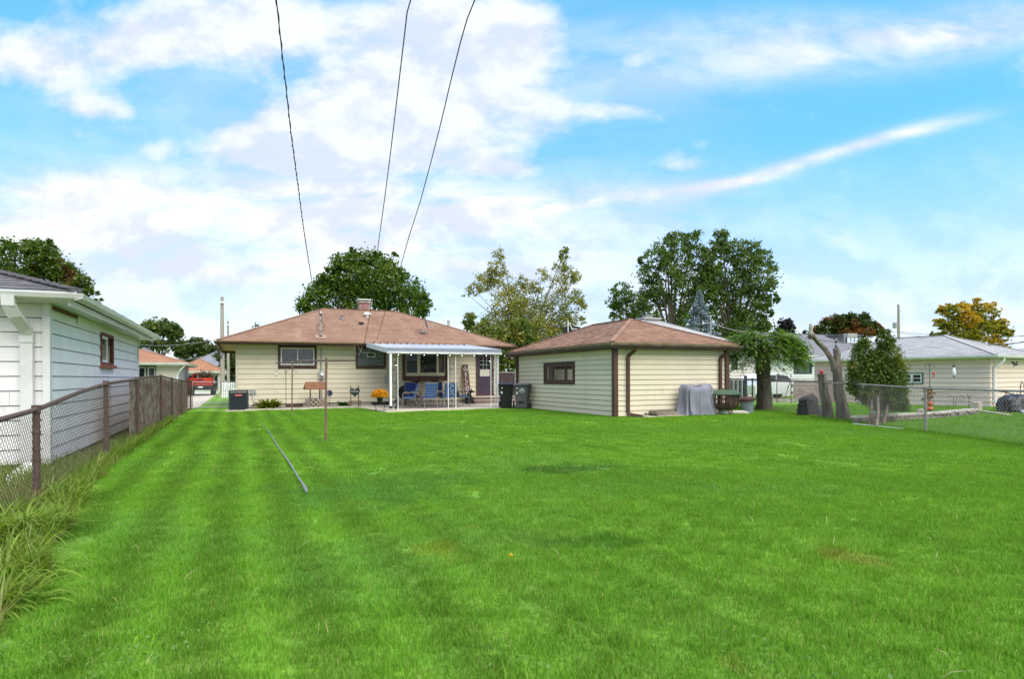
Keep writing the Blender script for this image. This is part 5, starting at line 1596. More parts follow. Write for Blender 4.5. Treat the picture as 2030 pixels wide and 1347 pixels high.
# ------------------------------------------------------------------ bins
def make_bin(m, loc, rz, label, deco):
    t = thing('wheelie_bin', (0, 0, 0), label, 'bin', 'wheeled rubbish bins by the garage')
    def ring(w_, d_, z, yo=0): return [(-w_ / 2, -d_ / 2 + yo, z), (w_ / 2, -d_ / 2 + yo, z), (w_ / 2, d_ / 2 + yo, z), (-w_ / 2, d_ / 2 + yo, z)]
    mb = MB(); lv = [ring(.44, .44, .03, -.02), ring(.5, .56, .55, .0), ring(.58, .66, .92, .0), ring(.60, .70, .98, .0)]
    for L_ in lv: mb.v += L_
    for i in range(3):
        for k in range(4): mb.f.append([i * 4 + k, i * 4 + (k + 1) % 4, i * 4 + 4 + (k + 1) % 4, i * 4 + 4 + k])
    mb.f += [[3, 2, 1, 0], [12, 13, 14, 15]]
    mb.build('body', m, t, bevel=.03, smooth=True)
    MB().box(-.32, .32, -.37, .40, .975, 1.0).build('lip', m, t, bevel=.01)
    mb = MB(); mb.v += ring(.65, .78, 1.003, .02) + ring(.62, .74, 1.03, .03) + ring(.4, .5, 1.065, .03)
    for i in range(2):
        for k in range(4): mb.f.append([i * 4 + k, i * 4 + (k + 1) % 4, i * 4 + 4 + (k + 1) % 4, i * 4 + 4 + k])
    mb.f += [[3, 2, 1, 0], [8, 9, 10, 11]]
    mb.build('lid', m, t, bevel=.012, smooth=True)
    for s in (-1, 1):
        wh = MB().tube([(s * .27, .27, .14), (s * .33, .27, .14)], .14, 20).build('wheel', M_TYRE, t, smooth=True)
        MB().tube([(s * .33, .27, .14), (s * .335, .27, .14)], .05, 10).build('hub', M_GREYPL, wh)
    MB().tube([(-.27, .27, .14), (.27, .27, .14)], .015, 6).build('axle', M_BLACK, t)
    MB().tube([(-.26, .38, .98), (-.26, .44, 1.02), (.26, .44, 1.02), (.26, .38, .98)], .015, 6).build('handle', m, t)
    MB().tube([(-.14, -.345, .86), (-.14, -.352, .86)], .03, 10).build('sticker', M_WORN, t)
    MB().box(-.2, -.12, -.32, -.31, .62, .72).build('sticker', M_WORN, t)
    MB().box(-.12, .12, -.30, -.262, .28, .33).build('catch_bar', M_BLACK, t)
    if deco:
        def disc(r0, r1, x, y, z, mm, nm, n=28):
            mb = MB()
            for k in range(n):
                a = 2 * math.pi * k / n; mb.v += [(x + r0 * math.cos(a), y + r0 * math.sin(a) * .13, z + r0 * math.sin(a)), (x + r1 * math.cos(a), y + r1 * math.sin(a) * -.13, z + r1 * math.sin(a))]
            for k in range(n): mb.f.append([2 * k, 2 * k + 1, (2 * k + 3) % (2 * n), (2 * k + 2) % (2 * n)])
            return mb.build(nm, mm, t)
        for k in range(28):
            pass
        P_ = lambda a, r: (.05 + r * math.cos(a), -.326 - (r * math.sin(a)) * .11 , .76 + r * math.sin(a))
        mb = MB(); n = 30
        for k in range(n):
            a = 2 * math.pi * k / n; mb.v += [P_(a, .078), P_(a, .098)]
        for k in range(n):
            if 18 <= k <= 26 and k % 2: continue
            mb.f.append([2 * k, 2 * k + 1, (2 * k + 3) % (2 * n), (2 * k + 2) % (2 * n)])
        mb.build('round_emblem', M_WHITE, t)
        MB().add([P_(0, 0), P_(.6, .06), P_(1.2, .075), P_(2.6, .03), P_(3.6, .06), P_(4.2, .03)], [[0, 1, 2, 3, 4, 5]]).build('emblem_bird', M_WHITE, t)
    t.location = loc; t.rotation_euler = (0, 0, rz)
    return t


make_bin(M_GREYPL, (10.66, 22.25, .0), R(-38), 'grey wheeled bin with round white emblem against the garage wall', True)
make_bin(M_BLACKPL, (10.42, 23.35, .0), R(-30), 'black wheeled bin behind and left of the grey one', False)

# purple brown board fence behind the bins
bf = thing('board_fence', (14, 29.3, 0), 'dark purple brown vertical board fence between house and garage', 'fence')
x = 12.5; k = 0
M_PURF = mat('purple_board', (.060, .035, .045), .85, (.10, .065, .075), 8.0, stretch=(1, 1, .2))
while x < 17.0:
    MB().box(x, x + .135, 29.3 + .01 * (k % 2), 29.33 + .01 * (k % 2), .03, 1.50 + .02 * (k % 3)).build('board', M_PURF, bf); x += .142; k += 1
MB().box(12.4, 17.0, 29.28, 29.345, 1.55, 1.6).build('cap_rail', M_GALV, bf)
MB().box(12.38, 12.5, 29.22, 29.34, 0, 1.62).build('post', M_WORN, bf)
px = onY(1024, 740, 29.2).x; MB().box(px - .1, px + .02, 29.15, 29.27, 0, 1.75).build('post', M_WORN, bf)

# ------------------------------------------------------------------ along the garage wall
# covered grill: draped cloth
gx, gy = gr(1374, 823.5).x + .03, 15.72
rg = np.random.default_rng(21)
NN, MMz = 96, 26; V = []
W2, D2 = .60, .30
for j in range(MMz + 1):
    h = j / MMz
    for k in range(NN):
        a = 2 * math.pi * k / NN
        ca, sa = math.cos(a), math.sin(a)
        ex = 2.0 / 5
        X0 = W2 * math.copysign(abs(ca) ** ex, ca); Y0 = D2 * math.copysign(abs(sa) ** ex, sa)
        fl = .93 + .16 * (1 - h) + .03 * math.sin(3 * a + 1)
        fold = (.075 * math.sin(a * 9 + 2.3 * math.sin(h * 2.2)) + .028 * math.sin(a * 17 + h * 3.0 + 1) + .016 * math.sin(a * 31 + h * 6)) * (1.1 - h * .75)
        topz = .98 + .05 * math.cos(a) ** 2 * (1 if ca > 0 else .6) + .02 * math.sin(a * 5) - .07 * math.exp(-((a - 4.2) / .5) ** 2)
        rr = fl + fold * 1.6
        z = .03 + h * topz + .012 * math.sin(a * 6) * (1 - h)
        # waist / hood shape
        sq = 1 - .06 * math.sin(h * math.pi) - .20 * max(0, (h - .82) / .18) ** 2
        V.append((gx + X0 * rr * sq, gy + Y0 * rr * sq, z))
Q = []
for j in range(MMz):
    for k in range(NN): Q.append((j * NN + k, j * NN + (k + 1) % NN, (j + 1) * NN + (k + 1) % NN, (j + 1) * NN + k))
# sagging top
base = MMz * NN; ringn = 7
for r_ in range(1, ringn + 1):
    f = 1 - r_ / ringn
    for k in range(NN):
        a = 2 * math.pi * k / NN; src = V[base + k]
        dxx, dyy = src[0] - gx, src[1] - gy
        sag = -.24 * math.exp(-(((dxx * f) + .18) / .25) ** 2) * (1 - f) + .03 * math.sin(dxx * f * 14)
        V.append((gx + dxx * f, gy + dyy * f, src[2] * f + (1.02) * (1 - f) + sag * min(1, (1 - f) * 2)))
for r_ in range(ringn):
    o0 = base + r_ * NN
    for k in range(NN): Q.append((o0 + k, o0 + (k + 1) % NN, o0 + NN + (k + 1) % NN, o0 + NN + k))
gc = thing('covered_grill', (gx, gy, 0), 'barbecue grill under a draped wrinkled grey cloth cover against the garage wall', 'covered grill')
co = fastmesh('cover', np.array(V), np.array(Q), M_FABRIC, gc, smooth=True)
MB().tube([(gx - .2, gy - .385, .72), (gx - .21, gy - .385, .5), (gx - .23, gy - .42, .2), (gx - .24, gy - .43, .05)], .006, 5).build('seam', M_BLACK, gc)
tag(recenter(MB().prism([(gx - .32, gy - .16, 1.0), (gx - .05, gy - .26, 1.03), (gx + .12, gy - .12, 1.12), (gx - .1, gy + .02, 1.08)], (0, 0, .05)).build('folded_cloth', M_STONE)), 'folded tan cloth lying on top of the grey grill cover', 'cloth')

# firewood / timbers
tm = gr(1312, 822)
o = thing('timber_pile', (tm.x, 15.85, 0), 'short pile of weathered grey timbers at the foot of the garage wall', 'timbers')
x0_ = onY(1288, 818, 15.85).x; x1_ = onY(1334, 818, 15.85).x
MB().obox(((x0_ + x1_) / 2 - .02, 15.8, .16), x1_ - x0_, .1, .09, .03).build('timber', M_WOODG := mat('grey_timber', (.24, .21, .165), .95, (.13, .11, .08), 8.0, stretch=(.3, 1, 1)), o)
MB().obox(((x0_ + x1_) / 2 + .1, 15.72, .07), x1_ - x0_, .12, .11, -.02).build('timber', M_WOODG, o)
MB().obox((x0_ + .08, 15.72, .13), .12, .4, .09, .1).build('timber', M_WOODG, o)
MB().obox(((x0_ + x1_) / 2 - .1, 15.95, .07), .95, .12, .1, .0).build('timber', M_WOODG, o)
tag(recenter(MB().box(x0_ - .35, x1_ + 1.9, 15.5, 16.1, .004, .035).build('paving_slab', M_CONC)), 'low concrete slab strip under the timbers and covered grill', 'slab')

# lidded fire pit
fx, fy = onY(1436, 810, 15.45).x, 15.45
o = thing('fire_pit', (fx, fy, 0), 'hexagonal rusty mesh fire pit with dark green metal lid', 'fire pit')
Rr = .46
hexp = [(math.cos(math.pi / 3 * k + .15), math.sin(math.pi / 3 * k + .15)) for k in range(6)]
M_RUSTD = mat('dark_rust', (.055, .028, .025), .8, (.11, .06, .05), 12.0)
mb = MB(); lv = [(.24, .18), (.40, .24), (.46, .34)]
for r_, z in lv:
    for cx_, cy_ in hexp: mb.v.append((fx + r_ * cx_, fy + r_ * cy_, z))
for i in range(2):
    for k in range(6): mb.f.append([i * 6 + k, i * 6 + (k + 1) % 6, i * 6 + 6 + (k + 1) % 6, i * 6 + 6 + k])
mb.f.append([5, 4, 3, 2, 1, 0]); bw_ = mb.build('bowl', M_RUSTD, o); bw_.modifiers.new('t', 'SOLIDIFY').thickness = .01
for k, (cx_, cy_) in enumerate(hexp):
    MB().bar((fx + Rr * cx_, fy + Rr * cy_, .33), (fx + Rr * cx_, fy + Rr * cy_, .68), .035, .035).build('corner_bar', M_RUSTD, o)
    c2, s2 = hexp[(k + 1) % 6]
    for z in (.36, .52, .67): MB().bar((fx + Rr * cx_, fy + Rr * cy_, z), (fx + Rr * c2, fy + Rr * s2, z), .018, .018).build('mesh_bar', M_RUSTD, o)
    for q_ in range(1, 6):
        t = q_ / 6; xx, yy = fx + Rr * (cx_ * (1 - t) + c2 * t), fy + Rr * (cy_ * (1 - t) + s2 * t)
        MB().bar((xx, yy, .34), (xx, yy, .68), .012, .012).build('mesh_bar', M_RUSTD, o)
for k in (0, 2, 4):
    cx_, cy_ = hexp[k]; MB().tube([(fx + .25 * cx_, fy + .25 * cy_, .2), (fx + .42 * cx_, fy + .42 * cy_, .08), (fx + .4 * cx_, fy + .4 * cy_, .035)], .018, 6).build('leg', M_RUSTD, o)
mb = MB(); lv = [(.54, .68), (.54, .71), (.36, .84), (.33, .85)]
for r_, z in lv:
    for cx_, cy_ in hexp: mb.v.append((fx + r_ * cx_, fy + r_ * cy_, z))
for i in range(3):
    for k in range(6): mb.f.append([i * 6 + k, i * 6 + (k + 1) % 6, i * 6 + 6 + (k + 1) % 6, i * 6 + 6 + k])
mb.f += [[18, 19, 20, 21, 22, 23], [5, 4, 3, 2, 1, 0]]; ld = mb.build('lid', M_GREENP, o)
MB().tube([(fx - .09, fy, .85), (fx - .09, fy, .9), (fx + .09, fy, .9), (fx + .09, fy, .85)], .01, 6).build('handle', M_BLACK, ld)
MB().tube([(fx, fy, .18), (fx, fy, .05)], [.12, .18], 12).build('ash_pan', M_WORN, o)

# slanted grey bucket with rusty lid
c = gD(1482, 21.3)
o = thing('metal_pail', c, 'dented blue grey metal pail with dark rusty rim left of the leafy tree trunk', 'bucket')
mb = MB().lathe((0, 0, 0), [(.19, 0), (.24, .42), (.255, .44)], 20); 
TM = Matrix.Translation(c + Z_ * .02) @ Matrix.Rotation(R(-7), 4, 'Y')
mb.v = [tuple(TM @ Vector(q)) for q in mb.v]; mb.build('body', mat('blue_grey_pail', (.22, .27, .33), .6, (.16, .20, .25), 5.0), o, smooth=True)
mb = MB().lathe((0, 0, 0), [(.265, .40), (.275, .5), (.25, .53), (.1, .54)], 20); mb.v = [tuple(TM @ Vector(q)) for q in mb.v]; mb.build('lid', mat('rust_rim', (.10, .045, .045), .85, (.05, .03, .03), 9.0), o, smooth=True)
c = gD(1463, 20.9)
tag(recenter(MB().lathe(c, [(.34, 0), (.33, .07), (.2, .1)], 9, 1.3, .8).build('stepping_stone', M_STONE)), 'flat pale stone slab between fire pit and metal pail', 'stone')

# dark picket gate beyond the garage corner
pg = thing('metal_gate', (20.5, 20.6, 0), 'dark metal picket gate with tall post right of the garage corner', 'gate')
a, b = gD(1445, 28), gD(1478, 28)
for k in range(9):
    p = a.lerp(b, k / 8); MB().bar(p + Z_ * .05, p + Z_ * 1.12, .12, .03).build('picket', M_DGREY if k % 2 else M_WORN, pg)
MB().bar(a + Z_ * 1.16, b + Z_ * 1.16, .05, .05).build('rail', M_DGREY, pg)
MB().tube([b, b + Z_ * 1.33], .07, 10).build('post', M_DGREY, pg)
c2 = gD(1600, 31)
MB().tube([b + Z_ * 1.12, gD(1560, 29.5) + Z_ * 1.08, c2 + Z_ * 1.05], .03, 6).build('long_rail', M_DGREY, pg)

# ================================================================== RIGHT NEIGHBOUR GARAGE (turned)
ANG = R(8.1)
C0 = gr(1963, 808)
rgx = thing('neighbour_garage', C0, 'pale pinkish sided garage with light grey roof beyond the right fence', 'garage')
dl = Vector((-math.sin(ANG), math.cos(ANG), 0)); dr = Vector((math.cos(ANG), math.sin(ANG), 0))
def W2(s_left, s_right): v = C0 + dl * s_left + dr * s_right; return (v.x, v.y)
L1, L2 = 7.3, 5.2
ez = onP(1955, 714, C0 - dl * .3 - dr * .3, (0, 1, 0)).z
ez = 1.96
# window position along the left face (s measured from far end)
def sface(u):
    r = ray(u, 740); n = Vector((-dl.y, dl.x, 0)); q = CAM + r * ((C0 - CAM).dot(n) / r.dot(n)); return (q - C0).dot(dl)
ws0, ws1 = sface(1831), sface(1786)
nrm = Vector((dl.y, -dl.x, 0)) * -1
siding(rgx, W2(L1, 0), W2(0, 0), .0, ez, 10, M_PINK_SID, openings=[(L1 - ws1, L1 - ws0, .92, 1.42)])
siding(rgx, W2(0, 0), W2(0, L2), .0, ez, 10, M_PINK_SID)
A = Vector((*W2(ws1, 0), .92)); ux = -dl; nr2 = Vector((ux.y, -ux.x, 0))
wnn = rect_frame(MB(), A, ux, ws1 - ws0, .50, .05, .05, nr2).build('window', mat('green_trim', (.07, .13, .11), .5), rgx)
for i in range(2):
    s0 = .06 + i * ((ws1 - ws0) - .12) / 2
    rect_frame(MB(), A + ux * s0 + Z_ * .052, ux, ((ws1 - ws0) - .13) / 2, .396, .045, .035, nr2).build('sash', M_WHITE, wnn)
pbox(A, ux, nr2, .06, ws1 - ws0 - .06, .06, .44, -.03, .01).build('pane', M_GLASS, wnn)
pbox(A, ux, nr2, .08, ws1 - ws0 - .08, .24, .262, .011, .03).build('rail', M_WHITE, wnn)
oh = .3
org = C0 - dl * oh - dr * oh
hip_roof(rgx, 0, L2 + 2 * oh, 0, L1 + 2 * oh, ez + .15, 3.12, M_ROOF_LG, rows=16, tab=.35, rot=((org.x, org.y), ANG), fascia_m=M_WHITE_GUT, fh=.1, soff=M_WHITE_GUT)
q = C0 + dr * .22 - dl * .07
downs = MB(); pts = [q - dl * .25 + dr * .2 + Z_ * (ez + .02), q - dl * .22 + dr * .18 + Z_ * (ez - .12), q + Z_ * (ez - .38), q + Z_ * .2, q + dr * .1 - dl * .15 + Z_ * .12]
for a, b in zip(pts[:-1], pts[1:]): downs.bar(a, b, .1, .08, up=(0, 1, .01))
downs.bar(pts[-1], gr(2032, 822) + Z_ * .06, .1, .08); downs.build('downspout', M_WHITE_GUT, rgx)
# roof vent box
q = onP(1914, 667, C0 + dl * 3 + dr * 3 + Z_ * 2.9, (0, 1, 0))
tag(recenter(MB().obox((q.x, q.y + 6, 3.62), .8, .3, .22).build('roof_box', M_GALV)), 'grey metal box on a roof behind the pale garage', 'roof box')

def hang(u, v0, v1, D, ref=None):
    return at(u, v0, D), at(u, v1, D)
# white bell on the wall
a, b = hang(1891, 724, 746, 23.6)
o = thing('hanging_lantern', b, 'white hanging lantern with dark cap against the pale garage wall', 'lantern')
MB().tube([a + Z_ * .14, a], .006, 4).build('hook', M_BLACK, o)
MB().lathe(b, [(.03, 0), (.035, .03), (.075, .10), (.05, .26), (.03, .33)], 12).build('shade', M_WHITE, o, smooth=True)
MB().lathe(a, [(.06, -.08), (.05, -.03), (.01, 0)], 10).build('cap', M_BLACK, o); MB().lathe(b, [(.03, -.05), (.04, 0)], 8).build('foot', M_BLACK, o)
# double hook with red bird feeder
b = gD(1843, 20.5); zt_ = at(1843, 721, 20.5).z
o = thing('shepherd_hook', b, 'thin double garden hook before the pale garage wall with small red feeder', 'plant hook')
MB().tube([b, Vector((b.x, b.y, zt_))], .012, 5).build('stake', M_DARKBAR, o)
for s in (-1, 1):
    MB().tube([Vector((b.x, b.y, zt_ - .1)), Vector((b.x, b.y, zt_)) + RT * (s * .06), Vector((b.x, b.y, zt_ - .02)) + RT * (s * .13), Vector((b.x, b.y, zt_ - .14)) + RT * (s * .16)], .009, 5).build('hook', M_DARKBAR, o, smooth=True)
q = at(1851, 741, 20.5)
MB().lathe(q, [(.02, -.14), (.01, -.03), (.05, -.01), (.05, .02), (.02, .05)], 8).build('feeder', mat('red_plastic', (.45, .03, .04), .4), o)
# lighthouse bird feeder on an arch hook
b = gD(1696, 20.2); q = at(1689.5, 733, 20.2)
o = thing('bird_feeder', q, 'red and white bird feeder hanging from an arched hook beside the evergreen', 'bird feeder')
arc = [at(1669, 716, 20.2), at(1672, 708, 20.2), at(1679, 704, 20.2), at(1685, 706, 20.2), at(1689, 712, 20.2), at(1690, 720, 20.2)]
MB().tube([gD(1668, 20.2)] + arc, .009, 5).build('arch_hook', M_DARKBAR, o, smooth=True)
M_REDF = mat('red_feeder', (.38, .015, .025), .4)
MB().lathe(q, [(.09, -.22), (.10, -.17), (.085, -.12)], 12).build('base', M_REDF, o)
MB().lathe(q, [(.075, -.118), (.07, .07)], 12).build('tube', M_WHITE, o); MB().lathe(q, [(.078, -.05), (.076, .01)], 12).build('band', M_REDF, o)
MB().lathe(q, [(.10, .071), (.07, .11), (.03, .17), (.01, .22)], 12).build('roof', M_REDF, o)
# pumpkins and leaf bundle
b = gr(1843, 823.5)
b = b + Z_ * .12
o = thing('pumpkin_stack', b, 'two stacked orange pumpkins topped with brown corn leaves behind the fence post', 'pumpkins')
M_PUM = mat('pumpkin_skin', (.52, .12, .03), .5, (.42, .09, .025), 9.0)
for z, r_, h in ((0, .115, .17), (.175, .10, .16)):
    mb = MB(); n = 32
    for j in range(9):
        t = j / 8; pr_ = math.sin(max(.12, t * math.pi if t < 1 else .12)) ** .6
        if j == 8: pr_ = .2
        for k in range(n):
            a = 2 * math.pi * k / n; rr = r_ * pr_ * (1 + .05 * math.cos(8 * a)); mb.v.append((b.x + rr * math.cos(a), b.y + rr * math.sin(a), b.z + z + h * t))
    for j in range(8):
        for k in range(n): mb.f.append([j * n + k, j * n + (k + 1) % n, j * n + n + (k + 1) % n, j * n + n + k])
    mb.f += [list(range(n))[::-1], [8 * n + k for k in range(n)]]
    mb.build('pumpkin', M_PUM, o, smooth='all')
MB().tube([b + Z_ * .35, b + Z_ * .42], [.025, .02], 6).build('stem', M_WOOD, o)
rg = np.random.default_rng(3); n = 130
P = np.array(b) + np.stack([rg.normal(-.05, .07, n), rg.normal(0, .06, n), rg.uniform(.4, .78, n)], 1)
V, Q = leafquads(P, .11, rg); fastmesh('dry_leaves', V, Q, leafmat('dry_leaf', (.20, .07, .02), (.30, .16, .05)), o, kind='stuff')

# stones: low wall of flat stones curving on the neighbour's lawn
sw = thing('stone_border', gr(1800, 832), 'curving low border of flat stacked stones on the neighbouring lawn behind the right fence', 'stone border')
cp = [(1694, 840), (1715, 838), (1740, 837), (1765, 835.5), (1790, 834), (1815, 832.5), (1840, 831), (1865, 829.5), (1890, 827), (1915, 824), (1938, 821.5)]
wp = [gr(*q) for q in cp]; S = [0]
for a, b in zip(wp[:-1], wp[1:]): S.append(S[-1] + (b - a).length)
def wpt(s):
    i = 0
    while i < len(S) - 2 and S[i + 1] < s: i += 1
    t = (s - S[i]) / (S[i + 1] - S[i]); return wp[i].lerp(wp[i + 1], t), (wp[i + 1] - wp[i]).normalized()
rr = random.Random(4)
s = 0; lvls = (0.0, .075, .145)
for li, z in enumerate(lvls):
    s = rr.uniform(0, .1)
    while s < S[-1] - .3:
        l = rr.uniform(.24, .42); p, t = wpt(s + l / 2); h = .072 if li < 2 else .05
        MB().obox(p + Z_ * (z + h / 2) + Vector((rr.uniform(-.02, .02), rr.uniform(-.03, .03), 0)), l - .015, rr.uniform(.2, .26) + (.05 if li == 2 else 0), h, math.atan2(t.y, t.x) + rr.uniform(-.08, .08)).build('stone', M_STONE if li == 2 else mat('dark_border_stone', (.27, .235, .20), .9, (.14, .12, .11), 7.0, bump=.6, bscale=25, island=.2), sw)
        s += l
tag(recenter(MB().obox(wpt(S[-1] * .43)[0] + Z_ * .25, .2, .16, .12, .4).build('loose_stone', M_STONE, bevel=.03)), 'single round stone sitting on top of the stacked stone border', 'stone')
tag(recenter(MB().bar(gr(1692, 843) + Z_ * .02, gr(1791, 853) + Z_ * .02, .07, .04).build('white_edging_bar', M_WHITE_GUT)), 'long white bar lying on the lawn at the foot of the evergreen', 'edging')
tag(recenter(MB().bar(gr(1936, 816) + Z_ * .03, gr(2001, 826) + Z_ * .03, .14, .06).build('plank', mat('light_plank', (.46, .38, .26), .8))), 'long light wooden plank on the grass right of the stone border', 'plank')
c = gr(1936, 815)
tag(recenter(MB().obox(c + Z_ * .16, .46, .24, .32, .25).build('concrete_block', M_CONC, bevel=.015)), 'pale concrete block at the corner of the pale garage', 'block')
# metal frame cat ornament + black covered thing
c = gD(2015, 20.8)
rg = np.random.default_rng(8)
o = thing('covered_cart', c, 'lumpy black tarp covered cart at the far right by the pale garage wall', 'covered cart')
mb = MB(); n = 26
for j in range(7):
    z = [.0, .12, .3, .45, .56, .6, .6][j]; f = [1, 1.05, 1, .92, .7, .35, .02][j]
    for k in range(n):
        a = 2 * math.pi * k / n; r_ = f * (1 + .10 * math.sin(5 * a + j) + .05 * math.sin(11 * a)); mb.v.append((c.x + .75 * r_ * math.cos(a), c.y + .4 * r_ * math.sin(a), c.z + z + .03 * math.sin(a * 3)))
for j in range(6):
    for k in range(n): mb.f.append([j * n + k, j * n + (k + 1) % n, j * n + n + (k + 1) % n, j * n + n + k])
mb.f.append(list(range(n))[::-1]); mb.build('tarp', M_BLACKPL, o)
p0, p1 = at(1975, 774, 20.3), at(2016, 784, 20.6)
MB().bar(p0, p1, .04, .03).build('handle_bar', M_DARKBAR, o); MB().tube([at(1994, 778, 20.4), gD(1996, 20.4)], .015, 6).build('stand', M_DARKBAR, o)
MB().tube([at(2022, 790, 20.9), at(2023, 765, 20.9), at(2026, 757, 20.9), at(2030, 763, 20.9), at(2032, 790, 20.9)], .015, 5).build('hoop', M_DARKBAR, o, smooth=True)
# garden trellis wires along wall
o = thing('wire_trellis', gD(1870, 23), 'low wire scroll trellis and plant frames along the foot of the pale garage wall', 'trellis')
def dpt(u, v): return at(u, v, 22.9)
MB().tube([dpt(1850, 806), dpt(1850, 785), dpt(1862, 780), dpt(1878, 781), dpt(1890, 788), dpt(1890, 808)], .008, 4).build('arch', M_DARKBAR, o, smooth=True)
MB().tube([dpt(1893, 808), dpt(1897, 788), dpt(1906, 785), dpt(1913, 789), dpt(1908, 796), dpt(1901, 792)], .008, 4).build('scroll', M_DARKBAR, o, smooth=True)
MB().tube([dpt(1921, 810), dpt(1921, 792), dpt(1918, 783)], .012, 4).build('stake', M_DARKBAR, o); MB().tube([dpt(1921, 792), dpt(1926, 783)], .01, 4).build('fork', M_DARKBAR, o)
o = thing('wall_bracket', at(2008, 721, 23.6), 'black scroll bracket ornament under the eave at far right of the pale garage', 'bracket')
q = at(2008, 722, 23.5); rg = random.Random(2)
for k in range(7):
    a = rg.uniform(0, 6.28); MB().tube([q + RT * (.12 * math.cos(a) * k / 4) + Z_ * (.03 * k - .12), q + RT * (.2 * math.cos(a + 1)) + Z_ * (.08 * math.sin(a)), q + RT * (.05 * k - .1) + Z_ * .1], .012, 5).build('scroll', M_BLACK, o, smooth=True)
# teal spinner
q = at(1731, 816, 17.2)
o = thing('garden_spinner', gD(1731, 17.2), 'pale blue flower pinwheel low between the evergreen stems', 'garden ornament')
MB().tube([gD(1731, 17.2), q], .008, 5).build('stake', M_WHITE, o)
for k in range(8):
    an = 2 * math.pi * k / 8; e = RT * math.cos(an) + Z_ * math.sin(an); pp = RT * -math.sin(an) + Z_ * math.cos(an)
    MB().add([q, q + e * .07 + pp * .035, q + e * .12, q + e * .07 - pp * .02 - FW * .02], [[0, 1, 2, 3]]).build('petal', mat('pale_blue_plastic', (.25, .52, .62), .4), o)

# ================================================================== HOUSES BEHIND ON THE RIGHT
hA = simple_house('bungalow', 'cream house with light grey roof and stone chimney behind the cream garage', 'house', 19.3, 28.7, 27, 35, 2.75, 4.85, .6, M_FAR_WHITE if False else mat('far_cream_siding', (.66, .63, .56), .6), M_ROOF_LG, rows=18, n_board=14,
                  openings=[(onY(1449, 710, 27).x - 19.3, onY(1461.5, 710, 27).x - 19.3, 1.72, 2.45)])
x0_, x1_ = onY(1449, 710, 27).x, onY(1461.5, 710, 27).x
wq = rect_frame(MB(), (x0_, 27, 1.72), X_, x1_ - x0_, .73, .06, .05, -Y_).build('window', mat('green_trim2', (.045, .085, .065), .5), hA)
MB().box(x0_ + .05, x1_ - .05, 27.0, 27.02, 1.77, 2.4).build('pane', M_GLASS, wq)
MB().box(28.62, 28.8, 26.8, 26.95, 0, 2.5).build('porch_post', M_BROWN, hA)
qx0, qx1 = onY(1271, 640, 31.5).x, onY(1303.5, 640, 31.5).x
o = thing('chimney', ((qx0 + qx1) / 2, 31.5, 4.4), 'wide pale stone chimney with slab cap above the light grey roof', 'chimney')
MB().box(qx0 + .03, qx1 - .03, 31.25, 31.9, 4.2, 5.0).build('shaft', M_MORTAR, o)
rr = random.Random(5)
for r_ in range(5):
    x = qx0; z = 4.55 + r_ * .095
    while x < qx1 - .05:
        l = min(rr.uniform(.16, .3), qx1 - x); MB().obox((x + l / 2, 31.24, z + .045), l - .02, .06, .078).build('stone', M_STONE, o); x += l
MB().box(qx0 - .06, qx1 + .06, 31.15, 32.0, 5.0, 5.1).build('cap', M_ROOF_LG, o)
MB().box(qx0 + .28, qx0 + .75, 31.3, 31.7, 5.1, 5.22).build('flue', M_GALV, o); MB().box(qx0 + .2, qx0 + .83, 31.25, 31.75, 5.24, 5.28).build('flue_cap', M_GALV, o)
# antenna pole on house A roof
q = at(1409, 686, 36); q2_ = at(1409, 637, 36)
tag(recenter(MB().tube([q, q2_, q2_ + RT * .12 + Z_ * .02], .035, 6).build('roof_mast', M_GALV)), 'thin pale mast standing on right slope of the light grey roof', 'mast')
# House B
xB0, xB1 = 31.0, 47.0
wbl, wbr = onY(1573, 720, 28).x, onY(1608.5, 720, 28).x
hB = simple_house('bungalow', 'white sided house with mid grey roof and roof dormer behind the forked dead trunk', 'house', xB0, xB1, 28, 36, 2.60, 4.45, .6, M_FAR_WHITE, M_ROOF_DG, rows=16, n_board=14, openings=[(wbl - xB0, wbr - xB0, 1.45, 2.35)])
wq = rect_frame(MB(), (wbl, 28, 1.45), X_, wbr - wbl, .9, .08, .05, -Y_).build('window', mat('dark_green_frame', (.03, .06, .055), .5), hB)
MB().box(wbl + .07, wbr - .07, 28.0, 28.02, 1.52, 2.28).build('pane', mat('green_glass', (.04, .06, .06), .2, (.06, .09, .08), 1, spec=.6), wq)
# dormer
dx0, dx1 = onY(1677, 680, 30.2).x, onY(1702, 680, 30.2).x
dm = MB().box(dx0 - .25, dx1 + .35, 30.2, 32.4, 3.1, 4.32).build('dormer', M_ROOF_DG, hB)
MB().box(dx0 - .35, dx1 + .45, 30.1, 32.5, 4.325, 4.38).build('dormer_roof', M_ROOF_DG, dm)
rect_frame(MB(), (dx0, 30.2, 3.32), X_, dx1 - dx0, .88, .06, .04, -Y_).build('window_frame', mat('navy_trim', (.02, .03, .06), .5), dm)
M_PANEL = mat('bright_blind', (.55, .6, .68), .4)
for k in range(3):
    wdt = (dx1 - dx0 - .12) / 3; MB().box(dx0 + .06 + k * wdt + .03, dx0 + .06 + (k + 1) * wdt - .03, 30.17, 30.199, 3.40 if k != 1 else 3.55, 4.13).build('pane', M_PANEL, dm)
    MB().box(dx0 + .06 + k * wdt - .02, dx0 + .06 + k * wdt + .02, 30.15, 30.168, 3.38, 4.14).build('mullion', MATS['navy_trim'], dm)
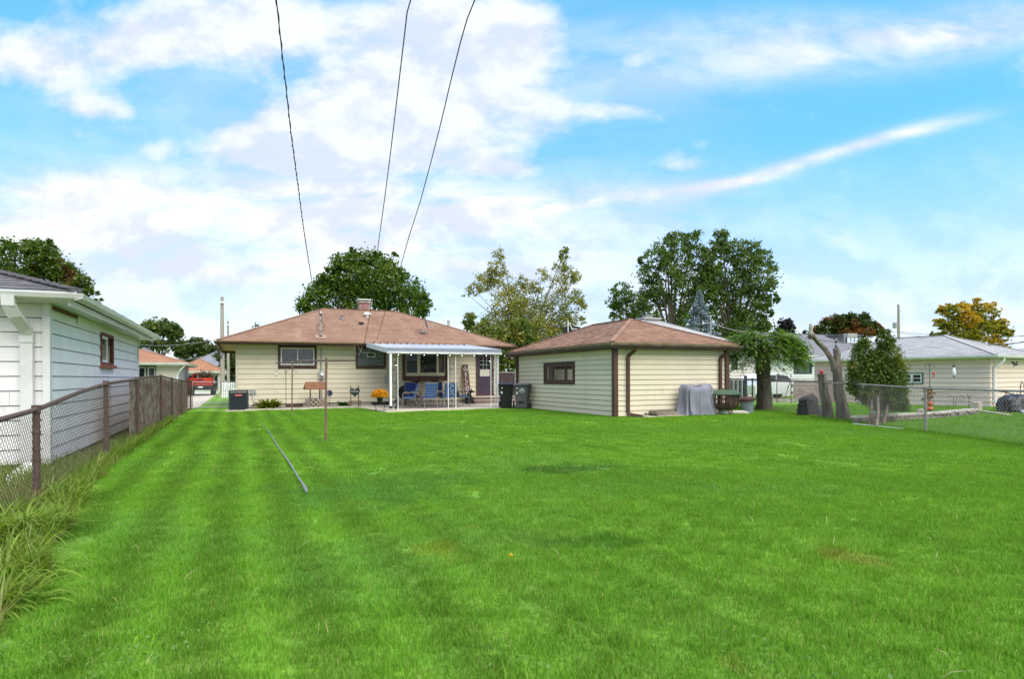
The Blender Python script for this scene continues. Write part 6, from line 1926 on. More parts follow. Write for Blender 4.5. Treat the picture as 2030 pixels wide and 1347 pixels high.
# white canopy/awning edge + pink brick planter wall
o = thing('brick_planter', gD(1595, 29), 'low pinkish brick garden wall beyond the wire fence', 'garden wall')
a, b = gD(1572, 29.5), gD(1660, 29.0)
M_PBR = mat('pinkish_brick', (.34, .26, .24), .9, (.26, .19, .18), 8.0, island=.15)
n = 9
for r_ in range(6):
    for k in range(n):
        p, q = a.lerp(b, (k + .5 * (r_ % 2) - .25) / n), a.lerp(b, (k + .5 * (r_ % 2) + .72) / n)
        MB().bar(p + Z_ * (.1 + r_ * .18), q + Z_ * (.1 + r_ * .18), .25, .165).build('brick', M_PBR, o)
MB().bar(a + Z_ * 1.15, b + Z_ * 1.15, .4, .06).build('coping', M_STONE, o)
a, b = gD(1500, 30), gD(1622, 29)
o = thing('stone_border', a, 'pale stone border line far behind the leafy tree trunk', 'stone border')
for k in range(14):
    p, q = a.lerp(b, k / 14), a.lerp(b, (k + .93) / 14); MB().bar(p + Z_ * .09, q + Z_ * .09, .25, .18).build('stone', M_STONE, o)
# white car
cc = gD(1553, 33)
o = thing('parked_car', cc, 'white car half hidden behind the leafy tree trunk and wire fence', 'car')
def cb(prof, y0, y1, nm, m, par, bev=.03):
    vs = [(cc.x + x, cc.y + y0, z) for x, z in prof]; return MB().prism(vs, (0, y1 - y0, 0)).build(nm, m, par, bevel=bev)
M_WCAR = mat('white_car_paint', (.72, .75, .78), .25, coat=.5)
cb([(-2.1, .3), (2.1, .3), (2.15, .7), (2.0, .85), (1.2, .92), (-1.9, .98), (-2.15, .8)], 0, 1.7, 'body', M_WCAR, o)
cb([(-1.8, .97), (1.1, .92), (.45, 1.38), (-.3, 1.46), (-1.2, 1.42)], .12, 1.58, 'cabin', M_WCAR, o)
cb([(-1.5, 1.0), (-.45, 1.0), (-.45, 1.36), (-1.15, 1.36)], .10, .119, 'window', M_GLASS, o, 0); cb([(-.38, 1.0), (.85, .97), (.4, 1.32), (-.38, 1.38)], .10, .119, 'window', M_GLASS, o, 0)
for xx in (-1.35, 1.35):
    for yy in (.0, 1.52): MB().tube([(cc.x + xx, cc.y + yy, .33), (cc.x + xx, cc.y + yy + .18, .33)], .33, 18).build('wheel', M_TYRE, o)
# metal trellis frame
o = thing('garden_arch', gD(1556, 27), 'thin dark metal garden arch frame behind the wire fence', 'garden arch')
for p in ([(1540, 800), (1540, 742), (1568, 742), (1568, 800)],): MB().tube([at(u_, v_, 26.9) for u_, v_ in p], .02, 5).build('frame', M_DARKBAR, o)
MB().tube([at(1568, 750, 26.9), at(1556, 790, 26.9)], .018, 5).build('brace', M_DARKBAR, o); MB().tube([at(1525, 790, 26.9), at(1566, 788, 26.9)], .018, 5).build('bar', M_DARKBAR, o)

# ================================================================== HOOP behind garage roof
o = thing('basketball_hoop', gD(1134, 36), 'black rounded backboard with white struts seen above the garage roof', 'basketball hoop')
p = [at(1116, 668, 36), at(1115, 655, 36), at(1121, 648, 36), at(1136, 646, 36), at(1150, 649, 36), at(1155, 656, 36), at(1155, 668, 36)]
MB().prism(p, tuple(FW * .06)).build('backboard', M_BLACK, o)
for (a, b) in (((1126, 667), (1126, 636)), ((1125, 636), (1141, 664)), ((1144, 638), (1156, 660)), ((1132, 652), (1152, 654)), ((1143, 652), (1144, 666))):
    MB().bar(at(*a, 35.9), at(*b, 35.9), .07, .05).build('strut', M_WORN, o)
MB().tube([gD(1136, 36.2), at(1136, 655, 36.2)], .06, 8).build('pole', M_GALV, o)

# ================================================================== TREES


def tree(label, base, blobs, n, size, m, seed=0, trunk_r=.25, sub=.34, flat=.75, name='tree', cat='tree', bark=None, D=50, twig=True, gap=.0, asp=.6, tips=()):
    """blobs: (u, v, radius in px, [depth offset m]) seen at distance D"""
    rg = np.random.default_rng(seed)
    base = Vector(base)
    t = thing(name, base, label, cat)
    px = D / F
    C = []; Rr = []
    for q in blobs:
        off = q[3] if len(q) > 3 else rg.uniform(-.5, .5) * q[2] * px
        C.append(np.array(at(q[0], q[1], D + off))); Rr.append(q[2] * px)
    C = np.array(C); Rr = np.array(Rr)
    wgt = Rr ** 1.6; wgt /= wgt.sum()
    # leaf clusters inside each blob, mostly near its skin
    nsub = max(30, int(n / 26))
    bi = rg.choice(len(C), nsub, p=wgt)
    d_ = rg.normal(0, 1, (nsub, 3)); d_ /= np.linalg.norm(d_, axis=1)[:, None]
    rad = rg.uniform(.35, 1.0, nsub) ** .45
    SC = C[bi] + d_ * (Rr[bi] * rad)[:, None]
    SR = sub * 1.15 * Rr[bi] * rg.uniform(.5, 1.3, nsub)
    SR = np.minimum(SR, np.maximum(.9, SR * .6)) if D > 40 else SR
    li = rg.integers(0, nsub, n)
    g_ = rg.normal(0, .5, (n, 3)); g_[:, 2] *= flat
    P = SC[li] + g_ * SR[li][:, None]
    P[:, 2] -= .12 * SR[li] * (g_[:, 0] ** 2 + g_[:, 1] ** 2)
    if gap:
        ph = np.sin(P[:, 0] * 1.9 + seed) * np.sin(P[:, 1] * 1.7) * np.sin(P[:, 2] * 2.3 + 1)
        P = P[ph > -1 + gap * 1.0]
    P = P[P[:, 2] > .3]
    V, Q = leafquads(P, size, rg, .5, asp)
    fastmesh('crown', V, Q, m, t, kind='stuff')
    # trunk and limbs
    bk = bark or M_BARK
    mb = MB(); ct = C.mean(0)
    fork = Vector((base.x * .6 + ct[0] * .4, base.y * .6 + ct[1] * .4, base.z + (C[:, 2].min() * .55 + ct[2] * .45 - base.z) * .5))
    mb.tube([base - Z_ * .1, base.lerp(fork, .5) + Vector((.05, 0, 0)), fork], [trunk_r * 1.25, trunk_r, trunk_r * .8], 9)
    for c_, r_ in zip(C, Rr):
        e = Vector(c_); mid = fork.lerp(e, .5) + Vector((0, 0, .15 * (e - fork).length * (.4 if e.z > fork.z else -.2)))
        mb.tube([fork - Z_ * .1, mid, e], [trunk_r * .42, trunk_r * .2, trunk_r * .06], 6)
    pick = rg.choice(nsub, min(nsub, 90), replace=False)
    for i in pick:
        c_ = Vector(C[bi[i]]); s_ = Vector(SC[i]); mb.tube([c_, c_.lerp(s_, .6) + Vector((0, 0, .08 * (s_ - c_).length)), s_], [trunk_r * .12, trunk_r * .08, trunk_r * .03], 4, cap=False)
    mb.build('trunk', bk, t, smooth=True)
    return t


L_MAPLE = leafmat('maple_leaf', (.045, .105, .010), (.105, .18, .018), (.17, .21, .02), .5, lo=.5, hi=.68)
L_YG = leafmat('poplar_leaf', (.17, .19, .045), (.28, .29, .07), (.36, .31, .05), .4, lo=.45, hi=.62)
L_IVY = leafmat('ivy_leaf', (.05, .10, .015), (.12, .18, .02), (.22, .22, .03), .8)
L_DEEP = leafmat('ash_leaf', (.06, .115, .022), (.13, .20, .035), (.22, .21, .025), .45, lo=.62, hi=.74)
L_DARK = leafmat('dark_leaf', (.032, .06, .014), (.06, .10, .022), (.08, .11, .02), .5)
L_SPR = leafmat('spruce_needles', (.16, .22, .25), (.30, .38, .42), trans=.1)
L_RED = leafmat('autumn_maple_leaf', (.03, .06, .010), (.06, .09, .016), (.20, .07, .016), .3, lo=.47, hi=.56, isl=.15)
L_RED2 = leafmat('autumn_maple_leaf_near', (.045, .095, .012), (.11, .165, .02), (.17, .085, .02), .55, lo=.6, hi=.7, isl=.15)
L_YEL = leafmat('locust_leaf', (.17, .17, .015), (.32, .27, .02), (.50, .31, .012), .42, lo=.45, hi=.55, isl=.1)
L_GRN = leafmat('mid_leaf', (.05, .10, .018), (.10, .155, .03), (.14, .18, .03), .4)
L_ARB = leafmat('arborvitae_leaf', (.045, .09, .012), (.11, .165, .018), (.20, .21, .025), 1.1, lo=.52, hi=.68, trans=.2)
L_UMB = leafmat('compound_leaflet', (.055, .12, .015), (.13, .23, .025), (.23, .33, .045), 1.0, lo=.5, hi=.7, trans=.35)
L_PUR = leafmat('purple_leaf', (.022, .018, .028), (.04, .035, .045))

tree('round dense green maple crown rising behind the brown roof of the ranch house', gD(722, 47), [(722, 545, 45), (690, 560, 42), (760, 560, 45), (650, 590, 42), (680, 520, 20), (705, 515, 18), (745, 525, 20), (770, 530, 16), (790, 580, 42), (820, 600, 32), (845, 612, 18), (620, 600, 26), (605, 612, 14), (728, 600, 50), (655, 545, 18), (640, 560, 16), (782, 507, 8), (700, 497, 7), (748, 504, 8), (838, 588, 10), (612, 588, 8), (665, 528, 9), (790, 545, 14)],
     24000, .26, L_MAPLE, 1, .35, D=47, sub=.33)
tree('tall airy yellow green poplar with two thin tops between house and garage', gD(1040, 58), [(990, 505, 12), (985, 530, 18), (975, 550, 15), (1000, 565, 22), (960, 560, 18), (940, 575, 13), (925, 582, 8), (1005, 600, 30), (990, 640, 28), (1035, 560, 12), (1030, 590, 22), (1060, 570, 14), (1075, 545, 14), (1050, 620, 32), (1080, 600, 22), (1110, 530, 14), (1117, 505, 9), (1122, 495, 6), (1130, 540, 15), (1140, 555, 10), (1110, 565, 18), (1120, 600, 22), (1145, 590, 14), (1150, 605, 12), (1140, 630, 16), (1110, 640, 26), (1070, 660, 30), (1010, 670, 26), (970, 660, 16), (1030, 625, 26), (1060, 640, 26), (1000, 655, 24), (1040, 665, 28), (1100, 655, 20), (960, 640, 10), (1155, 635, 7)],
     27000, .21, L_YG, 2, .26, D=58, sub=.5, gap=.12, bark=mat('pale_bark', (.28, .26, .22), .9, (.15, .13, .11), 4.0))
tree('bushy green leafy growth between ranch house and garage', gD(975, 44), [(930, 638, 14), (945, 655, 20), (935, 625, 7), (965, 670, 22), (990, 690, 22), (1010, 700, 26), (1005, 730, 22), (985, 720, 18), (1030, 650, 22), (1045, 680, 18), (1000, 665, 16)],
     8000, .24, L_IVY, 3, .16, D=42, sub=.45)
tree('huge dark green ash tree with left trunk half of the big pair behind the garage', gD(1340, 60), [(1345, 480, 22), (1320, 490, 20), (1375, 475, 18), (1300, 510, 25), (1340, 520, 30), (1380, 510, 24), (1285, 545, 22), (1320, 560, 32), (1365, 560, 30), (1385, 600, 20), (1300, 650, 22), (1350, 665, 24), (1385, 650, 18), (1300, 590, 22), (1340, 605, 28), (1235, 580, 22), (1220, 600, 16), (1250, 610, 24), (1290, 625, 20), (1225, 625, 14), (1330, 465, 9), (1272, 515, 8), (1400, 545, 24), (1398, 575, 22), (1408, 505, 15), (1270, 600, 22), (1278, 650, 20), (1290, 572, 20), (1360, 640, 24), (1262, 635, 18), (1400, 500, 12)],
     24000, .27, L_DEEP, 4, .42, D=60, sub=.36, gap=.10)
tree('huge dark green ash tree forming right half of the big pair, yellow spots', gD(1440, 60), [(1430, 470, 15), (1425, 490, 20), (1455, 500, 26), (1415, 530, 22), (1490, 490, 16), (1480, 520, 28), (1515, 510, 16), (1505, 550, 30), (1530, 530, 12), (1460, 560, 32), (1420, 580, 22), (1530, 565, 12), (1480, 600, 34), (1440, 620, 28), (1430, 660, 24), (1500, 665, 20), (1405, 600, 16), (1510, 600, 18), (1505, 640, 20), (1470, 645, 26), (1410, 625, 16), (1525, 620, 8), (1524, 652, 12), (1405, 548, 18), (1535, 590, 10)],
     23000, .27, L_DEEP, 5, .42, D=60, sub=.36, gap=.10)
# blue spruce: tiered branches
def spruce(label, base, apex, rbot, n, m, seed):
    rg = np.random.default_rng(seed); base, apex = Vector(base), Vector(apex); t = thing('blue_spruce', base, label, 'tree')
    Hh = apex.z - base.z; P = []; mb = MB()
    mb.tube([base, apex], [.22, .03], 8)
    nb_ = 150
    for i in range(nb_):
        f = (i + rg.uniform(0, 1)) / nb_; z = base.z + Hh * (.12 + .86 * f); rr_ = rbot * (1 - f) ** .85 * rg.uniform(.7, 1.1); an = rg.uniform(0, 6.283)
        h = np.array([math.cos(an), math.sin(an), -.12]); p0 = np.array([base.x, base.y, z])
        mb.tube([tuple(p0), tuple(p0 + h * rr_)], [.03, .008], 4, cap=False)
        k = int(n / nb_ * (.35 + 1.3 * (1 - f)))
        s_ = rg.uniform(.2, 1.0, k) ** .6
        side = np.array([-math.sin(an), math.cos(an), 0])
        P.append(p0 + h * (s_ * rr_)[:, None] + side * (rg.normal(0, .16, k) * rr_ * (1.15 - s_))[:, None] + np.array([0, 0, 1]) * (rg.normal(.0, .05, k) + .10 * s_ ** 2)[:, None])
    P = np.concatenate(P); V, Q = leafquads(P, .23, rg, .3, .34)
    fastmesh('needles', V, Q, m, t, kind='stuff'); mb.build('trunk', M_BARK, t)
spruce('blue grey spruce with pointed top behind the light grey roof', gD(1387, 46), at(1387, 574, 46), 2.6, 26000, L_SPR, 3)
tree('small dark purple leaved tree right of the big ash pair', gD(1556, 62), [(1556, 645, 12), (1548, 652, 10), (1566, 650, 9), (1560, 635, 6), (1545, 660, 8), (1570, 662, 7), (1598, 660, 5)], 1600, .3, L_PUR, 6, .15, D=62, sub=.5)
tree('rounded rust and dark green maple behind the mid grey roof', gD(1680, 62), [(1625, 655, 14), (1645, 645, 16), (1665, 640, 16), (1690, 638, 16), (1712, 640, 14), (1728, 650, 14), (1705, 655, 20), (1665, 660, 20), (1675, 630, 7), (1715, 628, 8), (1742, 660, 10), (1612, 663, 8), (1745, 650, 5)],
     13000, .28, L_RED, 7, .3, D=62, sub=.36)
tree('golden yellow honey locust behind the pale garage roof', gD(1925, 58), [(1880, 615, 15), (1865, 612, 7), (1900, 618, 18), (1930, 605, 14), (1960, 605, 10), (1955, 625, 18), (1920, 635, 22), (1885, 645, 14), (1862, 640, 9), (1870, 658, 10), (1975, 645, 16), (1950, 655, 22), (1910, 660, 20), (1985, 665, 14), (2000, 660, 8), (1970, 680, 14), (1995, 690, 8), (1850, 662, 6)],
     11000, .27, L_YEL, 8, .2, D=58, sub=.45, flat=.35, gap=.15)
tree('large green maple turning rust at top, behind the white garage', gD(60, 26), [(30, 520, 40), (80, 510, 30), (110, 525, 28), (60, 490, 18), (95, 490, 14), (15, 490, 14), (130, 550, 30), (90, 560, 40), (30, 570, 40), (160, 565, 20), (180, 585, 14), (195, 595, 8), (120, 590, 30), (150, 600, 22), (-30, 540, 45), (215, 618, 5), (60, 620, 40)],
     20000, .15, L_RED2, 9, .25, D=26, sub=.36)
tree('spreading mid green tree behind the orange roofed house at left', gD(305, 80), [(290, 655, 16), (310, 650, 18), (330, 650, 16), (345, 655, 14), (355, 660, 8), (300, 675, 18), (330, 680, 18), (270, 668, 14), (285, 690, 14), (350, 680, 14), (325, 637, 6)], 6500, .42, L_GRN, 10, .35, D=80, sub=.4, gap=.1)
tree('dark green rounded tree left of the utility poles', gD(395, 92), [(365, 695, 16), (385, 685, 16), (405, 690, 16), (422, 700, 14), (435, 712, 12), (380, 705, 20), (410, 712, 18), (350, 700, 10)], 6000, .45, L_DARK, 11, .35, D=92, sub=.38)
tree('dark trees and shrubs behind the white picket fence', gD(455, 70), [(440, 705, 12), (455, 700, 13), (452, 730, 14), (462, 745, 12), (462, 715, 12), (458, 760, 9), (470, 735, 12)], 4200, .33, L_DARK, 12, .2, D=66, sub=.4)
tree('thin twiggy treetop above left end of the brown roof', gD(512, 60), [(510, 648, 6), (515, 655, 5), (506, 655, 5)], 130, .25, L_DARK, 13, .08, D=60, sub=.6)
# far backdrop greenery low between things
for k, (u0, D_, lab) in enumerate([(760, 75, 'low green shrubbery far behind the ranch house'), (1240, 78, 'low green shrubbery far behind the garage'), (1590, 85, 'low green shrubbery far behind the white sided house'), (2000, 75, 'low green shrubbery far behind the pale garage'), (250, 100, 'low green shrubbery far behind the white garage')]):
    tree(lab, gD(u0, D_), [(u0 + dx_, 728 + (dx_ % 7), 16) for dx_ in range(-130, 140, 26)], 2600, .5, L_DARK if k % 2 else L_GRN, 20 + k, .2, D=D_, sub=.5, name='shrub', cat='shrubs')

# arborvitae (two columns on several thin stems)
t = tree('dark green evergreen arborvitae with two blunt tops behind the right fence', gD(1738, 16.4), [(1756, 662, 9), (1755, 680, 16), (1762, 705, 22), (1765, 735, 27), (1770, 765, 27), (1765, 790, 26), (1712, 682, 12), (1710, 700, 19), (1706, 730, 24), (1708, 760, 26), (1716, 785, 16), (1785, 800, 14), (1738, 740, 24), (1734, 715, 20), (1736, 768, 12), (1740, 710, 14), (1790, 775, 8), (1778, 822, 11), (1792, 815, 7), (1690, 775, 10)],
         30000, .07, L_ARB, 14, .05, D=16.6, sub=.34, gap=.10, flat=1.3, name='evergreen_shrub', asp=.45)
st_ = [(1722, 846, 1728, 790), (1737, 849, 1740, 785), (1732, 842, 1722, 800), (1748, 846, 1760, 800), (1742, 840, 1775, 790)]
for a in st_:
    b0 = gr(a[0], a[1]); MB().tube([b0 - Z_ * .05, b0.lerp(at(a[2], a[3], 16.5), .5) + X_ * .05, at(a[2], a[3], 16.5)], [.05, .04, .025], 7).build('stem', M_DEADW if a[0] == 1737 else M_BARK, t)

# umbrella shaped leafy tree
ub = gD(1515, 23.0)
ut = thing('leafy_tree', ub, 'short thick trunked tree with umbrella crown of long drooping compound leaves', 'tree')
top = at(1512, 712, 23.0)
mb = MB().tube([ub - Z_ * .1, ub + Z_ * .25, ub + Z_ * .8, Vector((top.x, top.y, 1.7)), top + Z_ * .2], [.36, .29, .265, .24, .2], 14)
rg = np.random.default_rng(31)
V = []; Fq = []
apexz = at(1512, 668, 23).z
cz = at(1512, 712, 23).z
for k in range(18):
    an = 2 * math.pi * k / 18; r_ = rg.uniform(.5, 1.1); mb.tube([top, top + Vector((math.cos(an) * r_ * .6, math.sin(an) * r_ * .6, .35)), top + Vector((math.cos(an) * r_, math.sin(an) * r_, .45))], [.07, .04, .02], 6)
mb.build('trunk', M_BARK, ut, smooth=True)
for i in range(1050):
    an = rg.uniform(0, 6.283); f = rg.uniform(0, 1)
    r0 = 1.22 * math.sqrt(rg.uniform(0, 1)); z0 = cz + .16 + .74 * (1 - (r0 / 1.5) ** 2) - rg.uniform(0, 1) ** 1.3 * .95 * (.3 + .7 * r0 / 1.15) + .08
    p = np.array([top.x + r0 * math.cos(an), top.y + r0 * math.sin(an), z0])
    a2 = an + rg.normal(0, .45); h = np.array([math.cos(a2), math.sin(a2), 0]); sd = np.array([-math.sin(a2), math.cos(a2), 0])
    el = rg.uniform(.1, 1.0) * (1 - .3 * r0 / 1.2); Lf = rg.uniform(.4, .7); npair = 6
    for j in range(npair + 1):
        t_ = j / npair; e = el - 1.35 * t_ * t_ - .15; step = Lf / npair
        dirv = h * math.cos(e) + np.array([0, 0, math.sin(e)]); p = p + dirv * step
        if j == 0: continue
        ll = .19 * (1 - .45 * abs(2 * t_ - .9)) * rg.uniform(.8, 1.2); lw_ = .068
        for s_ in ((-1, 1) if j < npair else (0,)):
            ld_ = (sd * s_ * .85 + dirv * (.45 if s_ else 1.0)); ld_[2] -= .22; ld_ /= np.linalg.norm(ld_)
            wv = np.cross(ld_, np.array([0, 0, 1.0]) + sd * .3); wv /= np.linalg.norm(wv) + 1e-9
            i0 = len(V); V += [p, p + ld_ * ll * .45 + wv * lw_ / 2, p + ld_ * ll, p + ld_ * ll * .45 - wv * lw_ / 2]; Fq.append((i0, i0 + 1, i0 + 2, i0 + 3))
fastmesh('crown', np.array(V), np.array(Fq), L_UMB, ut, kind='stuff')

# dead forked trunk and stumps
def gnarly(pts, rs, mb, n=14, seed=0, amp=.12):
    rg = np.random.default_rng(seed); P = []; Rr = []
    for i in range(len(pts) - 1):
        for j in range(5):
            t_ = j / 5; P.append(Vector(pts[i]).lerp(Vector(pts[i + 1]), t_)); Rr.append(rs[i] * (1 - t_) + rs[i + 1] * t_)
    P.append(Vector(pts[-1])); Rr.append(rs[-1])
    v0 = len(mb.v); mb.tube(P, Rr, n)
    for i in range(len(P)):
        for k in range(n):
            idx = v0 + i * n + k; v = Vector(mb.v[idx]); c_ = P[i]
            mb.v[idx] = tuple(c_ + (v - c_) * (1 + amp * math.sin(k * 2.1 + seed + i * .35) + rg.uniform(-.06, .06)))
    return mb
D_ = 17.9
dt = thing('dead_tree', gD(1672, D_), 'bare grey forked dead trunk with cut ends behind the wire fence', 'dead tree')
mb = MB(); gnarly([gD(1674, D_) - Z_ * .1, gD(1670, D_) + Z_ * .2, at(1664, 785, D_), at(1661, 750, D_), at(1658, 720, D_), at(1659, 702, D_), at(1657.5, 691, D_)], [.24, .18, .145, .125, .115, .10, .085], mb, seed=1)
mb.build('trunk', M_DEADW, dt, smooth=True)
mb = MB(); gnarly([at(1656, 735, D_), at(1648, 712, D_), at(1635, 693, D_), at(1621, 678, D_ - .2), at(1609, 663, D_ - .3)], [.105, .085, .07, .062, .055], mb, n=10, seed=2)
mb.build('limb', M_DEADW, dt, smooth=True)
MB().tube([at(1612, 663, D_ - .25), at(1605, 668, D_ - .35)], [.065, .075], 9).build('cut_knob', M_DEADW, dt)
q = at(1607.5, 661.5, D_ - .3)
o = thing('owl_statue', q, 'small upright grey stone figure perched on tip of the dead limb', 'statue')
MB().lathe(q, [(.07, 0), (.05, .03), (.055, .1), (.06, .17), (.045, .21), (.05, .25), (.03, .29)], 12).build('body', mat('grey_stone', (.36, .35, .30), .9, (.24, .23, .2), 12.0), o, smooth=True)
q = at(1657.5, 690, D_)
o = thing('striped_spinner', q, 'thin striped black and white ornament on top of the dead trunk', 'garden ornament')
for k in range(5): MB().lathe(q + Z_ * (.075 * k), [(.05 - .004 * k, 0), (.05 - .004 * k, .03), (.02, .032), (.02, .073)], 10).build('ring', M_BLACK if k % 2 == 0 else M_GALV, o)
o = thing('tree_stump', gD(1637, 18.4), 'tall narrow tan stump with flat top and red ball on it', 'stump')
mb = MB(); gnarly([gD(1643, 18.4) - Z_ * .1, gD(1641, 18.4) + Z_ * .25, at(1633, 775, 18.4), at(1628.5, 743, 18.4)], [.17, .14, .125, .115], mb, seed=5); mb.build('trunk', M_DEADW, o, smooth=True)
MB().lathe(at(1628.5, 742.5, 18.4) - Z_ * .01, [(.11, 0), (.115, .02)], 12).build('cut_top', M_WOOD, o)
q = at(1628.5, 738.5, 18.4); tag(recenter(MB().lathe(q, [(.03, -.05), (.065, -.01), (.06, .04), (.02, .07)], 12).build('red_ball', mat('red_glass', (.55, .05, .06), .3), smooth=True)), 'small red ball ornament sitting on the tan stump', 'garden ornament')
o = thing('tree_stump', gD(1603, 19.6), 'wide dark blackish stump with sloping broken top left of the tan stump', 'stump')
mb = MB(); gnarly([gD(1603, 19.6) - Z_ * .1, gD(1603, 19.6) + Z_ * .25, at(1601, 796, 19.6), at(1597, 788, 19.6)], [.37, .32, .29, .24], mb, seed=6, amp=.07)
mb.build('trunk', M_DARKST, o, smooth=True)

# ================================================================== UTILITY POLE RIGHT + WIRES
b = gD(1782, 70)
o = thing('utility_pole', b, 'distant utility pole with grey transformer beyond the houses on the right', 'pole')
tp = at(1780, 604, 70)
MB().tube([b, Vector((b.x, b.y, tp.z))], [.19, .13], 10).build('shaft', M_POLE, o)
q = at(1774.5, 645, 69.8); MB().lathe(q - Z_ * .35, [(.22, 0), (.25, .05), (.25, .6), (.1, .68)], 12).build('transformer', M_GALV, o)
MB().bar(at(1781, 619, 70), at(1787, 616, 70), .06, .06).build('bracket', M_GALV, o)
def wire(name, pts, r, label, cat='wire', m=M_CABLE, n=6, group=None):
    return tag(recenter(MB().tube(pts, r, n).build(name, m, smooth=True)), label, cat, group)
def span(a, b, sag, n=24): return [Vector(a).lerp(Vector(b), i / n) - Z_ * (4 * sag * (i / n) * (1 - i / n)) for i in range(n + 1)]
tz = Vector((b.x, b.y, 0))
wire('overhead_wire', span(at(1781, 658, 70), at(2110, 661, 64), .5), .025, 'upper thin overhead wire running right from the distant pole')
wire('overhead_wire', span(at(1781, 660, 70), at(2110, 652, 60), .9), .02, 'second overhead wire from the distant pole crossing the golden tree')
wire('overhead_wire', span(at(1781, 657, 70), at(1560, 655, 80), .6), .02, 'overhead wire running left from the distant pole behind the houses')
wire('overhead_wire', span(at(1595, 671, 30), at(2060, 676, 26), .35), .018, 'sagging dark wire across the pale garage roof')
wire('overhead_wire', span(at(1408, 640, 38), at(1520, 660, 36), .2), .018, 'pale wire from the roof mast to the leafy tree', m=M_GALV)
wire('overhead_wire', span(at(1960, 690, 45), at(2060, 668, 42), .1), .018, 'short wire rising at right edge of the photo')
wire('overhead_wire', span(at(2000, 694, 45), at(2060, 685, 42), .1), .018, 'lowest short wire at the right edge')
# left far wires
wire('overhead_wire', span(ptop1 - Z_ * 3.1, at(268, 683, 60), .3), .02, 'wire running left from the tall pole in front of the mid green tree', m=M_GALV)
wire('overhead_wire', span(ptop1 - Z_ * 4.0, at(330, 713, 62), .3), .025, 'lower pale wire from the tall pole to the dark grey roof', m=M_GALV)
wire('overhead_wire', span(at(441, 700, 44.5), Vector((-.75, 29.8, 2.62)), .4), .045, 'thick dark cable drooping from the tall pole to the corner of the ranch house')

# three service cables over the lawn to the house: plan line straight, height from the photographed curve
def service(uv, A, Dnear, name, r, label, twist=False):
    A = Vector(A); DA = A.dot(FW)
    B = at(uv[0][0], uv[0][1], Dnear)
    pts = []
    uvs = uv
    pl = Vector((B.x - A.x, B.y - A.y, 0))
    for i in range(41):
        t_ = i / 40; p = Vector((A.x, A.y, 0)) + pl * t_
        x = p.dot(RT) / p.dot(FW); 
        # find v on the curve for this column
        u = CU + F * x
        best = None
        for (ua, va), (ub, vb) in zip(uvs[:-1], uvs[1:]):
            lo, hi = sorted((ua, ub))
            if lo - .01 <= u <= hi + .01 and abs(ub - ua) > 1e-6:
                best = va + (vb - va) * (u - ua) / (ub - ua); break
        if best is None: best = uvs[0][1] if abs(u - uvs[0][0]) < abs(u - uvs[-1][0]) else uvs[-1][1]
        y = lvl(u, best)[1]
        # refine level x for roll
        pts.append(Vector((p.x, p.y, H + y * p.dot(FW))))
    sl = (pts[-1] - pts[-4]); sl = sl / 3
    e = pts[-1]
    for k in range(1, 14): pts.append(e + sl * k * 1.2)
    ob = MB().tube(pts, r, 6).build(name, M_CABLE, smooth=True)
    if twist:
        nn = 900; L = []
        for i in range(nn):
            f = i / (nn - 1) * (len(pts) - 1); a = int(min(f, len(pts) - 2)); q = pts[a].lerp(pts[a + 1], f - a)
            an = i * .45 / 1.0
            L.append(q + Vector((math.cos(an), math.sin(an) * .3, math.sin(an))) * r * 1.5)
        w2 = MB().tube(L, r * .6, 4, cap=False).build('wrapped_wire', M_GALV, ob, smooth=True)
    tag(ob, label, 'cable'); return ob
c1 = [(554, 0), (560, 85), (566, 135), (572, 190), (579, 260), (588, 330), (595, 385), (603, 450), (611, 505), (619, 556), (634, 622)]
A1 = MAST + Vector((0, -.05, -.1))
service(c1, A1, 8.5, 'service_cable', .0085, 'thick twisted service cable at left running down from sky to the roof mast', True)
c2 = [(814, 0), (803, 90), (790, 195), (777, 300), (765, 390), (752, 480), (740, 575), (731, 640), (722, 684)]
service(c2, onY(722, 684, 27.75), 9.0, 'service_cable', .010, 'middle thin cable running down the sky to the eave left of the awning')
c3 = [(941, 0), (920, 70), (898, 155), (879, 235), (857, 320), (835, 400), (812, 470), (795, 530), (770, 600), (748, 672), (740, 685)]
service(c3, onY(740, 685, 27.72), 9.0, 'service_cable', .010, 'right thin cable crossing the sky down to the awning corner')

# ================================================================== WEEDS AT THE LEFT, SMALL LAWN THINGS
M_WEED = leafmat('daylily_leaf', (.12, .23, .02), (.25, .34, .04), (.38, .34, .10), 2.2, lo=.6, hi=.8)
M_STRAW = leafmat('straw', (.28, .22, .08), (.20, .18, .06))
labs = ['arching daylily clump nearest the camera at lower left edge', 'arching daylily clump below the first rusty fence post', 'arching daylily clump against the rusty fence beyond the first post', 'daylily clump at the left edge under the white garage corner', 'low daylily clump at the very bottom of the weedy strip']
for i, (x, y, n_, L_) in enumerate([(-1.42, 5.0, 190, .50), (-1.62, 6.2, 210, .60), (-1.66, 7.6, 110, .45), (-1.80, 6.0, 200, .62), (-1.30, 4.35, 160, .40)]):
    o = spiky_plant('daylily', (x, y, -.02), n_, L_ * 1.05, .018, M_WEED, labs[i], 'plant', 40 + i, el=(.5, 1.45), droop=1.7, spread=.26, seg=6)
gn = []
def edgex(y): return edge_x(y) + .05 * math.sin(y * 4.1)
rg = np.random.default_rng(77)
n = 5200; yy = 2.2 + 13 * rg.uniform(0, 1, n) ** 1.6; xx = np.array([edgex(v) for v in yy]) - np.abs(rg.normal(0, .22, n)) * (1 + (yy < 5) * .8)
ok = np.ones(n, bool)
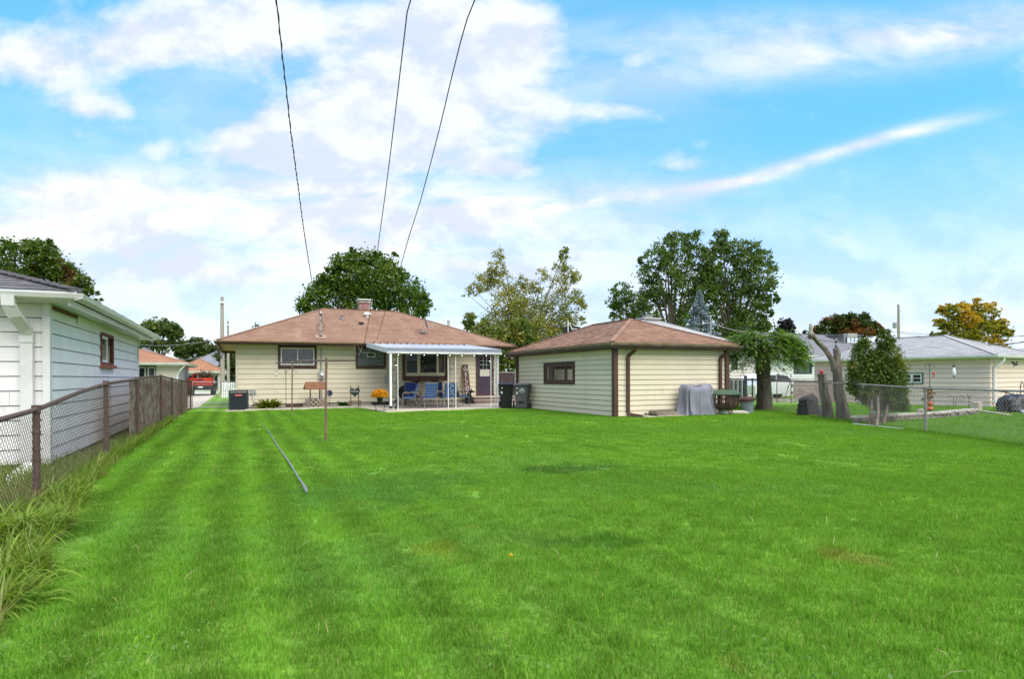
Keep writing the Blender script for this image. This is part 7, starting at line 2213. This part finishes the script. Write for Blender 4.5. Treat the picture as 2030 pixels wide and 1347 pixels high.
def blades(name, xx, yy, h, wd, m, seed, lean=.9, z=-.03):
    rg = np.random.default_rng(seed); n = len(xx); hh = h * rg.uniform(.4, 1.2, n); an = rg.uniform(0, 6.283, n); la = rg.uniform(0, 6.283, n); lm = hh * rg.uniform(.1, lean, n)
    dx, dy = np.cos(an) * wd / 2, np.sin(an) * wd / 2; lx, ly = np.cos(la) * lm, np.sin(la) * lm
    zz = np.array([zlawn(a, b) for a, b in zip(xx, yy)]) + z
    V = np.stack([np.stack([xx - dx, yy - dy, zz], 1), np.stack([xx + dx, yy + dy, zz], 1), np.stack([xx + dx + lx * .4, yy + dy + ly * .4, zz + hh * .65], 1), np.stack([xx - dx + lx * .4, yy - dy + ly * .4, zz + hh * .65], 1), np.stack([xx + lx, yy + ly, zz + hh * .95], 1)], 1).reshape(-1, 3)
    idx = (np.arange(n) * 5)[:, None]
    return fastmesh(name, V, np.concatenate([idx + np.array([[0, 1, 2]]), idx + np.array([[0, 2, 3]]), idx + np.array([[3, 2, 4]])], 0), m, kind='stuff')
M_ROUGH = leafmat('rough_grass_blade', (.12, .22, .02), (.21, .28, .035), (.30, .26, .09), 1.6, lo=.5, hi=.66)
blades('tall_grass', xx, yy, .26, .009, M_ROUGH, 1)
n = 22000; yy = rg.uniform(5, 21, n); xx = rg.uniform(-2.58, -1.8, n); blades('tall_grass', xx, yy, .30, .012, M_ROUGH, 2)
n = 1000; yy = 2.4 + 9 * rg.uniform(0, 1, n) ** 1.4; xx = np.array([edgex(v) for v in yy]) - np.abs(rg.normal(0, .14, n)); blades('dry_grass', xx, yy, .16, .005, M_STRAW, 3, 1.4)
n = 5000; yy = rg.uniform(4.5, 12, n); xx = rg.uniform(-3.4, -2.2, n); blades('tall_grass', xx, yy, .42, .013, M_ROUGH, 12)
# long grass under the right fence and round stumps
n = 7000; tt = rg.uniform(0, rS[-1], n)
pp = np.array([tuple(rpt(s_, 0)) for s_ in tt]); blades('fence_grass', pp[:, 0] + rg.normal(0, .05, n), pp[:, 1] + rg.normal(0, .05, n), .11, .009, lawn_mat('edge_blade', True), 4)
n = 5000; yy = rg.uniform(16.3, 23.4, n); xx = 11.0 - np.abs(rg.normal(0, .03, n)); blades('fence_grass', xx, yy, .07, .01, MATS['edge_blade'], 5)
n = 3500; xx = rg.uniform(11.0, 16.0, n); yy = 16.08 - np.abs(rg.normal(0, .03, n)); blades('fence_grass', xx, yy, .07, .01, MATS['edge_blade'], 6)
# clover leaves near the camera
n = 260; cxs = rg.normal(0, 1, (n, 2)); cen = [gr(90, 1290), gr(240, 1330), gr(330, 1270), gr(1000, 1330), gr(1560, 1330)]
ci = rg.integers(0, 5, n); P = np.array([[cen[c_].x, cen[c_].y, 0.035] for c_ in ci]); P[:, :2] += cxs * .16; P[:, 2] += rg.uniform(-.01, .02, n)
V, Q = leafquads(P, .022, rg, 3, .9); o = fastmesh('clover', V, Q, leafmat('clover_leaf', (.09, .20, .025), (.14, .26, .04)), kind='stuff')
# dandelion
q = gr(1014, 1117)
o = thing('dandelion', q, 'single yellow dandelion flower in the middle of the front lawn', 'flower')
MB().tube([q, q + Z_ * .05 + RT * -.004], .0025, 5).build('stem', MATS['clover_leaf'], o)
V, Q = leafquads(np.array([tuple(q + Z_ * .055 + RT * -.004)] * 40) + rg.normal(0, .005, (40, 3)), .02, rg, 2, .5); fastmesh('petals', V, Q, leafmat('dandelion_petal', (.75, .50, .01), (.8, .6, .02)), o, kind='stuff')
